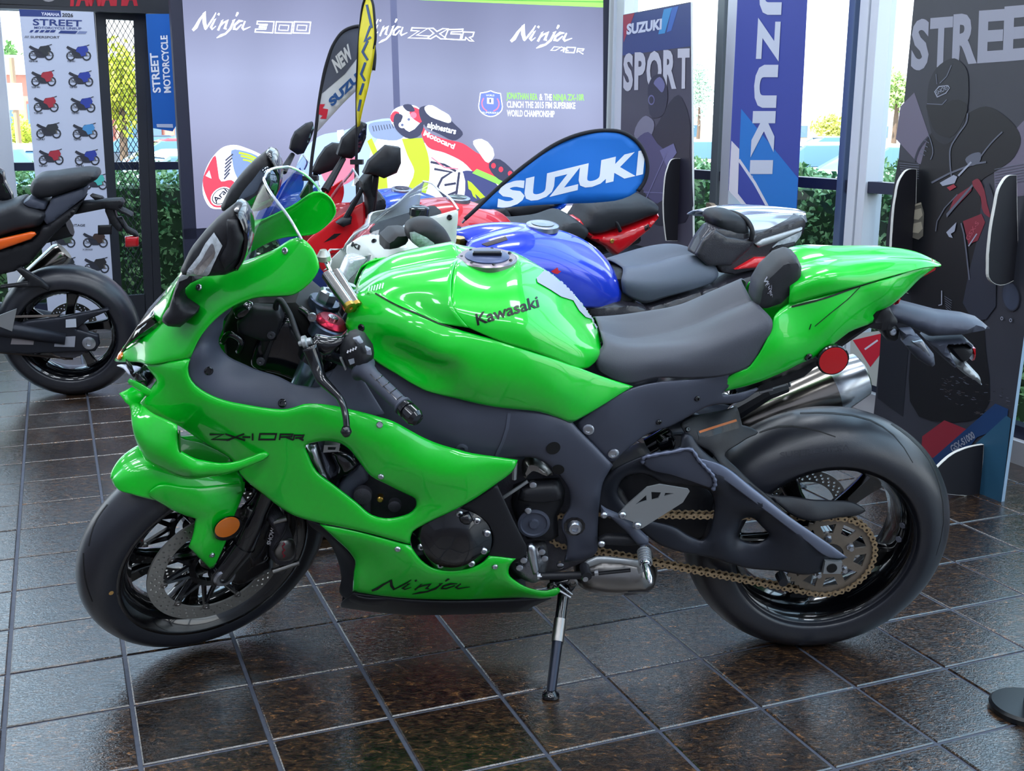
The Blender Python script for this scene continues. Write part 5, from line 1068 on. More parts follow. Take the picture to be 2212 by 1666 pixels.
for sh in ninja(773, 40, 880, 95): pr.add(sh, W_, 2)
for sh in ninja(1102, 54, 1236, 106): pr.add(sh, W_, 2)
def outl(pts, w=2.6, c=True): pr.line(pts, w, W_, 2, closed=c)
# 300
outl([(556, 46), (592, 47), (589, 71), (551, 69), (552, 63), (574, 63), (575, 60), (560, 59), (561, 56), (576, 56), (577, 53), (555, 52)])
for x in (597, 636): outl([(x, 47), (x + 35, 48), (x + 32, 72), (x - 3, 71)]); outl([(x + 7, 54), (x + 27, 55), (x + 25, 66), (x + 5, 65)], 2)
# ZX-6R
outl([(890, 60), (925, 61), (900, 76), (927, 78), (925, 83), (882, 82), (905, 67), (888, 66)]); outl([(925, 61), (936, 61), (944, 68), (956, 62), (968, 62), (950, 73), (965, 84), (952, 84), (942, 77), (930, 84), (922, 83), (937, 72)])
outl([(968, 64), (1000, 63), (999, 68), (975, 69), (974, 73), (996, 74), (994, 86), (960, 84)]); outl([(1001, 69), (1024, 70), (1021, 79), (1014, 81), (1023, 89), (1014, 88), (1006, 81), (1005, 86), (997, 86)])
# ZX-10R small
outl([(1197, 101), (1212, 102), (1200, 109), (1190, 109)], 2); outl([(1212, 101), (1228, 110)], 2, False); outl([(1226, 102), (1211, 110)], 2, False); outl([(1219, 102), (1217, 113)], 3, False); outl([(1225, 102), (1243, 103), (1240, 114), (1222, 113)], 2.4); outl([(1246, 114), (1248, 105), (1261, 106), (1259, 110), (1248, 110), (1260, 117)], 2.4, False)
pr.text('JONATHAN REA', (1094, 213), (1161, 216), (0, -14), GR, bold=.02); pr.text('&', (1165, 216), (1172, 216), (0, -14), W_, bold=.02); pr.text('THE', (1176, 216), (1192, 217), (0, -14), W_, bold=.02); pr.text('NINJA ZX-10R', (1195, 217), (1262, 217), (0, -14), GR, bold=.02)
pr.text('CLINCH THE 2015 FIM SUPERBIKE', (1095, 232), (1243, 235), (0, -14), W_, bold=.02); pr.text('WORLD CHAMPIONSHIP', (1095, 251), (1198, 253), (0, -14), W_, bold=.02)
sh = sm_px([(1037, 200, 1), (1050, 198), (1060, 195, 1), (1070, 199), (1082, 201, 1), (1084, 215), (1085, 238), (1077, 247), (1060, 253), (1042, 246), (1034, 236), (1035, 215)], 3)
pr.poly(sh, W_, 1); pr.poly([(1059 + (x - 1059) * .92, 225 + (y - 225) * .92) for x, y in sh], ink('lit_blue', '7080c8', .8), 2); pr.poly([(1052, 211), (1066, 212), (1066, 225), (1052, 224)], W_, 3); pr.text('1', (1057, 222), (1061, 222), (0, -9), D2, 4)
pr.line(sm_px([(1045, 212), (1041, 222), (1044, 233), (1052, 240)], 3, False), 2.4, PK, 3); pr.line(sm_px([(1074, 213), (1078, 223), (1075, 234), (1066, 240)], 3, False), 2.4, PK, 3); pr.text('SUPERBIKE', (1042, 245), (1077, 246), (0, -4), W_, 3); pr.text('WORLD', (1050, 208), (1068, 208), (0, -4), W_, 3)
# helmet at the left
hm = sm_px([(438, 392), (446, 362), (462, 336), (482, 318), (505, 313), (535, 321), (568, 337), (592, 360), (604, 388), (600, 410), (560, 440), (520, 455), (480, 452), (455, 449), (441, 428)], 4)
pr.poly(hm, W_, 1); pr.poly(sm_px([(438, 390), (448, 362), (465, 336), (470, 362), (478, 392), (500, 389), (512, 402), (505, 430), (486, 446), (462, 447), (444, 420)], 3), RD, 2)
pr.poly(sm_px([(500, 325), (530, 327), (565, 342), (592, 366), (596, 395), (560, 410), (525, 400), (508, 375), (502, 348)], 3), ink('lit_visor', '7f95bd', .8), 2)
for i in range(6): pr.line([(503 - i * 1.5, 333 + i * 8), (487 - i * .6, 347 + i * 8)], 3.2, DK, 3)
for i, (a, b) in enumerate((((516, 330), (566, 351)), ((520, 337), (562, 356)), ((525, 345), (556, 360)))): pr.line(sm_px([a, ((a[0] + b[0]) / 2, (a[1] + b[1]) / 2 - 4), b], 3, False), 4.6 - i * .6, GY, 3)
pr.poly([(444, 380), (452, 368), (457, 386), (450, 383)], W_, 3)
pr.ell(478, 424, 25, 18, W_, 3, -.6); pr.ell(478, 424, 22, 15.5, BK, 4, -.6); pr.ell(478, 424, 20, 14, W_, 5, -.6); pr.text('Arai', (467, 440), (492, 413), (-9, -9), BK, 6, bold=.02)
# race bike and rider
pr.poly(sm_px([(660, 320), (690, 294), (740, 283), (800, 262), (850, 258), (880, 300), (900, 380), (860, 430), (760, 440), (680, 430), (640, 400)], 4), PB, 1)
pr.poly(sm_px([(800, 330), (850, 270), (900, 310), (960, 300), (1010, 340), (1080, 380), (1110, 410), (1060, 440), (1000, 450), (900, 450), (820, 440)], 4), W_, 1)
pr.poly([(793, 305), (803, 298), (835, 372), (840, 440), (815, 440), (812, 350)], GY, 2); pr.poly(sm_px([(868, 300, 1), (912, 298, 1), (926, 340), (925, 400), (915, 430, 1), (880, 420), (895, 370), (880, 335)], 4), GY, 2)
pr.poly(sm_px([(796, 270), (825, 262), (862, 264), (880, 285), (866, 300), (830, 302), (805, 295)], 4), ink('lit_steel', '8fa0c0', .8), 2)
for i in range(9): pr.line([(805 + i * 6, 272 - i * .6), (808 + i * 6, 284 - i)], 1.5, DK, 3)
pr.poly(sm_px([(843, 256), (850, 238), (872, 228), (900, 230), (915, 248), (916, 270), (905, 290), (884, 298), (870, 284), (852, 274)], 4), W_, 3)
pr.poly(sm_px([(843, 256), (853, 240), (862, 243), (856, 262), (848, 264)], 3), RD, 4); pr.poly(sm_px([(888, 232), (905, 236), (916, 250), (914, 268), (900, 262), (885, 246)], 3), RD, 4); pr.ell(893, 249, 7, 7, PK, 5)
pr.poly(sm_px([(856, 245), (870, 250), (866, 265), (884, 285), (915, 260), (908, 292), (885, 300), (860, 285), (850, 268)], 3), DK, 4)
for x, y in ((869, 270), (883, 258)): pr.ell(x, y, 8, 7, W_, 5); pr.ell(x, y, 3, 3, D2, 6)
pr.poly(sm_px([(870, 228), (888, 226), (896, 240), (880, 240)], 3), DK, 4)
pr.poly(sm_px([(908, 262), (918, 280), (960, 300), (1000, 310), (1030, 330), (1070, 350), (1108, 380), (1090, 400), (1060, 392), (1030, 378), (1000, 350), (960, 330), (925, 318), (912, 295)], 4), RD, 3)
pr.poly(sm_px([(906, 234), (925, 228), (950, 240), (982, 268), (1000, 290), (985, 303), (950, 290), (918, 272), (908, 255)], 4), DK, 4)
pr.poly(sm_px([(917, 232), (926, 227), (952, 238), (974, 255), (974, 264), (950, 260), (922, 245)], 3), W_, 5)
pr.text('alpinestars', (922, 275), (984, 290), (3, -13), W_, 6, bold=.03); pr.text('Motocard', (914, 292), (980, 322), (4, -11), W_, 6, bold=.03)
pr.poly(sm_px([(1022, 305), (1040, 300), (1068, 335), (1055, 352), (1035, 330)], 3), W_, 4); pr.poly(sm_px([(1056, 354), (1070, 343), (1100, 360), (1116, 385), (1100, 394), (1068, 380)], 3), DK, 5)
for x, y in ((1066, 358), (1082, 366), (1102, 375)): pr.ell(x, y, 5, 6, RD, 6)
pr.poly(sm_px([(1000, 370), (1030, 372), (1070, 395), (1085, 420), (1060, 450), (1000, 452), (990, 410)], 3), ink('lit_navy2', '4a5080', .75), 3); pr.poly([(1030, 365), (1100, 395), (1084, 402), (1020, 374)], GR, 4)
pr.poly([(1010, 390), (1018, 394), (1052, 430), (1058, 446), (1046, 438), (1030, 422), (1012, 408)], GY, 5); pr.poly([(1014, 402), (1020, 402), (1030, 430), (1022, 424)], GY, 5)
pr.poly(sm_px([(925, 335, 1), (950, 340), (985, 352), (1001, 375), (1002, 430, 1), (920, 430, 1), (935, 380)], 3), W_, 4)
for p in ([(930, 350), (960, 356), (985, 370)], [(938, 365), (975, 372), (955, 385), (945, 405), (960, 425), (985, 415)], [(992, 372), (985, 425)], [(960, 400), (985, 396)]): pr.line(p, 5, DK, 6)
pr.line([(932, 340), (960, 362), (990, 365)], 2.5, PK, 7)
pr.poly(sm_px([(700, 330), (730, 320), (760, 330), (770, 380), (740, 400), (700, 390)], 3), PK, 2); pr.poly([(728, 282), (742, 280), (744, 303), (730, 304)], W_, 3)
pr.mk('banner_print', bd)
# ---- sail flags
def flagcloth(name, fr, pts, m, parent, sag=.01, g=.03, ph=0.):
    def cv(): return [((lambda q: (q, True) if len(p) > 2 else q)(fr.L(p[0], p[1], 0))) for p in pts]
    lp = [(p.x, p.z) for p in crs(cv(), True, .03)]; o = np.array(lp); lo, hi = o.min(0), o.max(0); gx, gy = np.meshgrid(np.arange(lo[0], hi[0], g), np.arange(lo[1], hi[1], g)); q = np.c_[gx.ravel(), gy.ravel()]; q = q[inpoly(q, lp)]; q = q[sd_to(q, [lp]) > g * .4]
    ov, of = fill2d([lp], q); vs = [fr.M @ V((a, sag * math.sin(a * 17 + b * 9 + ph) * math.cos(b * 13 - a * 5), b)) for a, b in ov]
    f0 = of[0]
    if (vs[f0[1]] - vs[f0[0]]).cross(vs[f0[2]] - vs[f0[0]]).dot(fr.S) < 0: of = [f[::-1] for f in of]
    return mk(name, vs, of, m, parent, smooth=True, solid=.0015, soff=0)
cloth_blue = mat('flag_blue', '1672d0', .6); cloth_blk = mat('flag_black', '14151e', .7); cloth_grey = mat('flag_charcoal', '494d5c', .7); cloth_w = mat('flag_white', 'c4c6cc', .7); cloth_y = mat('flag_yellow', 'f2e216', .6); ink_bl = mat('ink_flagblue', '1b4a86', .6); ink_rd = mat('ink_flagred', 'c41c34', .6); ink_w = mat('ink_flagwhite', 'eef2f8', .6)
flx = wallframe(0, 3.98, .12); fl1 = thing('sail_flag', 'blue teardrop sail flag with white lettering rising behind the red motorcycle', 'flag', flx.M)
pts = [(1030, 450, 1), (1087, 396), (1145, 349), (1203, 310), (1253, 290), (1307, 282), (1347, 287), (1376, 306), (1393, 333), (1399, 358), (1392, 393), (1376, 414), (1344, 430), (1297, 437), (1228, 440), (1108, 447), (1045, 452)]
c = flagcloth('flag_cloth', flx, pts, cloth_blue, fl1, .006); T = bvh(c)
decal('flag_lettering', T, [text_px(c_, (x0_, 449 - (x0_ - 1076) * .243), (x1_, 449 - (x1_ - 1076) * .243), (5, -50), bold=.05) for c_, x0_, x1_ in (('S', 1073, 1132), ('U', 1131, 1195), ('Z', 1187, 1252), ('U', 1248, 1312), ('K', 1308, 1373), ('I', 1374, 1389))], ink_w, fl1, .002)
mb = MB(); mb.tube(crs([flx.P(*p) for p in [(1004, 474), (1030, 450), (1087, 396), (1145, 349), (1203, 310), (1253, 290), (1307, 282), (1347, 287), (1376, 306), (1393, 333), (1399, 358), (1392, 393), (1378, 413)]], n=5), .007, 8); mb.mk('flag_sleeve', cloth_blk, fl1, smooth=True)
mb = MB(); mb.tube([flx.P(1012, 466), flx.P(998, 482)], .004, 8); mb.mk('flag_rod', steel, fl1)
fly = wallframe(0, 4.75, .1); fl2 = thing('sail_flag', 'charcoal and white sail flag lettered NEW, partly behind the yellow flag', 'flag', fly.M)
pts = [(681, 290, 1), (692, 203), (706, 136), (723, 92), (742, 68), (761, 59), (780, 57), (800, 75), (809, 110), (807, 150, 1), (799, 163), (740, 225)]
c = flagcloth('flag_cloth', fly, pts, cloth_w, fl2, .004); T = bvh(c)
decal('flag_top_field', T, [poly_px([(693, 204), (706, 137), (723, 94), (742, 70), (761, 61), (780, 59), (798, 76), (807, 110), (806, 116), (773, 124), (745, 160), (718, 183)], 12)], cloth_grey, fl2, .0015)
decal('flag_lettering', T, [text_px('NEW', (727, 157), (763, 121), (-11, -27), bold=.05)], mat('ink_silver', 'c8c8cc', .6), fl2, .0025)
decal('flag_brand_lettering', T, [text_px('SUZUKI', (717, 230), (800, 150), (-9, -14), bold=.055)], ink_bl, fl2, .0025)
decal('flag_emblem', T, [poly_px(p, 8) for p in ([(691, 225), (702, 225), (697, 234), (709, 236), (707, 247), (697, 240), (687, 246)], [(687, 246), (697, 240), (707, 247), (705, 257), (691, 256), (697, 250)])], ink_rd, fl2, .0025)
mb = MB(); mb.tube(crs([fly.P(*p) for p in [(669, 400), (674, 340), (681, 290), (692, 203), (706, 136), (723, 92), (742, 68), (761, 59), (780, 57), (800, 75), (809, 110), (807, 152)]], n=5), .007, 8); mb.mk('flag_sleeve', cloth_blk, fl2, smooth=True)
flz = wallframe(-.93, 4.45, -1.12); flz = wallframe((flx.P(772, 136)).x, 4.45, -1.12); fl3 = thing('sail_flag', 'yellow sail flag with blue lettering seen nearly edge-on', 'flag', flz.M)
pts = [(772, 275, 1), (771, 200), (774, 120), (779, 52), (784, 14), (790, -6), (798, -8), (805, 6), (809, 40), (811, 85), (808, 120), (799, 165), (788, 217), (777, 272, 1)]
c = flagcloth('flag_cloth', flz, pts, cloth_y, fl3, .003, .04); T = bvh(c)
decal('flag_lettering', T, [stroke_px(p, 5) for p in ([(793, 10), (804, 60)], [(801, 56), (789, 88), (802, 80)], [(795, 88), (784, 112), (795, 130)], [(790, 135), (781, 160), (789, 175)], [(786, 180), (778, 205)], [(780, 215), (775, 240)])], ink_bl, fl3, .002)
mb = MB(); mb.tube(crs([flz.P(*p) for p in [(768, 400), (770, 330), (771, 275), (771, 200), (774, 120), (779, 52), (784, 14), (790, -6)]], n=5), .006, 8); mb.tube(crs([flz.P(*p) for p in [(790, -6), (798, -8), (805, 6), (809, 40), (811, 85), (808, 105)]], n=5), .005, 8); mb.mk('flag_sleeve', cloth_blk, fl3, smooth=True)
# ---- hanging vertical banner on the right windows
hb_ = right(8.55); vb = thing('hanging_banner', 'tall blue vertical brand banner with white letters hanging by the window column', 'banner', hb_.M)
board('banner_sheet', hb_, [(1604, -185), (1752, -185), (1719, 470), (1633, 470), (1610, 449), (1573, 411), (1593, 0)], .004, mat('banner_navy', '32409a', .55), vb)
pr = Print(hb_, 0); b1 = mat('banner_blue', '1570c4', .55); gl_m = mat('banner_letter', 'c3c8da', .5); wl = mat('banner_pale', 'd4d0dc', .5)
pr.poly([(1601, 235), (1724, 385), (1719, 470), (1672, 470), (1596, 350)], b1); pr.poly([(1580, 304), (1597, 322), (1594, 418), (1620, 452), (1612, 452), (1574, 412)], wl, 2); pr.line([(1596, 345), (1630, 395), (1668, 465)], 6, wl, 2)
for ch, y0, y1 in (('S', -160, -66), ('U', -62, 32), ('Z', 38, 133), ('U', 140, 233), ('K', 240, 340), ('I', 346, 376)):
    xa = 1643 - y0 * .055; xb = 1643 - y1 * .055; pr.text(ch, (xa, y0), (xb, y1), (46, 0), gl_m, 3, bold=.05)
pr.text('R', (1622, 386), (1628, 386), (0, -7), gl_m, 3); pr.mk('banner_print', vb)
# ---- freestanding posters
def ribs(fr_poster, name, px, pts, parent, edge=True):
    q = fr_poster.P(px[0], px[1], 0); f = back(q.y - .404 * q.x)
    lp = sm_px(pts, 5); P = [f.P(x, y, .004) for x, y in lp]; Q = [f.P(x, y, .004) - f.S * .012 for x, y in lp]; n = len(P)
    ov, of = fill2d([[((f.I @ p).x, (f.I @ p).z) for p in P]], np.zeros((0, 2)))
    vs = [f.W(a, .004, b) for a, b in ov] + [f.W(a, -.008, b) for a, b in ov]; k = len(ov)
    if (vs[of[0][1]] - vs[of[0][0]]).cross(vs[of[0][2]] - vs[of[0][0]]).dot(f.S) < 0: of = [t[::-1] for t in of]
    o = mk(name, vs, of + [tuple(i + k for i in t)[::-1] for t in of], mat('foam_black', '15151d', .6), parent)
    mb = MB(); mb.add(P + Q, [(i, (i + 1) % n, n + (i + 1) % n, n + i) for i in range(n)]); mb.mk('foam_edge', mat('foam_white', 'd8d8d4', .6), o, solid=.002, soff=0)
foam_w = mat('foam_white', 'd8d8d4', .6)
q = hitz(2163, 1084); sp_ = right(q.y + 2.475 * q.x); st = thing('standing_poster', 'large dark poster of a helmeted rider lettered STREET, right of the green motorcycle', 'poster', sp_.M)
pcl = [(1985, -110), (2262, -160), (2224, 640), (2163, 1086), (2116, 1071), (1985, 1040), (1874, 1012), (1890, 870)]
board('poster_board', sp_, pcl, .014, mat('poster_charcoal', '33353f', .45, noise_=(3, .3)), st, edge=mat('foam_edge_blue', 'a8c4dc', .5))
pr = Print(sp_, 0); A = lambda n, c: mat('pp_' + n, c, .45)
k1, k2, k3, k4, k5 = A('black', '101218'), A('dark', '1d2029'), A('slate', '2a2e3c'), A('grey', '5c6070'), A('light', '9a9fb2')
pr.poly([(1975, 0), (1988, -110), (2262, -160), (2240, -30)], A('topblue', '2c4f8c'))
for ch, x0, x1, y0, y1, h in (('S', 1967, 2005, 147, 143, 104), ('T', 2006, 2055, 141, 137, 103), ('R', 2056, 2110, 136, 131, 106), ('E', 2111, 2167, 131, 127, 109), ('E', 2166, 2224, 127, 122, 114), ('T', 2222, 2250, 121, 118, 117)): pr.text(ch, (x0, y0), (x1, y1), (4, -h), mat('pp_street', '9698a8', .5), 1, bold=.04)
pr.poly([(1940, 345), (1990, 355), (1975, 600), (1950, 900), (1895, 860), (1915, 500)], k2, 2); pr.poly([(1935, 300), (1945, 230), (1975, 200), (2020, 330), (1990, 360)], A('glow', '6a6478'), 1); pr.poly([(2145, 330), (2212, 260), (2235, 420), (2150, 430)], A('glow', '6a6478'), 1)
pr.poly(sm_px([(1975, 400), (1990, 350), (2010, 290), (2030, 270), (2080, 250), (2130, 230), (2170, 250), (2205, 300), (2190, 340), (2150, 370), (2120, 390), (2130, 480), (2125, 700), (2120, 900), (1985, 900), (1970, 700), (1965, 520)], 4), k1, 3)
pr.poly(sm_px([(2003, 210), (2008, 175), (2030, 140), (2062, 126), (2085, 145), (2092, 190), (2088, 240), (2070, 290), (2040, 312), (2020, 300), (2006, 260)], 4), k2, 4); pr.poly(sm_px([(2002, 222), (2030, 226), (2070, 215), (2088, 225), (2080, 262), (2050, 298), (2020, 285), (2008, 255)], 3), k1, 5)
pr.line([(2002, 224), (2035, 226), (2045, 215)], 2, k4, 6); pr.line([(2055, 141), (2045, 165), (2030, 180)], 2, k4, 6); pr.line([(2022, 160), (2024, 182)], 1.6, k4, 6); pr.poly([(2018, 198), (2028, 186), (2048, 184), (2052, 190), (2044, 202), (2024, 211)], k5, 6); pr.poly([(2020, 198), (2029, 188), (2046, 186), (2050, 190), (2042, 200), (2025, 208)], k2, 7); pr.text('SHOEI', (2024, 206), (2047, 192), (-3, -9), k5, 8)
pr.line(sm_px([(2090, 245), (2088, 262), (2070, 290), (2053, 320), (2052, 350), (2055, 380)], 4, False), 3, k4, 6); pr.line(sm_px([(2005, 290), (2012, 310), (2015, 330), (2010, 345)], 4, False), 2, k4, 6); pr.line(sm_px([(1975, 350), (1985, 320), (2005, 295)], 3, False), 3, k3, 6); pr.line(sm_px([(2110, 350), (2140, 310), (2165, 285)], 3, False), 3, k4, 6)
for i in range(4): pr.line([(1985 + i * 4, 330 - i * 9), (1998 + i * 3, 336 - i * 9)], 1.8, k4, 6)
pr.poly(sm_px([(2085, 345), (2100, 332), (2118, 330), (2116, 350), (2095, 358)], 3), k4, 6); pr.line([(2012, 395), (2050, 375), (2100, 355), (2130, 350)], 4, k4, 6); pr.poly([(2030, 395), (2060, 378), (2068, 382), (2062, 396), (2036, 402)], k5, 7); pr.line([(2070, 380), (2098, 350)], 4, k5, 7)
rp1 = A('red', '7c2434'); rp2 = A('red2', '9c2c3c')
pr.poly(sm_px([(2100, 392), (2112, 386), (2122, 400), (2132, 440), (2138, 470), (2125, 460), (2118, 425)], 3), rp1, 7); pr.poly([(2045, 468), (2062, 425), (2100, 400), (2098, 412)], rp1, 7); pr.poly([(2045, 470), (2102, 402), (2100, 398), (2044, 462)], k4, 8); pr.poly([(2045, 405), (2060, 398), (2066, 404), (2052, 412)], rp2, 8)
pr.poly([(2080, 478), (2120, 462), (2128, 480), (2112, 520), (2092, 528)], rp1, 7); pr.line([(2076, 482), (2082, 505), (2086, 535), (2090, 570), (2094, 605)], 3, k4, 8); pr.line([(2110, 505), (2092, 532)], 2.5, k5, 8); pr.text('GSX-S', (2092, 520), (2115, 482), (-7, -5), A('redl', 'b05060'), 8); pr.line([(2021, 500), (2024, 478), (2040, 450), (2068, 420)], 2, k4, 8); pr.poly([(2044, 502), (2066, 480), (2062, 500), (2054, 505), (2058, 514), (2050, 512)], k5, 8)
yl = A('lamp', 'a8a090'); yd = A('lampd', '6a665e')
pr.poly([(1966, 446), (1990, 438), (1996, 460), (1994, 510), (1984, 518), (1966, 512), (1962, 530), (1958, 512), (1964, 480)], yd, 7)
for y in (453, 482): pr.poly([(1969, y + 2), (1990, y - 3), (1993, y + 12), (1984, y + 22), (1969, y + 20)], yl, 8)
pr.line([(1966, 447), (1990, 439)], 4, yl, 8)
pr.poly(sm_px([(2135, 395), (2150, 440), (2150, 560), (2130, 690), (2100, 690), (2110, 520)], 3), k3, 5); pr.ell(2183, 640, 19, 33, k3, 7, -.15); pr.ell(2183, 640, 17, 30, A('bluegrey', '343c50'), 8, -.15)
for x, y in ((2132, 583), (2164, 688), (2183, 692)): pr.ell(x, y, 3, 4, k5, 8); pr.ell(x, y, 1.6, 2.4, k1, 9)
for i in range(14): pr.line([(2040 + i * .6, 640 + i * 5), (2056 - i * .4, 650 + i * 5)], 1.2, k4, 8)
pr.line([(2034, 628), (2034, 658), (2027, 660)], 2, k5, 8)
for i in range(7): pr.line([(1942 + i * 1, 352 + i * 5), (1985, 356 + i * 5)], 1.4, k4, 4); pr.line([(2148, 366 + i * 6), (2232, 350 + i * 6)], 1.6, k4, 4)
pr.poly([(1992, 943), (2040, 908), (2087, 927), (2022, 990), (1990, 985)], A('red3', '8a2838'), 3); pr.poly([(1990, 1012), (2150, 872), (2178, 884), (2174, 920), (2110, 945), (2080, 985), (2030, 1045), (1985, 1040)], A('navy', '1c3a66'), 4); pr.poly([(2108, 958), (2174, 898), (2184, 905), (2163, 1086), (2116, 1071)], A('teal', '2a5470'), 5); pr.text('GSX-S1000', (2058, 978), (2107, 945), (-7, -14), A('greyl', '8a8fa0'), 6, bold=.03)
r2_ = random.Random(3)
for i in range(90):
    x = r2_.uniform(2030, 2175); y = 830 + (x - 2030) * .25 + r2_.uniform(-40, 50) * (1 - abs(x - 2110) / 140); pr.line([(x, y), (x + r2_.uniform(3, 9), y + r2_.uniform(-2, 3))], 1.2, r2_.choice([k4, A('brown', '4a4448'), k2]), 2)
pr.mk('poster_print', st)
ribs(sp_, 'side_rib', (1978, 450), [(1980, 366, 1), (1962, 367), (1947, 384), (1935, 430), (1928, 500), (1926, 560), (1932, 620, 1), (1975, 640, 1)], st)
ribs(sp_, 'side_rib', (2200, 500), [(2196, 379, 1), (2180, 380), (2163, 400), (2150, 450), (2139, 520), (2136, 570), (2140, 605), (2152, 614), (2200, 600, 1)], st)
ribs(sp_, 'foot_rib', (2122, 1020), [(2125, 961, 1), (2090, 968), (2058, 982), (2028, 1008), (2000, 1040), (1990, 1062, 1), (2118, 1074, 1)], st)
q = right(8.35); sq = thing('standing_poster', 'narrow dark poster lettered SPORT beside the back corner', 'poster', q.M)
board('poster_board', q, [(1346, 32), (1492, 4), (1497, 560), (1336, 520)], .012, mat('poster_purple_grey', '454252', .45, noise_=(2, .25)), sq, edge=foam_w)
pr = Print(q, 0)
pr.poly([(1346, 33), (1492, 6), (1492, 100), (1345, 120)], A('navy3', '33407a')); pr.poly([(1346, 33), (1371, 28), (1347, 92)], A('red4', '9a3048'), 2); pr.poly([(1422, 74), (1434, 20), (1452, 16), (1436, 72)], A('cyanb', '3c8cc8'), 2); pr.poly([(1440, 70), (1452, 16), (1466, 13), (1450, 66)], A('blueb', '3a64b4'), 2)
pr.text('SUZUKI', (1353, 74), (1429, 62), (1, -22), mat('pp_w', 'c8cce0', .5), 3, bold=.05)
for ch, x0, x1, yb, h in (('S', 1346, 1367, 192, 76), ('P', 1370, 1394, 190, 77), ('O', 1396, 1429, 190, 79), ('R', 1432, 1461, 188, 80), ('T', 1463, 1489, 187, 82)): pr.text(ch, (x0, yb), (x1, yb - 1), (1, -h), mat('pp_sport', 'c0bfcc', .5), 3, bold=.045)
pv = A('violet', '4c4870'); pv2 = A('violet2', '6c6a98')
pr.poly(sm_px([(1400, 215), (1402, 180), (1412, 164), (1428, 160), (1438, 178), (1442, 200), (1440, 225), (1430, 250), (1410, 255)], 3), A('viodark', '2e2c40'), 4); pr.poly(sm_px([(1412, 180), (1425, 166), (1436, 182), (1430, 200), (1420, 190)], 3), pv2, 5); pr.ell(1407, 216, 7, 11, pv2, 5); pr.ell(1407, 216, 5, 8, A('viodark', '2e2c40'), 6)
pr.poly(sm_px([(1440, 230), (1465, 205), (1485, 240), (1490, 330), (1480, 480), (1400, 480), (1380, 400), (1400, 300), (1425, 260)], 3), A('darkp', '242232'), 3)
pr.poly(sm_px([(1372, 300), (1378, 265), (1395, 250), (1412, 262), (1408, 290), (1390, 310)], 3), A('screenp', '7c7a90'), 4); pr.poly(sm_px([(1376, 300), (1400, 285), (1420, 310), (1450, 340), (1445, 400), (1420, 440), (1395, 420), (1375, 360)], 3), pv, 4); pr.poly([(1425, 325), (1455, 310), (1462, 330), (1440, 360)], pv2, 5); pr.line([(1395, 430), (1440, 330)], 2, pv2, 6); pr.line([(1390, 415), (1450, 418)], 2, pv2, 6)
pr.mk('poster_print', sq)
ribs(q, 'side_rib', (1466, 440), [(1472, 343, 1), (1452, 345), (1442, 365), (1435, 410), (1434, 460), (1440, 520, 1), (1470, 520, 1)], sq)
# small crate / box between the banner and the column
# ---- brand stand at the left
yb = back(7.75); ys = thing('display_stand', 'black metal brand display stand with mesh door left of the big banner', 'display stand', yb.M)
blk_st = mat('stand_black', '23262e', .5)
board('header_panel', yb, [(-40, -90), (384, -75), (371, 25), (-40, 6)], .12, blk_st, ys, .06); board('header_ledge', yb, [(-40, 8), (374, 23), (374, 31), (-40, 16)], .16, blk_st, ys, .09)
pr = Print(yb, .06); pr.text('YAMAHA', (140, 10), (298, 9), (2, -44), mat('ink_deepred', 'b0142c', .4), 2, bold=.06); pr.ell(105, -22, 24, 26, mat('emblem_grey', '8a8890', .4), 1); pr.ell(105, -22, 18, 20, mat('emblem_red', '803040', .4), 2); pr.mk('header_print', ys)
def bar(name, pts, m=blk_st, off=0, th=.05): return board(name, yb, pts, th, m, ys, off)
bar('door_post', [(205, 22), (228, 24), (268, 700), (247, 702)]); bar('door_post', [(288, 26), (309, 28), (333, 692), (314, 694)]); bar('stand_post', [(309, 28), (318, 28), (352, 690), (334, 692)]); bar('door_rail', [(226, 24), (290, 26), (291, 44), (229, 41)], th=.04)
bar('door_rail', [(260, 640), (314, 636), (318, 694), (263, 700)], th=.04); bar('stand_post', [(362, 26), (372, 26), (396, 300), (386, 300)])
x0, x1 = yb.L(229, 41).x, yb.L(290, 41).x; mb = MB(); z0, z1 = .12, yb.L(250, 42).z; d = .021
def clip(a, b):
    out = []
    for p, q_ in ((a, b),):
        t0, t1 = 0., 1.
        for k, lo, hi in ((0, x0, x1), (1, z0, z1)):
            dd = q_[k] - p[k]
            if abs(dd) < 1e-9:
                if not lo <= p[k] <= hi: return None
                continue
            ta, tb_ = (lo - p[k]) / dd, (hi - p[k]) / dd; t0 = max(t0, min(ta, tb_)); t1 = min(t1, max(ta, tb_))
        if t0 >= t1: return None
        return [(p[0] + (q_[0] - p[0]) * t, p[1] + (q_[1] - p[1]) * t) for t in (t0, t1)]
zz = z0 - 1.0
while zz < z1 + 1:
    for sg in (1, -1):
        r_ = clip((x0, zz), (x1, zz + sg * (x1 - x0) * 1.75))
        if r_: mb.tube([yb.W(r_[0][0], -.02 + .002 * sg, r_[0][1]), yb.W(r_[1][0], -.02 + .002 * sg, r_[1][1])], .0022, 4, cap=False)
    zz += .052
tag(mb.mk('mesh_door', mat('mesh_wire', '2a2c34', .4, metal=.5), ys), kind='stuff')
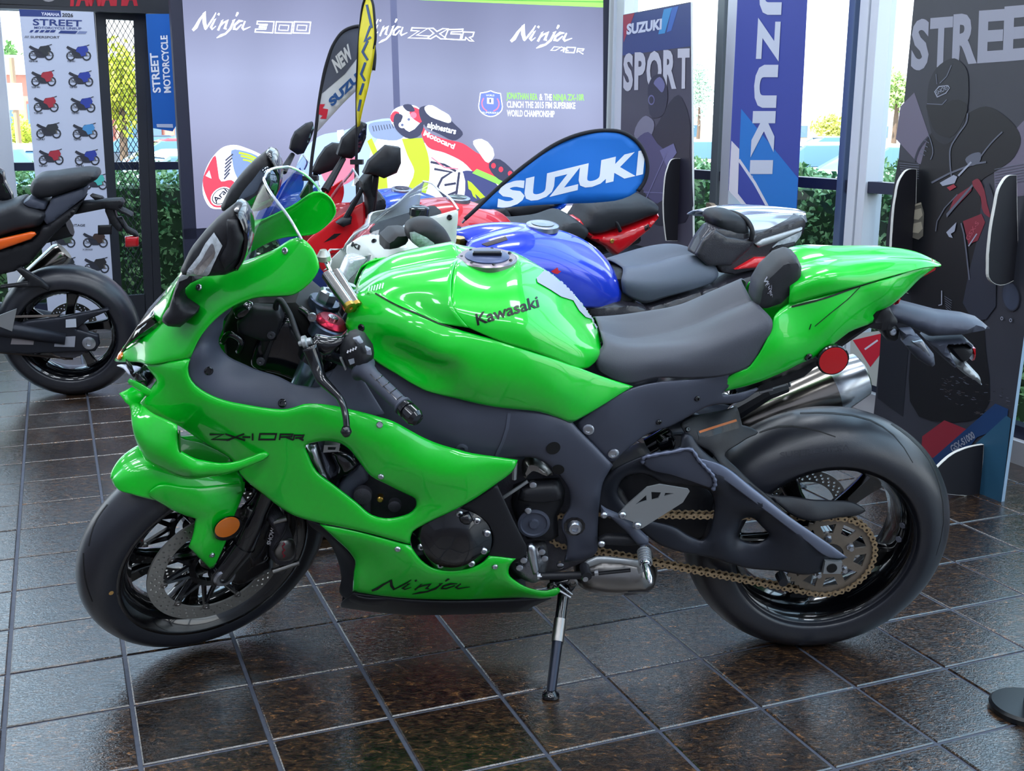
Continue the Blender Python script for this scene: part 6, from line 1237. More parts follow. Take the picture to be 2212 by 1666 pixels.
# catalogue poster
yq = back(7.60); cp = thing('lineup_poster', 'tall white poster of a motorcycle line-up hanging left of the mesh door', 'poster', yq.M)
board('poster_sheet', yq, [(41, 20), (202, 26), (216, 200), (246, 640), (248, 700), (108, 712), (98, 620), (62, 230)], .01, mat('poster_white', 'c0c8de', .5), cp, .0)
pr = Print(yq, .0); nv = A('navyink', '2a3c7c'); dk = A('darkink', '30323e')
pr.poly([(41, 20), (131, 23), (132, 37), (43, 35)], nv, 1); pr.text('YAMAHA', (89, 33), (129, 35), (0, -7), A('wink', 'd8dcf0'), 2, bold=.03); pr.text('2026', (134, 36), (158, 37), (0, -8), dk, 2, bold=.03)
pr.text('STREET', (71, 54), (177, 57), (0, -14), nv, 2, bold=.02); pr.text('MOTORCYCLE LINEUP', (74, 62), (176, 64), (0, -5), nv, 2, bold=.02)
for i in range(5): pr.poly([(63 + i * 11, 70), (69 + i * 11 + i, 70), (73 + i * 11 + i, 65), (67 + i * 11, 65)], nv, 2)
pr.poly([(126, 72), (163, 73), (168, 67), (131, 66)], nv, 2); pr.poly([(166, 73), (184, 73), (189, 68), (171, 67)], A('midink', '7a86b0'), 2); pr.text('/// SUPERSPORT', (53, 82), (129, 83), (0, -5), dk, 2, bold=.02)
def bikeicon(cx, cy, body, wheel='30343e', s=1.):
    pr = Print(yq, .0)
    bd_ = A('b' + body, body); wh = A('w' + wheel, wheel)
    for x in (-17, 17): pr.add(stroke_px([(cx + x * s + 8.5 * s * math.cos(t), cy + 8 * s + 9 * s * math.sin(t)) for t in [i * .52 for i in range(12)]], 3.2 * s, True), wh, 2)
    for x in (-17, 17): pr.add(stroke_px([(cx + x * s - 6, cy + 8 * s), (cx + x * s + 6, cy + 8 * s)], 1), wh, 2)
    pr.poly([(cx + a * s, cy + b * s) for a, b in ((-16, -2), (0, -4), (14, -2), (16, 6), (6, 13), (-6, 13), (-14, 8))], dk, 2)
    pr.poly([(cx + a * s, cy + b * s) for a, b in ((-27, -10), (-24, -14), (-14, -9), (-6, -6), (-2, -12), (8, -13), (16, -15), (21, -6), (16, 6), (8, 8), (0, 2), (-10, 0), (-22, -6))], dk, 3)
    pr.poly([(cx + a * s, cy + b * s) for a, b in ((-4, -10), (6, -13), (17, -14), (21, -5), (15, 7), (6, 9), (2, 2), (-6, -2))], bd_, 4)
    pr.line([(cx + 17 * s, cy - 14 * s), (cx + 23 * s, cy - 16 * s)], 2 * s, dk, 4); pr.line([(cx + 16 * s, cy), (cx + 18 * s, cy + 8 * s)], 2.4 * s, A('forkg', '6a6458'), 4); pr.line([(cx - 24 * s, cy + 1 * s), (cx - 12 * s, cy + 8 * s)], 2.4 * s, A('exh', '70747e'), 4); pr.mk('motorcycle_picture', cp)
cols = [('30343a', 112), ('a83040', 168), ('a83040', 224), ('30343a', 281), ('a83040', 338)]; col2 = ['2c3f9c', '2c3f9c', '2c3f9c', '4a90c8', '2c3f9c']
nm1 = ['YZF-R1M', 'YZF-R1', 'YZF-R9', 'YZF-R7', 'YZF-R7']; nm2 = ['YZF-R1', 'YZF-R9', 'YZF-R7', 'YZF-R7', 'YZF-R3']
for i, (cb, y) in enumerate(cols):
    x = 89 + i * 5.4; bikeicon(x, y, cb); pr.text(nm1[i], (x - 27, y + 22), (x - 8, y + 22), (0, -3.6), dk, 3, bold=.03)
    x = 170 + i * 4.6; bikeicon(x, y + 1, col2[i]); pr.text(nm2[i], (x - 25, y + 22), (x - 8, y + 22), (0, -3.6), dk, 3, bold=.03)
bikeicon(205, 392, '50c0b8'); pr.text('HERITAGE', (143, 489), (184, 489), (0, -5), dk, 3, bold=.02); bikeicon(136, 517, '3a4c40'); bikeicon(206, 517, '40302c'); pr.text('XSR900', (178, 541), (200, 541), (0, -4), dk, 3); bikeicon(209, 572, '2c2c30'); bikeicon(140, 572, '30343a'); pr.text('Revs Your Heart', (160, 640), (205, 641), (0, -6), dk, 3)
pr.mk('poster_print', cp)
# blue side sign
bs = thing('side_sign', 'narrow bright blue vertical sign right of the mesh door', 'sign', yq.M)
board('sign_sheet', yq, [(315, 30), (368, 30), (384, 266), (373, 284), (331, 277)], .012, mat('sign_blue', '1260b8', .5), bs, .0)
pr = Print(yq, .0); pr.text('STREET', (347, 200), (340, 114), (-17, 1), ink_w, 2, bold=.03); pr.mk('sign_lettering', bs); pr = Print(yq, .0); pr.text('MOTORCYCLE', (369, 200), (361, 76), (-15, 1), ink_w, 2, bold=.03); pr.mk('sign_lettering', bs); pr = Print(yq, .0); pr.poly([(338, 268), (373, 268), (374, 276), (339, 275)], mat('pale_strip', 'b8c4dc', .5), 2); pr.mk('sign_print', bs)

# board painting a poster's reflection in the glass, behind the exhaust; small beige board by the column
lb = right(8.8); lt = thing('reflection_board', 'pale board with a red corner painting a poster reflection in the window behind the muffler', 'board', lb.M)
board('board_sheet', lb, [(1838, 722), (1908, 714), (1902, 838), (1834, 815)], .01, mat('reflection_pale', 'b4b8b4', .6), lt)
pr = Print(lb, 0); pr.poly([(1842, 735), (1906, 720), (1902, 765), (1880, 793), (1862, 765)], mat('ink_flagred', 'c41c34', .6)); pr.line([(1868, 755), (1896, 735)], 4, wl, 2); pr.mk('reflection_print', lt)
bb = thing('wooden_board', 'small beige wooden board standing at the foot of the grey column', 'board', lb.M)
board('board_sheet', lb, [(1525, 438), (1532, 439), (1549, 455), (1549, 560), (1525, 560)], .03, mat('beige_wood', 'bca890', .6, noise_=(8, .15)), bb)
mb = MB(); f0 = lb.P(1525, 560, 0); f1 = lb.P(1549, 560, 0); c_0 = (f0 + f1) / 2; mb.box(Matrix.Translation(V((c_0.x, c_0.y, c_0.z / 2))) @ lb.M.to_3x3().to_4x4(), .1, .03, c_0.z); mb.mk('board_leg', mat('beige_wood'), bb)
# ================================================================ OTHER MOTORCYCLES
def placed(px, py, b, psi, lean=.2, a=.8):
    zc = b * math.cos(lean); X = hitz(px, py, zc); f = frame(0, 0, psi, lean); O = X - f.F * a - f.U * b; return frame(O.x, O.y, psi, lean)
def running_gear(fr, par, wb=1.44, rimc=None, front=True, lower='15161c', discs=True):
    rw_ = subthing('rear_wheel', par); tyre(fr, 0, .316, .318, .185, .07, rw_, n=56); rim(fr, 0, .316, .185, rw_, 5, .4, .226, n=44, m=rimc)
    if front:
        fw_ = subthing('front_wheel', par); tyre(fr, wb, .296, .298, .12, .05, fw_, n=56); rim(fr, wb, .296, .12, fw_, 5, .2, .222, n=44, hub=.035, m=rimc)
        if discs: brake_disc(fr, wb, .296, .068, .155, .12, fw_, nh=20, carrier=False)
        for s in (1, -1):
            mb = MB(); mb.tube([fr.W(wb, .1 * s, .28), fr.W(wb - .3, .1 * s, .92)], [.026, .027], 14); mb.mk('fork_tube', blkg, par, auto=.6)
        mb = MB(); mb.tube([fr.W(wb, -.11, .296), fr.W(wb, .11, .296)], .014, 10); mb.mk('front_axle', steeld, par)
        mb = MB(); mb.tube([fr.W(wb - .27, -.14, .88), fr.W(wb - .27, .14, .88)], .024, 12); mb.mk('triple_clamp', steeld, par)
        for s in (1, -1):
            mb = MB(); mb.tube([fr.W(wb - .28, .12 * s, .9), fr.W(wb - .36, .36 * s, .9)], [.013, .017], 12); mb.mk('handlebar_grip', blk, par)
    for s in (1, -1):
        mb = MB(); mb.tube([fr.W(0, .12 * s, .316), fr.W(.3, .11 * s, .38), fr.W(.56, .09 * s, .42)], [.03, .045, .05], 10); mb.mk('swingarm', arm_m, par, smooth=True)
    mb = MB(); mb.box(fr.M, .5, .3, .42, c=(.78, 0, .42)); mb.mk('engine_block', steeld, par, bevel=.05, bseg=3)
    mb = MB(); mb.box(fr.M, .75, .16, .18, c=(.85, 0, .75)); mb.mk('frame_beam', blk, par, bevel=.04, bseg=2)
    mb = MB(); mb.tube([fr.W(.3, -.02, .72), fr.W(-.05, 0, .82)], .05, 8); mb.mk('subframe', blk, par)
    # side stand reaching the ground
    t = fr.W(.62, .12, .28); g0 = V((t.x, t.y, 0)) + fr.S * .16 - fr.F * .04; g0.z = .006; mb = MB(); mb.tube([t, g0], .011, 8); mb.mk('side_stand', blk, par); mb = MB(); mb.lathe(V((g0.x, g0.y, 0)), (0, 0, 1), [(0, .02), (.008, .018), (.012, .01)], 12); mb.mk('stand_foot', blk, par)
def sidefairing(fr, par, m, wb=1.44):
    pts = [(wb - .02, .86), (wb - .22, .95), (wb - .35, .80), (wb - .5, .72), (wb - .75, .62), (wb - .72, .5), (wb - .8, .38), (wb - .95, .22), (wb - .6, .2), (wb - .42, .3), (wb - .3, .5), (wb - .1, .66)]
    for s in (1, -1):
        lp = [V((a, .19 * s if b > .3 else .15 * s, b)) for a, b in pts]; sm = crs(lp, True, n=4); ov, of = fill2d([[(p.x, p.z) for p in sm]], np.array([(wb - .3, .75), (wb - .45, .55), (wb - .6, .35), (wb - .55, .5), (wb - .15, .8)]))
        vs = [fr.W(a, s * (.12 + .1 * math.sin(min(max((c - .15) / .75, 0), 1) * math.pi) * (1 - max(0, a - wb + .35) * 1.2)), c) for a, c in ov]
        if (vs[of[0][1]] - vs[of[0][0]]).cross(vs[of[0][2]] - vs[of[0][0]]).dot(fr.S * s) < 0: of = [f[::-1] for f in of]
        mk('side_fairing', vs, of, m, par, smooth=True, solid=.004)
sblue = mat('deep_blue_paint', '1c3cd0', .25, coat=1, metal=.2); sred = mat('red_paint', 'e01220', .28, coat=1); swhite = mat('white_paint', 'd4dad8', .3, coat=1); bblue = mat('bright_blue_paint', '0e4cc0', .28, coat=1)
seatg = mat('seat_slate', '58606f', .5, bump=.2, bscale=1200); carb = mat('carbon_weave', '2a2830', .35, coat=.4, bump=.5, bscale=400)
# ---- blue and white one directly behind the green
B1 = placed(1172, 492, .98, YAW); b1o = thing('sport_motorcycle', 'blue and white sport motorcycle with grey seat right behind the green one', 'motorcycle', B1.M, 'motorcycles parked in a row behind the green one')
running_gear(B1, b1o); sidefairing(B1, b1o, swhite)
loft('fuel_tank', B1, [[(1010, 520, 0), (1070, 500, 0), (1172, 490, 0), (1250, 512, 0), (1305, 552, 0), (1330, 590, 0)], [(1007, 530, .06), (1065, 515, .07), (1175, 512, .07), (1258, 540, .06), (1315, 575, .05), (1337, 600, .035)], [(1005, 560, .12), (1075, 555, .14), (1180, 560, .14), (1265, 582, .13), (1322, 606, .1), (1341, 615, .07)], [(1010, 600, .14), (1080, 605, .16), (1185, 612, .15), (1262, 630, .14), (1315, 640, .12), (1342, 640, .09)], [(1020, 640, .14), (1090, 655, .15), (1190, 662, .14), (1262, 665, .13), (1310, 664, .11), (1338, 655, .09)]], sblue, b1o, n=30, m=6)
def cap_at(fr, px, py, par, r=.05):
    c = fr.P(px, py, 0); mb = MB(); mb.lathe(c, fr.U, [(-.01, r), (.005, r), (.008, r * .9), (.008, r * .7)], 32); k = mb.mk('cap_ring', mat('cap_ring_m2', 'a8acb8', .3, metal=.8), par, auto=.6); mb = MB(); mb.lathe(c, fr.U, [(.0, r * .72), (.01, r * .7), (.011, 0)], 24); mb.mk('cap_lid', blkg, k, auto=.6)
cap_at(B1, 1172, 489, b1o)
T = bvh([o for o in b1o.children if o.name.startswith('fuel_tank')][0])
decal('tank_emblem', T, [poly_px([(1190, 586), (1204, 578), (1206, 584), (1212, 586), (1204, 592), (1196, 590)], 4)], mat('ink_emblem_red', 'd02038', .3), b1o)
decal('tank_sticker', T, [poly_px([(1040, 528), (1092, 511), (1097, 519), (1052, 533)], 6)], mat('sticker_dark', '3a3038', .3), b1o)
loft('rider_seat', B1, [[(1342, 575, 0), (1400, 570, 0), (1455, 555, 0), (1500, 548, 0), (1540, 560, 0)], [(1345, 590, .07), (1405, 583, .09), (1460, 574, .1), (1510, 570, .1), (1548, 578, .09)], [(1342, 605, .09), (1400, 612, .12), (1460, 612, .13), (1515, 605, .12), (1552, 594, .1)], [(1345, 632, .09), (1390, 655, .11), (1440, 642, .12), (1500, 625, .12), (1538, 612, .1)]], seatg, b1o, n=20, m=6)
slab('under_seat_cover', B1, [(1262, 662), (1330, 655), (1385, 660), (1400, 664), (1535, 622), (1690, 574), (1650, 620), (1560, 660), (1480, 685), (1300, 705), (1275, 690)], -.12, .12, carb, b1o, puff=.004)
slab('tail_body', B1, [(1543, 490), (1520, 520), (1503, 552), (1545, 570), (1560, 592), (1590, 596), (1690, 570), (1738, 505), (1746, 482), (1740, 470), (1640, 500)], .03, .1, carb, b1o, puff=.004)
loft('tail_top', B1, [[(1548, 470, 0), (1600, 462, 0), (1670, 458, 0), (1740, 458, 0)], [(1545, 480, .07), (1600, 478, .085), (1670, 474, .08), (1742, 470, .05)], [(1545, 495, .09), (1600, 505, .1), (1670, 498, .095), (1744, 480, .06)]], mat('silver_gloss', 'b4bcc8', .12, coat=1, metal=.4), b1o, n=14, m=4)
slab('passenger_seat', B1, [(1546, 474), (1556, 464), (1578, 461), (1610, 472), (1624, 488), (1628, 508), (1612, 516), (1580, 513), (1552, 495)], .0, .1, seatb, b1o, puff=.004, sm=True, round_=.03)
mb = MB(); mb.tube(crs([B1.P(*p) for p in [(1560, 458, .0), (1590, 462, .05), (1615, 478, .09), (1625, 500, .115), (1622, 520, .115)]], n=5), .008, 8); mb.mk('seat_strap', blk, b1o, smooth=True)
slab('carbon_side', B1, [(1546, 497), (1572, 512), (1612, 518), (1640, 508), (1620, 540), (1580, 575), (1530, 575), (1505, 552), (1522, 520)], .09, .112, carb, b1o, puff=.003)
slab('tail_accent', B1, [(1633, 528), (1650, 518), (1735, 492), (1734, 500), (1690, 520), (1640, 536)], .1, .116, alus, b1o, puff=.001)
slab('rear_lamp', B1, [(1662, 535), (1690, 512), (1738, 492), (1733, 512), (1716, 533), (1680, 550)], .03, .105, clear, b1o, puff=.002); slab('lamp_grille', B1, [(1662, 545), (1680, 530), (1725, 520), (1714, 542), (1690, 560)], .05, .112, blk, b1o)
slab('red_flash', B1, [(1590, 584), (1634, 558), (1674, 557), (1662, 572), (1640, 580)], .09, .118, sred, b1o, puff=.001)
rows = [[(745, 545, 0), (775, 505, 0), (805, 480, 0), (845, 448, 0), (900, 415, 0), (945, 408, 0)], [(745, 545, .004), (777, 508, .014), (812, 492, .028), (860, 466, .048), (922, 437, .068), (972, 428, .084)], [(746, 545, .01), (779, 512, .025), (817, 508, .052), (871, 489, .09), (939, 467, .13), (990, 453, .16)]]
loft('windscreen', B1, rows, glass_m, b1o, n=24, m=5, th=0)
e1 = crs([B1.P(*p) for p in [(990, 453, .16), (972, 428, .084), (945, 408, 0)]], n=6); e2 = [B1.M @ V((q.x, -q.y, q.z)) for q in [B1.I @ p for p in e1][::-1]]
mb = MB(); mb.tube(e1 + e2[1:], .003, 8); mb.mk('windscreen_edge', mat('polished_edge'), b1o)
wf = panel('upper_cowl', B1, [(750, 532, .015, 1), (779, 512, .027), (817, 508, .054), (871, 489, .092), (939, 467, .132), (991, 453, .163, 1), (989, 490, .175), (980, 540, .18), (930, 560, .18), (890, 560, .18), (844, 580, .18), (768, 622, .17), (740, 640, .12, 1), (752, 612, .10), (800, 562, .11), (803, 552, .11, 1), (757, 562, .05), (749, 547, .025)], swhite, b1o, ctrl=[(860, 530, .16)], mirror=True)
T = bvh(wf); decal('cowl_lettering', T, [text_px('SUZUKI', (706, 506), (776, 540), (3, -9), bold=.05)], black_ink, wf)
for p in ((808, 521), (971, 470)): bolt_at(T, *p, .008, blkg, b1o)
decal('cowl_flash', T, [poly_px([(768, 620), (800, 600), (850, 562), (888, 545), (880, 566), (845, 580)], 8)], sred, wf, .0015); decal('cowl_line', T, [stroke_px([(762, 618), (800, 594), (850, 558), (888, 543), (880, 562)], 2.4)], ink_bl, wf, .002)
slab('headlight', B1, [(740, 600), (757, 562), (803, 552), (796, 565), (770, 595), (750, 615)], .02, .09, clear, b1o)
mr1 = subthing('mirror', b1o)
bd1 = slab('mirror_shell', B1, [(889, 497), (901, 486), (923, 480), (942, 482), (963, 496), (977, 518), (985, 543), (981, 556), (939, 555), (920, 546), (888, 515)], .29, .37, blk, mr1, puff=.01, sm=True, round_=.03)
decal('indicator_lens', bvh(bd1), [poly_px([(887, 502), (896, 500), (920, 512), (937, 524), (939, 530), (931, 544), (920, 543), (903, 530), (890, 518)], 5)], clear, bd1, .003); slab('mirror_stalk', B1, [(838, 524), (858, 507), (887, 505), (886, 529), (862, 540), (836, 545)], .19, .29, blk, mr1, puff=.003)
mb = MB(); q = B1.P(905, 470, .05); mb.lathe(q - B1.U * .03, B1.U, [(0, .024), (.04, .026)], 20); rsv = mb.mk('brake_reservoir', mat('reservoir', 'c8bc98', .4), b1o, auto=.6); mb = MB(); mb.lathe(q + B1.U * .008, B1.U, [(0, .028), (.02, .028), (.023, .022), (.023, 0)], 20); mb.mk('reservoir_cap', blkg, rsv, auto=.6)
slab('instrument_binnacle', B1, [(815, 520), (840, 500), (900, 482), (960, 462), (960, 480), (880, 520), (830, 535)], -.05, .07, blk, b1o)
mb = MB(); mb.tube([B1.P(985, 500, -.1), B1.P(1030, 525, -.1)], .02, 10); mb.mk('bar_grip', blk, b1o); mb = MB(); mb.lathe(B1.P(990, 527, .0), B1.U, [(0, .02), (.02, .02), (.02, .01)], 6); mb.mk('stem_nut', goldb, b1o)
slab('cowl_bracket', B1, [(884, 548), (915, 532), (935, 552), (925, 566), (890, 566)], .08, .16, blkg, b1o)
# ---- red one
B2 = placed(990, 434, .98, YAW); b2o = thing('sport_motorcycle', 'red sport motorcycle with black seat, second behind the green one', 'motorcycle', B2.M, 'motorcycles parked in a row behind the green one')
running_gear(B2, b2o); sidefairing(B2, b2o, sred)
loft('fuel_tank', B2, [[(905, 442, 0), (940, 434, 0), (990, 431, 0), (1050, 446, 0), (1090, 465, 0), (1112, 490, 0)], [(900, 455, .07), (940, 448, .07), (995, 446, .07), (1055, 460, .06), (1097, 482, .04), (1117, 500, .03)], [(905, 480, .13), (945, 480, .14), (1000, 482, .14), (1060, 494, .12), (1098, 508, .1), (1116, 516, .07)], [(915, 520, .15), (955, 525, .16), (1005, 528, .15), (1060, 535, .14), (1095, 538, .12), (1115, 536, .1)]], sred, b2o, n=24, m=5)
cap_at(B2, 990, 430, b2o)
slab('tail_body', B2, [(1289, 510), (1335, 500), (1350, 496), (1405, 476), (1433, 460), (1428, 475), (1409, 499), (1362, 539), (1334, 558), (1312, 540), (1260, 510), (1240, 492), (1262, 480)], -.07, .1, sred, b2o, puff=.008, round_=.03)
slab('passenger_seat', B2, [(1257, 496), (1270, 470), (1282, 452), (1296, 446), (1362, 438), (1416, 438), (1430, 450), (1428, 463), (1400, 476), (1348, 496), (1334, 500), (1289, 511), (1268, 508)], -.1, .1, seatb, b2o, puff=.015, sm=True, round_=.03)
mb = MB(); mb.tube(crs([B2.P(*p) for p in [(1285, 448, .0), (1305, 462, .08), (1330, 480, .105), (1340, 500, .11)]], n=5), .009, 8); mb.mk('seat_strap', blk, b2o, smooth=True)
T = bvh([o for o in b2o.children if o.name.startswith('tail_body')][0]); bolt_at(T, 1322, 521, .01, goldb, b2o); decal('tail_lettering', T, [text_px('8R', (1393, 499), (1405, 492), (-2, -9), bold=.05)], black_ink, b2o)
slab('rider_seat', B2, [(1110, 500), (1150, 498), (1200, 492), (1250, 480), (1275, 500), (1240, 540), (1160, 545), (1115, 540)], -.12, .12, seatb, b2o, puff=.01, sm=True)
rf = panel('upper_cowl', B2, [(662, 527, .12), (681, 505, .13), (703, 489, .14), (752, 456, .17), (787, 437, .18, 1), (791, 467, .18), (776, 508, .18), (752, 537, .17), (700, 552, .15), (672, 552, .13)], sred, b2o, mirror=True)
T = bvh(rf); decal('cowl_slot', T, [poly_px([(699, 524), (722, 505), (738, 504), (724, 515)], 5)], hole_m, rf)
rows = [[(665, 510, 0), (685, 470, 0), (710, 430, 0), (735, 395, 0), (762, 365, 0)], [(665, 510, .004), (690, 485, .02), (722, 455, .045), (752, 425, .065), (780, 397, .082)], [(666, 510, .01), (690, 498, .04), (725, 476, .09), (757, 455, .13), (787, 437, .16)]]
def screen(fr, rows, par, m=glass_m):
    loft('windscreen', fr, rows, m, par, n=16, m=4, th=0)
    ee = crs([fr.P(*r[-1]) for r in rows], n=5); e2 = [fr.M @ V((q.x, -q.y, q.z)) for q in [fr.I @ p for p in ee]]; mb = MB(); mb.tube(ee[::-1] + e2[1:], .004, 6); mb.mk('windscreen_edge', mat('polished_edge'), par)
screen(B2, rows, b2o)
slab('instrument_binnacle', B2, [(775, 470), (800, 440), (830, 425), (840, 440), (830, 470), (790, 490)], -.1, .1, blk, b2o)
def mirror_px(fr, par, shell, o0, o1, stalk, so0, m=blk):
    q = subthing('mirror', par); slab('mirror_shell', fr, shell, o0, o1, m, q, puff=.004, round_=.05, step=.02, g=.02)
    a, b = stalk; mb = MB(); mb.tube([fr.P(a[0], a[1], (o0 + o1) / 2), fr.P(b[0], b[1], so0)], [.012, .018], 8); mb.mk('mirror_stalk', m, q, auto=.7)
mirror_px(B2, b2o, [(800, 352), (822, 332), (838, 318), (868, 322), (869, 355), (860, 376), (832, 388), (812, 380), (788, 378)], .22, .28, ((812, 380), (800, 468)), .16)
slab('mirror_arm', B2, [(783, 395), (800, 375), (815, 368), (820, 395), (812, 430), (806, 470), (796, 475), (794, 430), (784, 412)], .15, .22, blk, b2o, puff=.006); 
mb = MB(); mb.tube([B2.P(738, 487, .17), B2.P(786, 402, .2)], [.012, .008], 8); mb.mk('mirror_brace', blk, b2o); slab('mirror_foot', B2, [(728, 484), (742, 474), (762, 470), (760, 486), (742, 492)], .16, .2, blk, b2o)
mirror_px(B2, b2o, [(731, 337), (742, 302), (760, 285), (784, 266), (795, 270), (793, 300), (780, 330), (762, 345), (745, 343)], -.3, -.24, ((742, 342), (702, 412)), -.16)
decal('mirror_face', bvh(*[c for o in b2o.children if o.name.startswith('mirror') and o.type == 'EMPTY' for c in o.children if c.name.startswith('mirror_shell')]), [poly_px([(771, 325), (768, 310), (778, 285), (791, 271), (791, 298), (778, 328), (766, 338)], 6)], mat('mirror_dark', '3a3c4c', .08, metal=.8), b2o)
# ---- bright blue one, the farthest
B3 = placed(868, 412, .98, YAW); b3o = thing('sport_motorcycle', 'bright blue sport motorcycle farthest back in the row, nearest the big banner', 'motorcycle', B3.M, 'motorcycles parked in a row behind the green one')
running_gear(B3, b3o); sidefairing(B3, b3o, bblue)
loft('fuel_tank', B3, [[(815, 422, 0), (840, 414, 0), (870, 410, 0), (920, 418, 0), (950, 432, 0), (965, 448, 0)], [(812, 432, .07), (842, 424, .07), (875, 422, .07), (922, 430, .06), (952, 445, .04), (968, 455, .03)], [(815, 452, .13), (845, 448, .14), (880, 450, .14), (925, 458, .12), (952, 466, .1), (966, 470, .07)], [(820, 490, .14), (850, 492, .15), (885, 494, .15), (925, 498, .13), (950, 500, .12), (966, 498, .1)]], bblue, b3o, n=20, m=4)
cap_at(B3, 868, 410, b3o)
slab('passenger_seat', B3, [(1087, 454), (1098, 444), (1130, 436), (1180, 432), (1226, 436), (1200, 452), (1160, 470), (1110, 475)], -.1, .1, seatb, b3o, puff=.012, sm=True, round_=.03)
slab('tail_body', B3, [(1110, 476), (1155, 472), (1195, 452), (1230, 436), (1222, 450), (1200, 464), (1170, 480), (1130, 490)], -.08, .1, bblue, b3o, puff=.006)
slab('rider_seat', B3, [(965, 465), (1010, 470), (1060, 460), (1092, 450), (1108, 470), (1080, 500), (990, 505)], -.12, .12, seatb, b3o, puff=.01, sm=True)
rows = [[(575, 478, 0), (595, 440, 0), (615, 400, 0), (635, 365, 0), (655, 335, 0)], [(575, 478, .004), (600, 455, .02), (628, 425, .045), (655, 395, .065), (680, 368, .082)], [(576, 478, .01), (598, 470, .04), (630, 448, .09), (660, 425, .13), (690, 402, .16)]]
screen(B3, rows, b3o)
panel('upper_cowl', B3, [(570, 500, .11), (588, 478, .13), (618, 455, .15), (648, 430, .17), (684, 402, .18, 1), (692, 440, .18), (670, 480, .18), (620, 510, .15)], bblue, b3o, mirror=True)
mirror_px(B3, b3o, [(628, 325), (632, 305), (640, 288), (664, 270), (678, 266), (680, 282), (672, 305), (658, 333), (644, 336)], -.3, -.24, ((632, 334), (612, 370)), -.16)
decal('mirror_face', bvh(*[c for o in b3o.children if o.name.startswith('mirror') and o.type == 'EMPTY' for c in o.children if c.name.startswith('mirror_shell')]), [poly_px([(661, 326), (663, 308), (676, 272), (678, 284), (670, 308)], 5)], mat('mirror_bright', 'b8e4e0', .1, metal=.7), b3o)
mirror_px(B3, b3o, [(676, 374), (690, 345), (706, 322), (722, 312), (740, 314), (748, 330), (742, 352), (720, 370), (692, 380)], .22, .28, ((682, 376), (655, 425)), .16)
mb = MB(); c = fly.P(671, 385, .0); mb.box(Matrix.Translation(c), .06, .05, .02); mb.tube([c, c - V((0, 0, .12))], .008, 8); mb.mk('flag_clamp', blk, fl2)
mb = MB(); c = flz.P(771, 350, .0); mb.box(Matrix.Translation(c), .05, .05, .02); mb.tube([c, c - V((0, 0, .2))], .008, 8); mb.mk('flag_clamp', blk, fl3)
# ---- black and orange one at the left
q = hitz(158, 848); KT = frame(q.x, q.y, .2, .15); kto = thing('naked_motorcycle', 'black motorcycle with an orange flash, cut off by the left edge', 'motorcycle', KT.M)
off_ = KT.L(193, 740, .1); KT = frame(q.x + .02, q.y, .2, .15)
running_gear(KT, kto)
def ks(name, pts, o0, o1, m, **k): return slab(name, KT, pts, o0, o1, m, kto, **k)
ks('passenger_seat', [(61, 416), (64, 398), (72, 388), (116, 379), (160, 373), (190, 371), (207, 376), (210, 383), (186, 403), (140, 420), (109, 430), (79, 431), (66, 425)], -.09, .09, seatb, puff=.012, sm=True, round_=.03)
ks('tail_side', [(186, 404), (179, 432), (150, 455), (120, 478), (100, 490), (88, 470), (105, 440), (108, 430)], -.07, .08, gry, puff=.003)
ks('rider_seat', [(-60, 460), (0, 449), (25, 440), (43, 437), (52, 446), (80, 455), (97, 464), (86, 490), (40, 503), (-60, 520)], -.11, .11, seatb, puff=.012, sm=True, round_=.03)
ks('seat_neck', [(44, 440), (62, 428), (80, 432), (100, 440), (96, 458), (60, 450)], -.08, .085, gry)
ks('side_flash', [(-60, 532), (0, 517), (66, 502), (74, 503), (77, 508), (66, 518), (0, 541), (-60, 560)], .10, .125, mat('orange_paint', 'f06210', .35, coat=.8), puff=.002)
ks('rear_frame', [(88, 490), (100, 488), (180, 432), (160, 466), (110, 515), (60, 575), (30, 590), (-60, 610), (-60, 545), (0, 540), (66, 520), (80, 508)], -.1, .1, blk, puff=.004)
ks('plate_arm', [(178, 438), (228, 433), (262, 431), (268, 440), (262, 452), (286, 464), (286, 470), (278, 470), (250, 456), (224, 453), (158, 466)], -.03, .04, blk, puff=.004)
ks('rear_indicator', [(193, 424), (198, 420), (220, 426), (224, 430), (205, 434)], .08, .12, blk); ks('plate_hanger', [(226, 440), (244, 444), (252, 470), (264, 492), (262, 501), (254, 502), (236, 482), (226, 458)], -.02, .03, blk, puff=.002)
ks('hanger_arm', [(250, 470), (262, 470), (276, 492), (294, 502), (300, 512), (292, 513), (272, 504)], -.02, .02, blk); ks('number_plate_mount', [(211, 488), (241, 487), (241, 507), (211, 508)], .0, .02, blk)
ks('rear_reflector', [(269, 513), (299, 511), (299, 534), (270, 536)], -.02, .02, redm, label='square red rear reflector')
mb = MB(); a0, a1 = KT.P(45, 622, -.12), KT.P(132, 548, -.14); ad = (a1 - a0).normalized(); mb.lathe(a0, ad, [(0, .03), (.06, .05), ((a1 - a0).length, .055), ((a1 - a0).length + .02, .045), ((a1 - a0).length + .02, .03)], 28); mb.mk('muffler', mat('muffler_steel'), kto, auto=.6)
ks('swingarm_panel', [(-40, 700), (20, 708), (60, 694), (130, 686), (232, 667), (236, 672), (190, 692), (165, 712), (212, 725), (215, 745), (205, 760), (150, 762), (60, 766), (-40, 760)], .09, .125, arm_m, puff=.004)
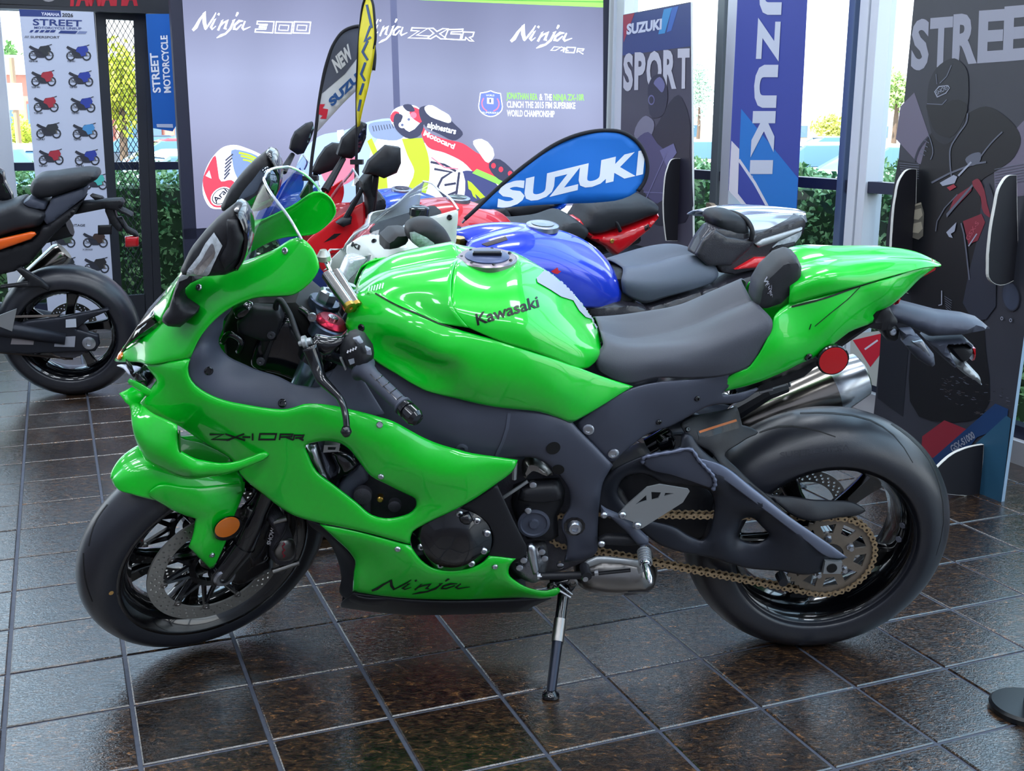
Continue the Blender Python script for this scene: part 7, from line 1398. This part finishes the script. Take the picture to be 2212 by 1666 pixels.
ks('swingarm_label', [(119, 729), (163, 727), (161, 750), (117, 749)], .128, .131, mat('label_pale', 'a0a4b0', .5), flat=True); ks('swingarm_label', [(142, 691), (164, 689), (165, 707), (142, 708)], .128, .131, mat('label_pale2', 'c4ccda', .5), flat=True); ks('swingarm_label', [(26, 731), (74, 731), (72, 745), (23, 744)], .128, .131, mat('label_brown', '8a8488', .5), flat=True)
mb = MB(); mb.lathe(KT.P(193, 740, .125), KT.S, [(0, .03), (.012, .03), (.016, .02), (.016, .012), (.01, .01), (.01, 0)], 20); mb.mk('axle_nut', alu, kto, auto=.6)
kz = KT.L(193, 740, .11); plate('rear_sprocket', KT, 0, .316, .1, [ang_pts(.105, 60), ang_pts(.07, 30)], .005, steeld, kto)
for k in range(6):
    a = k * math.pi / 3 + .3; mb = MB(); mb.lathe(KT.W(.055 * math.cos(a), .105, .316 + .055 * math.sin(a)), KT.S, [(0, .009), (.008, .009), (.008, 0)], 6); mb.mk('sprocket_nut', alu, kto)
mb = MB(); cp_ = [KT.W(.65, .1, .30)] + [KT.W(.108 * math.cos(a), .1, .316 + .108 * math.sin(a)) for a in [math.pi * (1.45 + t * .11) for t in range(10)]] + [KT.W(.65, .1, .42)]; mb.tube(cp_, .006, 6); mb.mk('drive_chain', mat('chain_dull', '5c5450', .5, metal=.7), kto, smooth=True)
brake_disc(KT, 0, .316, -.09, .11, .075, kto, nh=20, carrier=False)
ks('heel_plate', [(-30, 690), (0, 681), (36, 667), (26, 716), (0, 706), (-30, 720)], .15, .155, alus, flat=True)
ks('passenger_peg_arm', [(33, 583), (44, 578), (90, 606), (106, 622), (104, 630), (88, 622), (30, 622), (0, 625), (0, 618), (60, 610)], .10, .13, blk); ks('inner_hugger', [(48, 640), (66, 618), (82, 630), (66, 672), (55, 690)], -.08, .08, blk)
# stand base at the lower right
q = hitz(2218, 1536); sb = thing('stanchion', 'round black stand foot at the lower right corner of the floor', 'stand', Matrix.Translation(q))
mb = MB(); mb.lathe(q, (0, 0, 1), [(0, .078), (.012, .08), (.018, .074), (.02, .02)], 40); mb.mk('base_plate', mat('stand_gloss', '101216', .35), sb, auto=.5)
mb = MB(); mb.lathe(q + V((.01, 0, .018)), (0, 0, 1), [(0, .018), (.95, .018), (.96, .024), (.99, .02)], 20); mb.mk('post', mat('stand_gloss'), sb, auto=.5)

ks('front_body', [(-60, 380), (-5, 366), (5, 372), (10, 395), (24, 420), (28, 440), (22, 446), (0, 436), (-60, 440)], -.2, -.14, blkg, puff=.002)
# ================================================================ OUTSIDE
GZ = -.40
asph = mat('asphalt_pale', 'b4b2ae', .9, noise_=(3, .1))
def gbox(name, x0, x1, y0, y1, z0, z1, m, kind='structure'):
    mb = MB(); mb.box(Matrix.Translation(V(((x0 + x1) / 2, (y0 + y1) / 2, (z0 + z1) / 2))), x1 - x0, y1 - y0, z1 - z0); o = mb.mk(name, m)
    if kind: o['kind'] = kind
    return o
gbox('ground', -120, 120, -60, 260, GZ - .2, GZ, asph)
leaf_m = bpy.data.materials.new('hedge_leaf'); leaf_m.use_nodes = True; nt = leaf_m.node_tree; b = nt.nodes['Principled BSDF']; g = nt.nodes.new('ShaderNodeNewGeometry'); nz = nt.nodes.new('ShaderNodeTexNoise'); nz.inputs['Scale'].default_value = 9; nt.links.new(g.outputs['Position'], nz.inputs['Vector']); rp = nt.nodes.new('ShaderNodeValToRGB'); e = rp.color_ramp.elements; e[0].position = .35; e[0].color = lin('4a8a50'); e[1].position = .68; e[1].color = lin('b4dc98'); nt.links.new(nz.outputs['Fac'], rp.inputs[0]); nt.links.new(rp.outputs[0], b.inputs['Base Color']); b.inputs['Roughness'].default_value = .4
core_m = mat('hedge_core', '34502f', .9)
def hedge(name, label, x0, x1, y0, y1, z1, n, seed):
    t = thing(name, label, 'hedge', room.M)
    mb = MB(); mb.box(room.M, x1 - x0 - .16, y1 - y0 - .16, z1 - GZ - .1, c=((x0 + x1) / 2, (y0 + y1) / 2, (z1 + GZ) / 2 - .05)); mb.mk('hedge_core', core_m, t)
    r = random.Random(seed); vs = []; fs = []
    for i in range(n):
        x = r.uniform(x0, x1); z = r.uniform(GZ, z1); y = r.uniform(y0, y1)
        k = r.random()
        if k < .72: y = (y1 if abs(y1 - y0) < abs(x1 - x0) else y) - (r.random() ** 2 * .16 if abs(y1 - y0) < abs(x1 - x0) else 0)
        if k < .72 and abs(y1 - y0) >= abs(x1 - x0): x = x0 + r.random() ** 2 * .16
        if k >= .72: z = z1 - r.random() ** 2 * .14 + .05 * math.sin(x * 7 + y * 5)
        c = V((x, y, z)); u = V((r.uniform(-1, 1), r.uniform(-1, 1), r.uniform(-.3, 1))).normalized(); w_ = u.orthogonal().normalized(); w_ = Matrix.Rotation(r.uniform(0, 6.28), 3, u) @ w_; l = r.uniform(.035, .06); q = len(vs)
        nn = u.cross(w_)
        vs += [room.M @ p for p in (c, c + u * l * .5 + w_ * l * .33 + nn * .006, c + u * l, c + u * l * .5 - w_ * l * .33 + nn * .006)]; fs.append((q, q + 1, q + 2, q + 3))
    o = mk('leaves', vs, fs, leaf_m, t); o['kind'] = 'stuff'
hedge('hedge', 'leafy green hedge outside the back windows', -6.2, 0.3, -1.3, -.55, .93, 16000, 3)
hedge('hedge', 'leafy green hedge outside the right-hand windows', .5, 1.4, 0, 6.6, 1.02, 16000, 4)
# cars
cgl = mat('car_glass', '4a6a80', .08, coat=1)
def car(name, label, x, y, ang, col, z=GZ, suv=False, s=1.):
    f = frame(x, y, ang, 0, z); t = thing(name, label, 'car', f.M); m = mat('car_' + col, col, .3, coat=1); H_ = (1.7 if suv else 1.42) * s
    def prof(pts, w0, w1, nm, mm, zc):
        n = len(pts); mb = MB(); P = []
        for wv, k in ((-1, .86), (-.93, 1), (.93, 1), (1, .86)):
            for a, b in pts:
                w_ = w0 + (w1 - w0) * min(max((b - zc[0]) / (zc[1] - zc[0]), 0), 1); P.append(f.W(a * s, wv * w_, (b * k + (1 - k) * (zc[0] + zc[1]) / 2)))
        F = [tuple(range(n))[::-1], tuple(range(3 * n, 4 * n))]
        for r_ in range(3): F += [(r_ * n + i, r_ * n + (i + 1) % n, (r_ + 1) * n + (i + 1) % n, (r_ + 1) * n + i) for i in range(n)]
        mb.add(P, F); return mb.mk(nm, mm, t, auto=.6)
    prof([(2.2, .32), (2.25, .6), (2.0, .78), (1.1, .92), (-1.7, .96), (-2.15, .85), (-2.2, .4), (-1.95, .25), (1.9, .25)], .88, .82, 'car_body', m, (.25, .95))
    prof([(1.15, .9), (.45, H_ - .06), (-1.05 - .3 * suv, H_ - .04), (-1.75, .93)], .78, .60, 'cabin_glass', cgl, (.9, H_))
    prof([(.5, H_ - .08), (.3, H_ - .01), (-.9 - .3 * suv, H_), (-1.15 - .3 * suv, H_ - .07)], .68, .58, 'car_roof', m, (.9, H_))
    for a in (1.35, -1.35):
        for sd in (1, -1):
            mb = MB(); mb.lathe(f.W(a * s, .72 * sd, .33), f.S * sd, [(0, .33), (.16, .33), (.18, .3), (.17, .2), (.15, .19), (.16, .0)], 20); mb.mk('car_wheel', mat('car_tyre', '1c1c20', .6), t, auto=.6)
    for sd in (1, -1):
        mb = MB(); mb.box(f.M, .1, .3, .12, c=(2.17 * s, .58 * sd, .66)); mb.mk('car_lamp', clear, t); mb = MB(); mb.box(f.M, .1, .3, .12, c=(-2.14 * s, .6 * sd, .74)); mb.mk('tail_lamp', redm, t)
def at(px, d, z=0.):
    r = ray(px, 279); return V((r.x / r.y * d, d, z))
def pc_(name, label, px, d, ang, col, **k): q = at(px, d); car(name, label, q.x, q.y, ang, col, **k)
pc_('parked_car', 'pale blue car parked just outside, seen left of the mesh door', 60, 15.5, 2.75, 'a4c8ec')
pc_('parked_car', 'white car with open view of its roof, right of the blue sign', 430, 12.5, .5, 'e8ecf2')
pc_('parked_car', 'dark car far behind, seen through the mesh door', 300, 34, .2, '3c4250')
pc_('parked_car', 'red car far across the lot, under the blue sign', 385, 25, .4, '8c3038')
pc_('parked_car', 'silver car across the parking lot, right of the blue hanging banner', 1790, 52, .15, 'c4ccd8')
pc_('parked_car', 'white car close to the hedge, right of the blue hanging banner', 1750, 24, .3, 'f0f2f6')
pc_('parked_car', 'white car behind the double window post, left of the STREET poster', 1930, 22, .25, 'f4f4f8', suv=False)
pc_('parked_car', 'white car seen in the gap left of the column, beyond the hedge', 1515, 30, .2, 'eceef4')
def building(label, px0, px1, d, ztop, wall, roof, win, nwin):
    a, b_ = at(px0, d), at(px1, d); t = thing('far_building', label, 'building', Matrix.Translation(a)); W = b_.x - a.x
    mb = MB(); mb.box(Matrix.Translation(V(((a.x + b_.x) / 2, d + 4, (ztop + GZ) / 2))), W, 8, ztop - GZ); mb.mk('wall', wall, t)
    mb = MB(); mb.box(Matrix.Translation(V(((a.x + b_.x) / 2, d + 4, ztop + .2))), W + .8, 8.8, .7); mb.mk('roof', roof, t)
    for i in range(nwin):
        x = a.x + W * (i + .5) / nwin; mb = MB(); mb.box(Matrix.Translation(V((x, d - .02, ztop * .45))), W / nwin * .5, .1, ztop * .42); wf_ = mb.mk('window', win, t)
        mb = MB(); mb.box(Matrix.Translation(V((x, d - .08, ztop * .45))), W / nwin * .44, .04, ztop * .36); mb.mk('pane', cgl, wf_)
building('low reddish building with a white roof edge across the lot on the left', -160, 470, 44, 3.3, mat('far_wall_red', 'c08878', .8), mat('far_roof', 'e4e0dc', .8), mat('far_window', 'a05a50', .6), 12)
building('pale building far across the parking lot on the right', 1470, 2050, 95, 2.6, mat('far_wall_pale', 'dcd6cc', .8), mat('far_roof'), mat('far_window2', 'b49a84', .6), 10)
def tree(name, label, px, d, z0, z1, w_, col, n=1500, seed=1, trunk=True):
    q = at(px, d, GZ); t = thing(name, label, 'tree', Matrix.Translation(q)); r = random.Random(seed); lm = mat('leaf_' + col, col, .7, noise_=(2, .4)); vs = []; fs = []
    mb = MB(); mb.tube([q, q + V((.05, 0, z0 + .5 - GZ)), q + V((0, .1, (z0 + z1) / 2 - GZ))], [w_ * .05 + .03, w_ * .04 + .02, .03], 8); mb.mk('trunk', mat('bark', '6a5646', .9), t)
    for i in range(n):
        th, ph, rr = r.uniform(0, 6.28), math.acos(r.uniform(-1, 1)), r.random() ** .4; k = .75 + .25 * math.sin(th * 3 + ph * 4)
        c = V((q.x + w_ / 2 * rr * k * math.sin(ph) * math.cos(th), q.y + w_ / 2 * rr * k * math.sin(ph) * math.sin(th), (z0 + z1) / 2 + (z1 - z0) / 2 * rr * k * math.cos(ph))); u = V((r.uniform(-1, 1), r.uniform(-1, 1), r.uniform(-1, 1))).normalized(); v = u.orthogonal().normalized(); l = w_ * .05; b = len(vs)
        vs += [c, c + u * l + v * l * .6, c + u * l * 2, c + u * l - v * l * .6]; fs.append((b, b + 1, b + 2, b + 3))
    o = mk('foliage', vs, fs, lm, t); o['kind'] = 'stuff'
tree('far_tree', 'yellow-green tree across the lot, seen through the mesh door', 262, 30, .9, 3.6, 1.9, 'b4b83a', 1400, 1)
tree('far_shrub', 'yellow-green shrub by the far building at the left edge', 38, 38, -.2, 1.7, 1.6, 'b8c040', 900, 2)
tree('far_tree', 'pale green tree right of the double window post', 1932, 60, 2.0, 4.6, 2.6, 'b0c878', 1200, 3)
tree('far_shrub', 'yellow-green shrub beyond the cars, right of the hanging banner', 1802, 70, .4, 2.4, 3.0, 'c8c868', 1200, 4)
tree('far_tree', 'pale conifer far away, in the gap left of the column', 1508, 80, 1.2, 7.0, 2.2, 'a8c0a8', 900, 5)
tree('far_tree', 'dark green tree behind the far building at the left edge', 12, 70, 3, 6.5, 3.5, '5c8844', 1200, 6)
def pole(label, px, d, r, ztop, col, sign=None):
    q = at(px, d, GZ); t = thing('street_pole', label, 'pole', Matrix.Translation(q)); mb = MB(); mb.tube([q, V((q.x, q.y, ztop))], r, 10); mb.mk('pole', mat('pole_' + col, col, .6), t)
    if sign: mb = MB(); mb.box(Matrix.Translation(V((q.x, q.y - .05, sign[2]))), sign[0], .04, sign[1]); mb.mk('sign_plate', mat('sign_plate_w', 'e8e8e8', .5), t)
pole('orange-brown pole beyond the glass, left of the STREET poster', 1900, 26, .06, 6, 'c89070'); pole('slim brown signpost with a white plate at the left', 38, 20, .05, 2.4, 'a8886c', (.32, .45, 1.75)); pole('red pole outside, above the SPORT poster', 1364, 22, .06, 5, 'c0304c')
